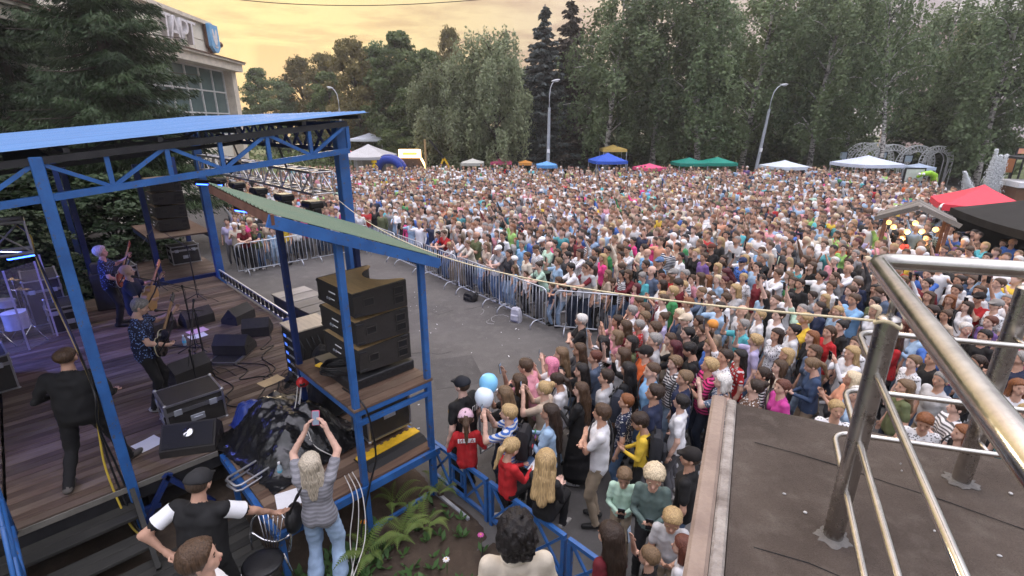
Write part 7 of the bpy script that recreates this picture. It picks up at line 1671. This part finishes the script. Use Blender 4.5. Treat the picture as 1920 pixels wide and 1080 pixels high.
# ---------------------------------------------------------------- the crowd: people told apart in the photograph
# px, py (head), build, hair style, hair colour, top, pose, options  (L long sleeves, s/p/c pattern, b<n> bottom, h<cm> height, C faces the camera)
TAB = """1091 599 f short silver black cross
1161 603 f long dark pink film
1166 624 f bob fair pink film1
1183 610 f long brown maroon film1
1199 615 f short grey red film p
1224 614 f curly brown beige stand
1208 594 f curly fair white stand
1195 587 f short grey white hips
1236 595 f bun brown lavender stand
1267 590 f bob pale denim stand L
1286 599 m cap beige charcoal stand
1310 602 f long dark beige stand
1337 612 k beanie orange beige stand C
1319 620 f pony brown black film
1284 625 f short black black stand L
1246 629 f long brown cream stand L
1218 636 m short grey pale_grey stand
1193 643 f bob black olive stand
1130 641 f long black white film1 s
1117 669 f short red slate skirt
1087 655 f long brown charcoal film
1169 664 f long brown white film1
1211 660 m cap black orange cross
1223 694 m buzz brown sky_blue stand h182 b1
1265 649 f long wine black film L
1295 656 m short black black low
1271 678 f curly fair charcoal stand s
1284 708 m short fair navy stand h172 L
1330 684 f curly blond hotpink clap s
1332 648 f long fair blue stand
1358 668 m short dark white reach p
1356 715 f bob silver slate film p
1137 706 m short dark pale_grey stand
1091 694 f long black black film L
1178 692 f long black black film1 L
1090 730 f longer brown black longskirt L b0
1130 773 m short brown white cross h179 b5
1180 752 f short ginger navy stand p
1258 753 f short black white hips
1209 792 k short dark yellow low h150 L
1053 663 f long fair black film
1024 686 f bob pink white film
1000 690 m short brown pink lean L
975 712 f longer brown black film1
947 738 f longer fair black film
1022 729 f bun blond beige film
1050 711 f pony dark white low b4
1032 772 f longer dark light_blue longskirt L b0
955 773 f short blond blue film s
1171 889 k short fair mint low h128 L C
1227 887 k curly pale grey_green low h158 L C b0
1261 967 k short blond pale_grey low h138 C
1222 1046 k buzz fair black film1 h135
1278 1030 k bob red white stand h135
1146 1008 k longer dark maroon stand h155 L
1296 857 m cap black black stand h172
1243 735 m short dark navy stand
1313 567 f pony brown pink stand
1349 577 m short dark light_blue film1 L
1379 566 f short wine white clap
1391 583 m bald fair pale_grey stand
1428 592 f short blond white stand
1457 588 m short dark white stand h180
1453 563 m buzz brown black reach
1503 580 m buzz grey mint reach
1536 575 m buzz dark navy clap
1571 583 f short blond light_blue stand
1602 561 m short brown sky_blue film
1394 609 f short grey turquoise film1
1416 638 f curly blond lavender film1
1457 627 f bob dark white stand p
1492 620 f short black white stand L
1519 630 f longer ginger black stand L
1555 622 f pony brown red stand
1578 611 f bun black black stand
1607 643 f short brown white stand p
1598 661 f long blond white film L
1527 659 f bob brown slate stand
1531 684 f pony fair denim low L
1475 665 f bob blond charcoal stand
1462 688 f bob brown cream stand
1433 703 f pony dark black stand s
1416 725 f bun dark brown clap p
1464 723 f short red magenta stand L
1387 667 f long black red stand c
1569 766 f short blond white stand p C
1598 710 f bob pale peach clap
1608 738 f short silver light_blue stand
1715 678 f short fair white stand p
1748 672 m short dark black stand
1765 711 m short grey pale_grey stand
1697 725 f long fair olive stand
1747 789 f pony ginger white low p C
1793 808 f bob ginger black stand
1834 678 f pony dark light_blue film
1911 725 f long ginger white stand C
1914 672 m short grey navy clap L
1814 617 f short silver brown stand p C
1747 583 m short dark navy stand
1773 591 f bun brown beige stand
1814 575 f bob dark white stand L
1857 603 f short red purple stand
1862 569 m cap grey white stand p
1842 560 m cap black red film
1793 644 f bob black magenta stand
1843 628 m short black black stand
1827 437 m short black navy shade L
1874 531 m short brown light_blue film1 L
1792 544 m short dark pale_grey stand
1748 556 f long brown white reach L
1776 560 f long ginger black stand
1695 525 f long fair black stand
1741 513 m short brown blue film
1739 531 m short black maroon film1
1799 525 m short dark white stand
1825 525 f long brown denim film L
1607 533 m short brown navy stand L
1638 541 f long black black stand
1640 566 f short black olive stand
1640 582 f bob pale white stand
1770 468 m buzz brown purple stand
1799 472 m short dark navy stand
1821 468 m short brown white low
1851 482 m short black navy stand
1899 454 m bald brown blue stand
1882 456 f curly brown brown stand
1784 429 m short black white stand
1762 431 m short ginger light_blue stand c
1739 446 m buzz dark black stand
1690 446 m short brown maroon stand
822 441 m short brown red lean
799 444 f short black blue lean p
835 463 k short blond white lean
850 450 f bob brown white film
861 461 f short fair cream lean
893 441 m bald fair olive clap
943 441 m short dark white stand
939 461 f bob black light_blue stand
896 476 m cap white grey lean
912 461 f long fair beige stand
928 469 f long brown white clap
979 458 m short grey sky_blue stand
988 480 m short brown cream stand
966 490 k beanie white white lean
988 505 f bun dark mint lean
926 482 f short black charcoal stand
924 512 k long fair light_blue stand h125 b4
956 522 k pony brown white stand h122
869 497 k short blond light_blue stand h112 b1
999 547 k short fair denim stand h112
1065 522 m short black white lean
1041 534 k long brown pale_grey lean b4
1100 527 m short brown maroon lean
1085 541 k short brown black lean
1093 511 m short black pale_grey stand
1111 516 f bob dark cream stand
1131 522 f long fair beige stand
1111 488 m short dark white stand
1137 545 k curly red purple stand h135
1159 531 f curly black white stand s
1178 544 f bob brown maroon lean L
1146 558 k short brown black lean h140
1107 568 k short brown white low s h122
1209 533 f short grey turquoise low
1225 538 m bald grey slate stand
1233 562 m short brown white stand h182
1263 551 f long fair lavender film1
1202 569 f short brown pink lean
1217 576 f bob brown brown stand
1246 535 f short red white stand p
1265 531 m cap grey red stand
1287 522 m short grey white stand c
1237 490 m cap denim black stand L
1163 479 m short dark cream reach L
1170 500 m short brown denim low p
1211 496 m short dark black film L
1130 483 f long blond hotpink stand
1174 455 m short brown mint stand
1187 451 f short black hotpink stand
1104 455 m short brown navy stand s
1254 466 m short dark navy stand s
1320 482 m short brown purple stand L
1335 464 m cap red black cross
1345 501 f bob blond grey stand c
1349 531 f short pale light_blue stand
1371 511 f long wine brown low
1390 519 f short blond white stand p
1392 491 m cap navy blue stand c
1426 501 m short black light_blue stand
1339 553 f long ginger white clap
1371 551 f short wine brown stand
1459 511 m short brown white film L
1483 527 f bob brown green stand
1512 531 m short dark black stand
1498 501 m short black teal stand
1522 499 f long brown black stand
1565 489 f short silver pink stand
1604 476 m short grey grey stand
1583 466 f short dark lime stand
1546 458 m short brown white stand
1540 427 m short black light_blue stand
1542 519 m short black white film1
1561 536 m short brown white stand
1538 552 k long brown denim stand
1520 556 k short dark white stand
1591 544 m short brown navy stand
1611 527 m short grey navy stand L
1479 557 f short black white film1 L
1443 538 k bob blond white stand
1434 554 f long brown light_blue stand
1316 530 f long brown white film1
1404 462 f short pale white stand
1443 452 m short grey white stand
1482 455 m short dark charcoal stand
1428 470 m short brown sky_blue stand
1362 440 m short black white stand
1690 500 f pony brown red stand
463 432 f short blond maroon lean
497 440 f short fair navy lean
515 455 k short brown light_blue stand h135 b1
541 447 k pony brown light_blue stand h140 b4
478 425 f short pale olive stand
560 425 m short brown yellow stand
"""
def top_name(top, pat): return (PATN[pat]+top.replace('_', ' ')).strip()
rows = []
for ln in TAB.strip().splitlines():
    q = ln.split(); px, py = float(q[0]), float(q[1]); b, hair, hcol, top, pose = q[2:7]; opt = q[7:]
    pat = 1 if 's' in opt else 2 if 'p' in opt else 3 if 'c' in opt else 0; h = [int(o[1:])/100 for o in opt if o[0] == 'h' and o[1:].isdigit()]
    h = h[0] if h else dict(m=1.76, f=1.66, k=1.38)[b]+prand.uniform(-.05, .05); bi = [int(o[1:]) for o in opt if o[0] == 'b' and o[1:].isdigit()]
    zc = h*.935-(.06 if pose == 'lean' else 0); g = at(px, py, zc); key = b+'_'+pose
    if key not in BODY: key = b+'_stand' if b == 'k' else 'f_stand'
    rows.append(dict(x=g.x, y=g.y, b=b, hair=hair, hcol=hcol, top=top, pose=pose, key=key, pat=pat, h=h, L='L' in opt, cam='C' in opt, bot=BOTS[bi[0]][1] if bi else None, px=px, py=py, own=True))
# keep neighbours from standing inside each other
XY = np.array([(r['x'], r['y']) for r in rows])
for it in range(40):
    D_ = XY[:, None]-XY[None]; d = np.linalg.norm(D_, axis=-1)+np.eye(len(XY))*9; m = d < .36; push = np.where(m[..., None], D_/np.maximum(d, .02)[..., None]*(.36-d)[..., None]*.25, 0).sum(1); XY += push
SEG = [((-9.45, 16.25), (-5.75, 19.70)), ((-5.60, 19.60), (.90, 11.55)), ((1.0, 11.52), (5.0, 10.55))]
for i, (r, p) in enumerate(zip(rows, XY)):
    for (a, b) in SEG:                                               # nobody stands through a barrier
        a, b = np.array(a), np.array(b); d = b-a; L_ = np.linalg.norm(d); d /= L_; n_ = np.array([-d[1], d[0]]); n_ = n_ if n_[1] > 0 else -n_; t_ = (p-a) @ d; s_ = (p-a) @ n_
        if -.4 < t_ < L_+.3 and -1.5 < s_ < .34 and (r['py'] < 578 if a[0] > .95 else not (r['x'] > 1.3)): XY[i] = p+n_*(.34-s_); p = XY[i]
    r['x'], r['y'] = p
# ---------------------------------------------------------------- fill of the square
POLY = [(-9.7,16.95),(-5.75,20.25),(1.25,12.25),(2.3,11.6),(2.75,9.0),(3.0,7.3),(3.9,6.0),(5.4,4.9),(9,3.6),(14,9.5),(14.0,13.2),(15.0,17.2),(16.2,20.4),(20,22),(27,31),(29,40.2),(-15,41.8),(-20,35),(-14,21.5)]
def inside(x, y):
    c = False; n = len(POLY)
    for i in range(n):
        x1_, y1_ = POLY[i]; x2_, y2_ = POLY[i-1]
        if (y1_ > y) != (y2_ > y) and x < (x2_-x1_)*(y-y1_)/(y2_-y1_)+x1_: c = not c
    return c
def project(x, y, z):
    zz = y*_c-(z-CAM_H)*_s; return 960+F_PX*x/zz, 540-F_PX*(y*_s+(z-CAM_H)*_c)/zz
fill = []; dd = .535; jj = 0; yy = 3.6
while yy < 42:
    xx = -21+(jj % 2)*dd/2
    while xx < 31:
        x, y = xx+prand.uniform(-.15, .15), yy+prand.uniform(-.15, .15); xx += dd
        if prand.random() < .05+.42*min(1, max(0, (math.hypot(x, y)-20)/16)) or not inside(x, y): continue
        px, py = project(x, y, 1.6)
        if px < 425 or px > 1945 or py > 900 or (px > 1320 and py > 735+(px-1335)*.19): continue
        if (x-kc.x)**2+(y-kc.y)**2 < 1.5 or (x-17.6)**2+(y-18.7)**2 < 3.2 or (x-fp.x)**2+(y-31)**2 < 15: continue
        if np.min(np.hypot(XY[:, 0]-x, XY[:, 1]-y)) < .47: continue
        if any(abs((x-a[0])*(b[1]-a[1])-(y-a[1])*(b[0]-a[0]))/math.hypot(b[0]-a[0], b[1]-a[1]) < .32 and min(a[0], b[0])-.2 < x < max(a[0], b[0])+.2 for a, b in SEG): continue
        fill.append((x, y, px, py))
    yy += dd*.866; jj += 1
fill.sort(key=lambda q: q[0]**2+q[1]**2)
WT = ['white']*17+['lavender']*2+['pale_grey']*3+['cream']*3+['light_blue']*2+['black']*9+['navy']*4+['pale_grey']*3+['grey']*2+['light_blue']*5+['beige']*4+['cream']*4+['charcoal']*3+['pink']*3+['red']*2+['maroon']*2+['denim']*2+['lavender']+['blue']*2+['sky_blue']*2+['peach']+['mint', 'teal', 'olive', 'green', 'hotpink', 'orange', 'yellow', 'purple', 'turquoise', 'lime', 'brown', 'slate', 'brown']
def rand_row(x, y, px, py):
    b = prand.choices('mfk', (4.2, 5.2, .5))[0]; hair = prand.choice(dict(m=['short']*6+['buzz']*3+['bald', 'cap', 'tufty'], f=['long']*4+['bob']*3+['pony']*2+['short']*3+['bun', 'curly', 'longer'], k=['short', 'pony', 'bob'])[b])
    hcol = prand.choice(dict(m=['dark']*3+['brown']*3+['black']*2+['fair', 'grey', 'grey', 'blond'], f=['dark']*3+['brown']*4+['black']*2+['fair']*3+['blond']*3+['pale', 'ginger', 'wine', 'grey', 'red'], k=['fair', 'brown', 'blond'])[b])
    if hair == 'cap': hcol = prand.choice(['black', 'white', 'navy', 'beige'])
    pose = prand.choices(['stand', 'clap', 'film', 'film1', 'reach', 'cross', 'low', 'hips', 'shade'], (9, 4, 3, 2.5, 1.2, 1.2, 1.5, 1, .6))[0] if b != 'k' else 'stand'
    return dict(x=x, y=y, b=b, hair=hair, hcol=hcol, top=prand.choice(WT), pose=pose, key=b+'_'+pose, pat=prand.choices((0, 1, 2, 3), (12, 1.2, 2, .8))[0], h=dict(m=1.76, f=1.66, k=1.40)[b]+prand.uniform(-.08, .08), L=prand.random() < .28, cam=False, bot=None, px=px, py=py, own=False)
N_IND = 300-NPERS-len(rows)
rows += [rand_row(*q) for q in fill[:max(0, N_IND)]]
# ---- labels that single people out
def place_word(r):
    px, py = r['px'], r['py']
    if py < 490 and px < 700: return 'behind the far barrier'
    if r['pose'] == 'lean': return 'at the barrier'
    if px > 1660 and py < 490: return 'near the black tent'
    if px > 1620: return 'seen behind the steel railing'
    if py > 650 and px < 1320: return 'at the near crowd edge'
    if py > 640: return 'just beyond the porch roof'
    if py < 600 and px < 1150: return 'by the barrier'
    return 'in the middle of the crowd'
def base_label(r, lv):
    hn = STYLE[r['hair']].format(HNAME.get(r['hcol'], r['hcol'])); tn = top_name(r['top'], r['pat'])
    who = 'child' if r['b'] == 'k' else 'person'; a = '%s with %s in %s top' % (who, hn, tn)
    if lv == 0: return a
    if lv == 1: return a+', '+POSEP[r['pose']]
    if lv == 2: return a+', '+place_word(r)
    if lv == 3: return a+', '+POSEP[r['pose']].replace('holding a phone up in both hands', 'filming')+' '+place_word(r)
cand = {}
for r in rows:
    for lv in range(4): cand.setdefault((lv, base_label(r, lv)), []).append(r)
def nearest(r):
    o = sorted((q for q in rows if q is not r), key=lambda q: (q['x']-r['x'])**2+(q['y']-r['y'])**2); return o[:6]
used = set(PLABELS)
for r in rows:
    lab_ = None
    for lv in (1, 2, 3):
        s_ = base_label(r, lv)
        if len(cand[(lv, s_)]) == 1 and s_ not in used and len(s_.split()) <= 16: lab_ = s_; break
    if lab_ is None:
        for q in nearest(r):
            hn = STYLE[q['hair']].format(HNAME.get(q['hcol'], q['hcol'])); s_ = '%s, beside the %s in %s' % (base_label(r, 0), hn.replace(' hair', ' head'), top_name(q['top'], q['pat']))
            if s_ not in used and len(s_.split()) <= 16: lab_ = s_; break
    if lab_ is None or len(lab_.split()) > 16:
        lab_ = ' '.join(base_label(r, 0).split()[:12]); k_ = 0
        for w_ in (', in the crowd', ', far row', ', between taller heads', ', nearer the stage side', ', near the tents'):
            if lab_+w_ not in used: lab_ += w_; break
    r['label'] = lab_; used.add(lab_)
nph = 0
def phone_label(r):
    hn = STYLE[r['hair']].format(HNAME.get(r['hcol'], r['hcol'])); s_ = 'phone held by %s, %s top' % (hn.replace(' hair', '-haired person') if 'hair' in hn else 'person with '+hn, top_name(r['top'], r['pat']))
    for ext in ('', ' '+place_word(r), ', raised high', ', held at eye level', ', held in the thick of the crowd', ', tilted towards the stage', ', held among raised hands'):
        if s_+ext not in PLABELS and len((s_+ext).split()) <= 16: PLABELS.add(s_+ext); return s_+ext
    return s_
for r in rows:
    jit = prand.uniform(-.25, .25); rz = facing(-r['x']*.6-.5, -r['y']) if r['cam'] else face_rz(r['x'], r['y'], jit=jit)
    o = person(r['key'], r['x'], r['y'], 0, rz, r['h'], r['hair'], r['hcol'], r['top'], r['label'], r['pat'], None, r['L'], r['bot'], None, None, 'people watching the concert', prand.uniform(.95, 1.08))
    ps = r['key'][2:]
    if ps in PHONE and r['py'] > 480 and (ps != 'low' or r['own'] and prand.random() < .4):
        nph += 1; phone(o, PHONE[ps], phone_label(r))
# diagonal bag straps on some of the nearer people
strap_m = MB().tube([(.035+.155*math.cos(a), .005+.150*math.sin(a), 1.235+.235*math.cos(a)) for a in np.linspace(0, 6.2832, 25)[:-1]], .011, 6, closed=True).mesh('bag_strap', M_black, True)
for r, o in zip(rows[:150], PEOPLE[-len(rows):][:150]):
    if r['b'] != 'k' and prand.random() < .28: s_ = link('bag_strap', strap_m, o)
# backpacks worn by people
def worn_bag(o, mt, label, extra=None):
    M = o.matrix_basis @ Matrix.Translation((0, -.19, 1.02)); t = bag(M.to_translation(), .30, .15, .42, mt, label, rz=o.rotation_euler[2]); 
    if extra: extra(t)
def near_person(px, py):
    i = min(range(len(rows)), key=lambda k: (rows[k]['px']-px)**2+(rows[k]['py']-py)**2); return [p for p in PEOPLE if p['label'] == rows[i]['label']][0]
def like(t):
    text_obj('bag_lettering', 'Like', .10, M_paper, t, Matrix.Translation((0, -.134, .10)) @ Matrix.Rotation(R(90), 4, 'X'), ext=.002)
    for (x, z, c, n) in ((.06,.24,(.45,.12,.5),'purple'), (.08,.20,(.75,.35,.05),'amber'), (-.08,.2,(.6,.05,.06),'scarlet'), (.05,.33,(.1,.45,.2),'jade')):
        mb = MB(); mb.ell((x, -.133, z), (.045, .006, .03), 10, 5, rot=(0, .6, 0)); mb.build('bag_patch', mat('patch_'+n, c, .6, bump=0), t)
worn_bag(near_person(955, 773), mat('black_bag_cloth', (.014,.013,.016), .8, scale=7), 'black backpack with bright patches worn over a blue striped top', like)
worn_bag(near_person(1209, 792), mat('dark_bag_cloth', (.018,.019,.024), .8, scale=7), 'black backpack worn over the yellow jacket')
worn_bag(near_person(1137, 706), mat('navy_bag_cloth', (.02,.025,.04), .8, scale=7), 'dark backpack worn over the pale grey t-shirt near the crowd edge')
# ---------------------------------------------------------------- the rest of the crowd as one mass
LODB = {}
def lod(key, build, sp_h, sp_b, hair, **ps):
    P, Hm, hands = person_prims(build, **ps); hl = lambda x, y, z: np.array(Hm @ Vector((x, y, z)))
    P.append((hl(0,-.036,.168), hl(0,-.002,.190), .094, .088, HAIR, .01))
    if hair == 'long': P += [(hl(0,-.06,.12), hl(0,-.10,-.14), .08, .06, HAIR, .01)]
    if hair == 'bob': P += [(hl(0,-.055,.12), hl(0,-.05,.03), .085, .075, HAIR, .01)]
    A = np.array([p[0] for p in P]+[p[1] for p in P]); lo, hi = A.min(0)-.15, A.max(0)+.15; zs = [lo[2]]
    while zs[-1] < hi[2]: zs.append(zs[-1]+(sp_h if zs[-1] > 1.30 else sp_b if zs[-1] > .85 else sp_b*1.7))
    xs, ys = np.arange(lo[0], hi[0]+sp_b, sp_h), np.arange(lo[1], hi[1]+sp_b, sp_h); D = eval_grid(P, xs, ys, np.array(zs)); V, Fq = surf_nets(D, xs, ys, np.array(zs)); LODB[key] = (V, Fq, tags_of(P, V))
lk = []
for b in 'mf':
    for nm in ('stand', 'clap', 'film', 'film1', 'reach', 'cross'):
        for hr_ in (('short',) if b == 'm' else ('long', 'bob')):
            for q, (sh_, sb_) in (('a', (.040, .060)), ('b', (.055, .085))): lod((b, nm, hr_, q), b, sh_, sb_, hr_, **POSES[nm])
            lk.append((b, nm, hr_))
Vs, Fs, Cs = [], [], []; n0 = 0; rest = fill[max(0, N_IND):]
wts = [dict(stand=9, clap=4, film=3, film1=3, reach=1.5, cross=1)[k_[1]]*(2 if k_[0] == 'm' else 1) for k_ in lk]
for (x, y, px, py) in rest:
    b, nm, hr_ = prand.choices(lk, wts)[0]; V, Fq, tg = LODB[(b, nm, hr_, 'a' if math.hypot(x, y) < 22 else 'b')]
    h = (1.77 if b == 'm' else 1.66)+prand.uniform(-.09, .09); 
    if prand.random() < .05: h *= .78
    a = face_rz(x, y, jit=prand.uniform(-.35, .35)); s_ = h/1.73; w = s_*prand.uniform(.95, 1.12); ca, sa = math.cos(a), math.sin(a)
    W = np.empty_like(V); W[:, 0] = (V[:, 0]*ca-V[:, 1]*sa)*w+x; W[:, 1] = (V[:, 0]*sa+V[:, 1]*ca)*w+y; W[:, 2] = V[:, 2]*s_
    tp = np.array(TOPC[prand.choice(WT)])*prand.uniform(.85, 1.1); sk = np.array(prand.choice(SKINS)); bt = np.array(prand.choice(BOTS)[1]); hc = np.array(HAIRC[prand.choice(['dark']*3+['brown']*4+['black']*2+['fair']*3+['blond']*2+['grey', 'pale', 'ginger', 'wine', 'silver', 'white'])])
    pal = np.array([sk, tp, tp if prand.random() < .3 else sk, bt, bt, (.2,.2,.2), hc, hc, sk]); Vs.append(W); Fs.append(Fq+n0); Cs.append(pal[tg]); n0 += len(W)
V = np.concatenate(Vs); Fq = np.concatenate(Fs); C = np.concatenate(Cs)
M_crowd = bpy.data.materials.new('crowd_clothing'); M_crowd.use_nodes = True; nt = M_crowd.node_tree; a_ = nd(nt, 'ShaderNodeAttribute', attribute_name='clothing'); nt.links.new(a_.outputs['Color'], nt.nodes['Principled BSDF'].inputs['Base Color']); nt.nodes['Principled BSDF'].inputs['Roughness'].default_value = .75
me = np_mesh('crowd', V, Fq, M_crowd); at_c = me.attributes.new('clothing', 'FLOAT_COLOR', 'POINT'); at_c.data.foreach_set('color', np.concatenate([C, np.ones((len(C), 1))], 1).astype(np.float32).ravel())
crowd = link('crowd', me); tag(stuff(crowd), 'dense crowd of concert-goers filling the square', 'crowd')
# evening haze over the square and the park
hz = MB(); hz.box((0, 70, 11.5), (370, 270, 26)); haze = hz.build('haze', bpy.data.materials.new('evening_haze')); stuff(haze)
hm_ = haze.data.materials[0]; hm_.use_nodes = True; hm_.node_tree.nodes.clear(); ho = nd(hm_.node_tree, 'ShaderNodeOutputMaterial'); hv = nd(hm_.node_tree, 'ShaderNodeVolumePrincipled')
hv.inputs['Color'].default_value = (.86, .86, .88, 1); hv.inputs['Density'].default_value = .0009; hv.inputs['Anisotropy'].default_value = .3; hm_.node_tree.links.new(hv.outputs[0], ho.inputs['Volume'])
print('people', NPERS, 'rest', len(rest), 'crowd faces', len(Fq), 'phones', nph)
bpy.context.view_layer.update()
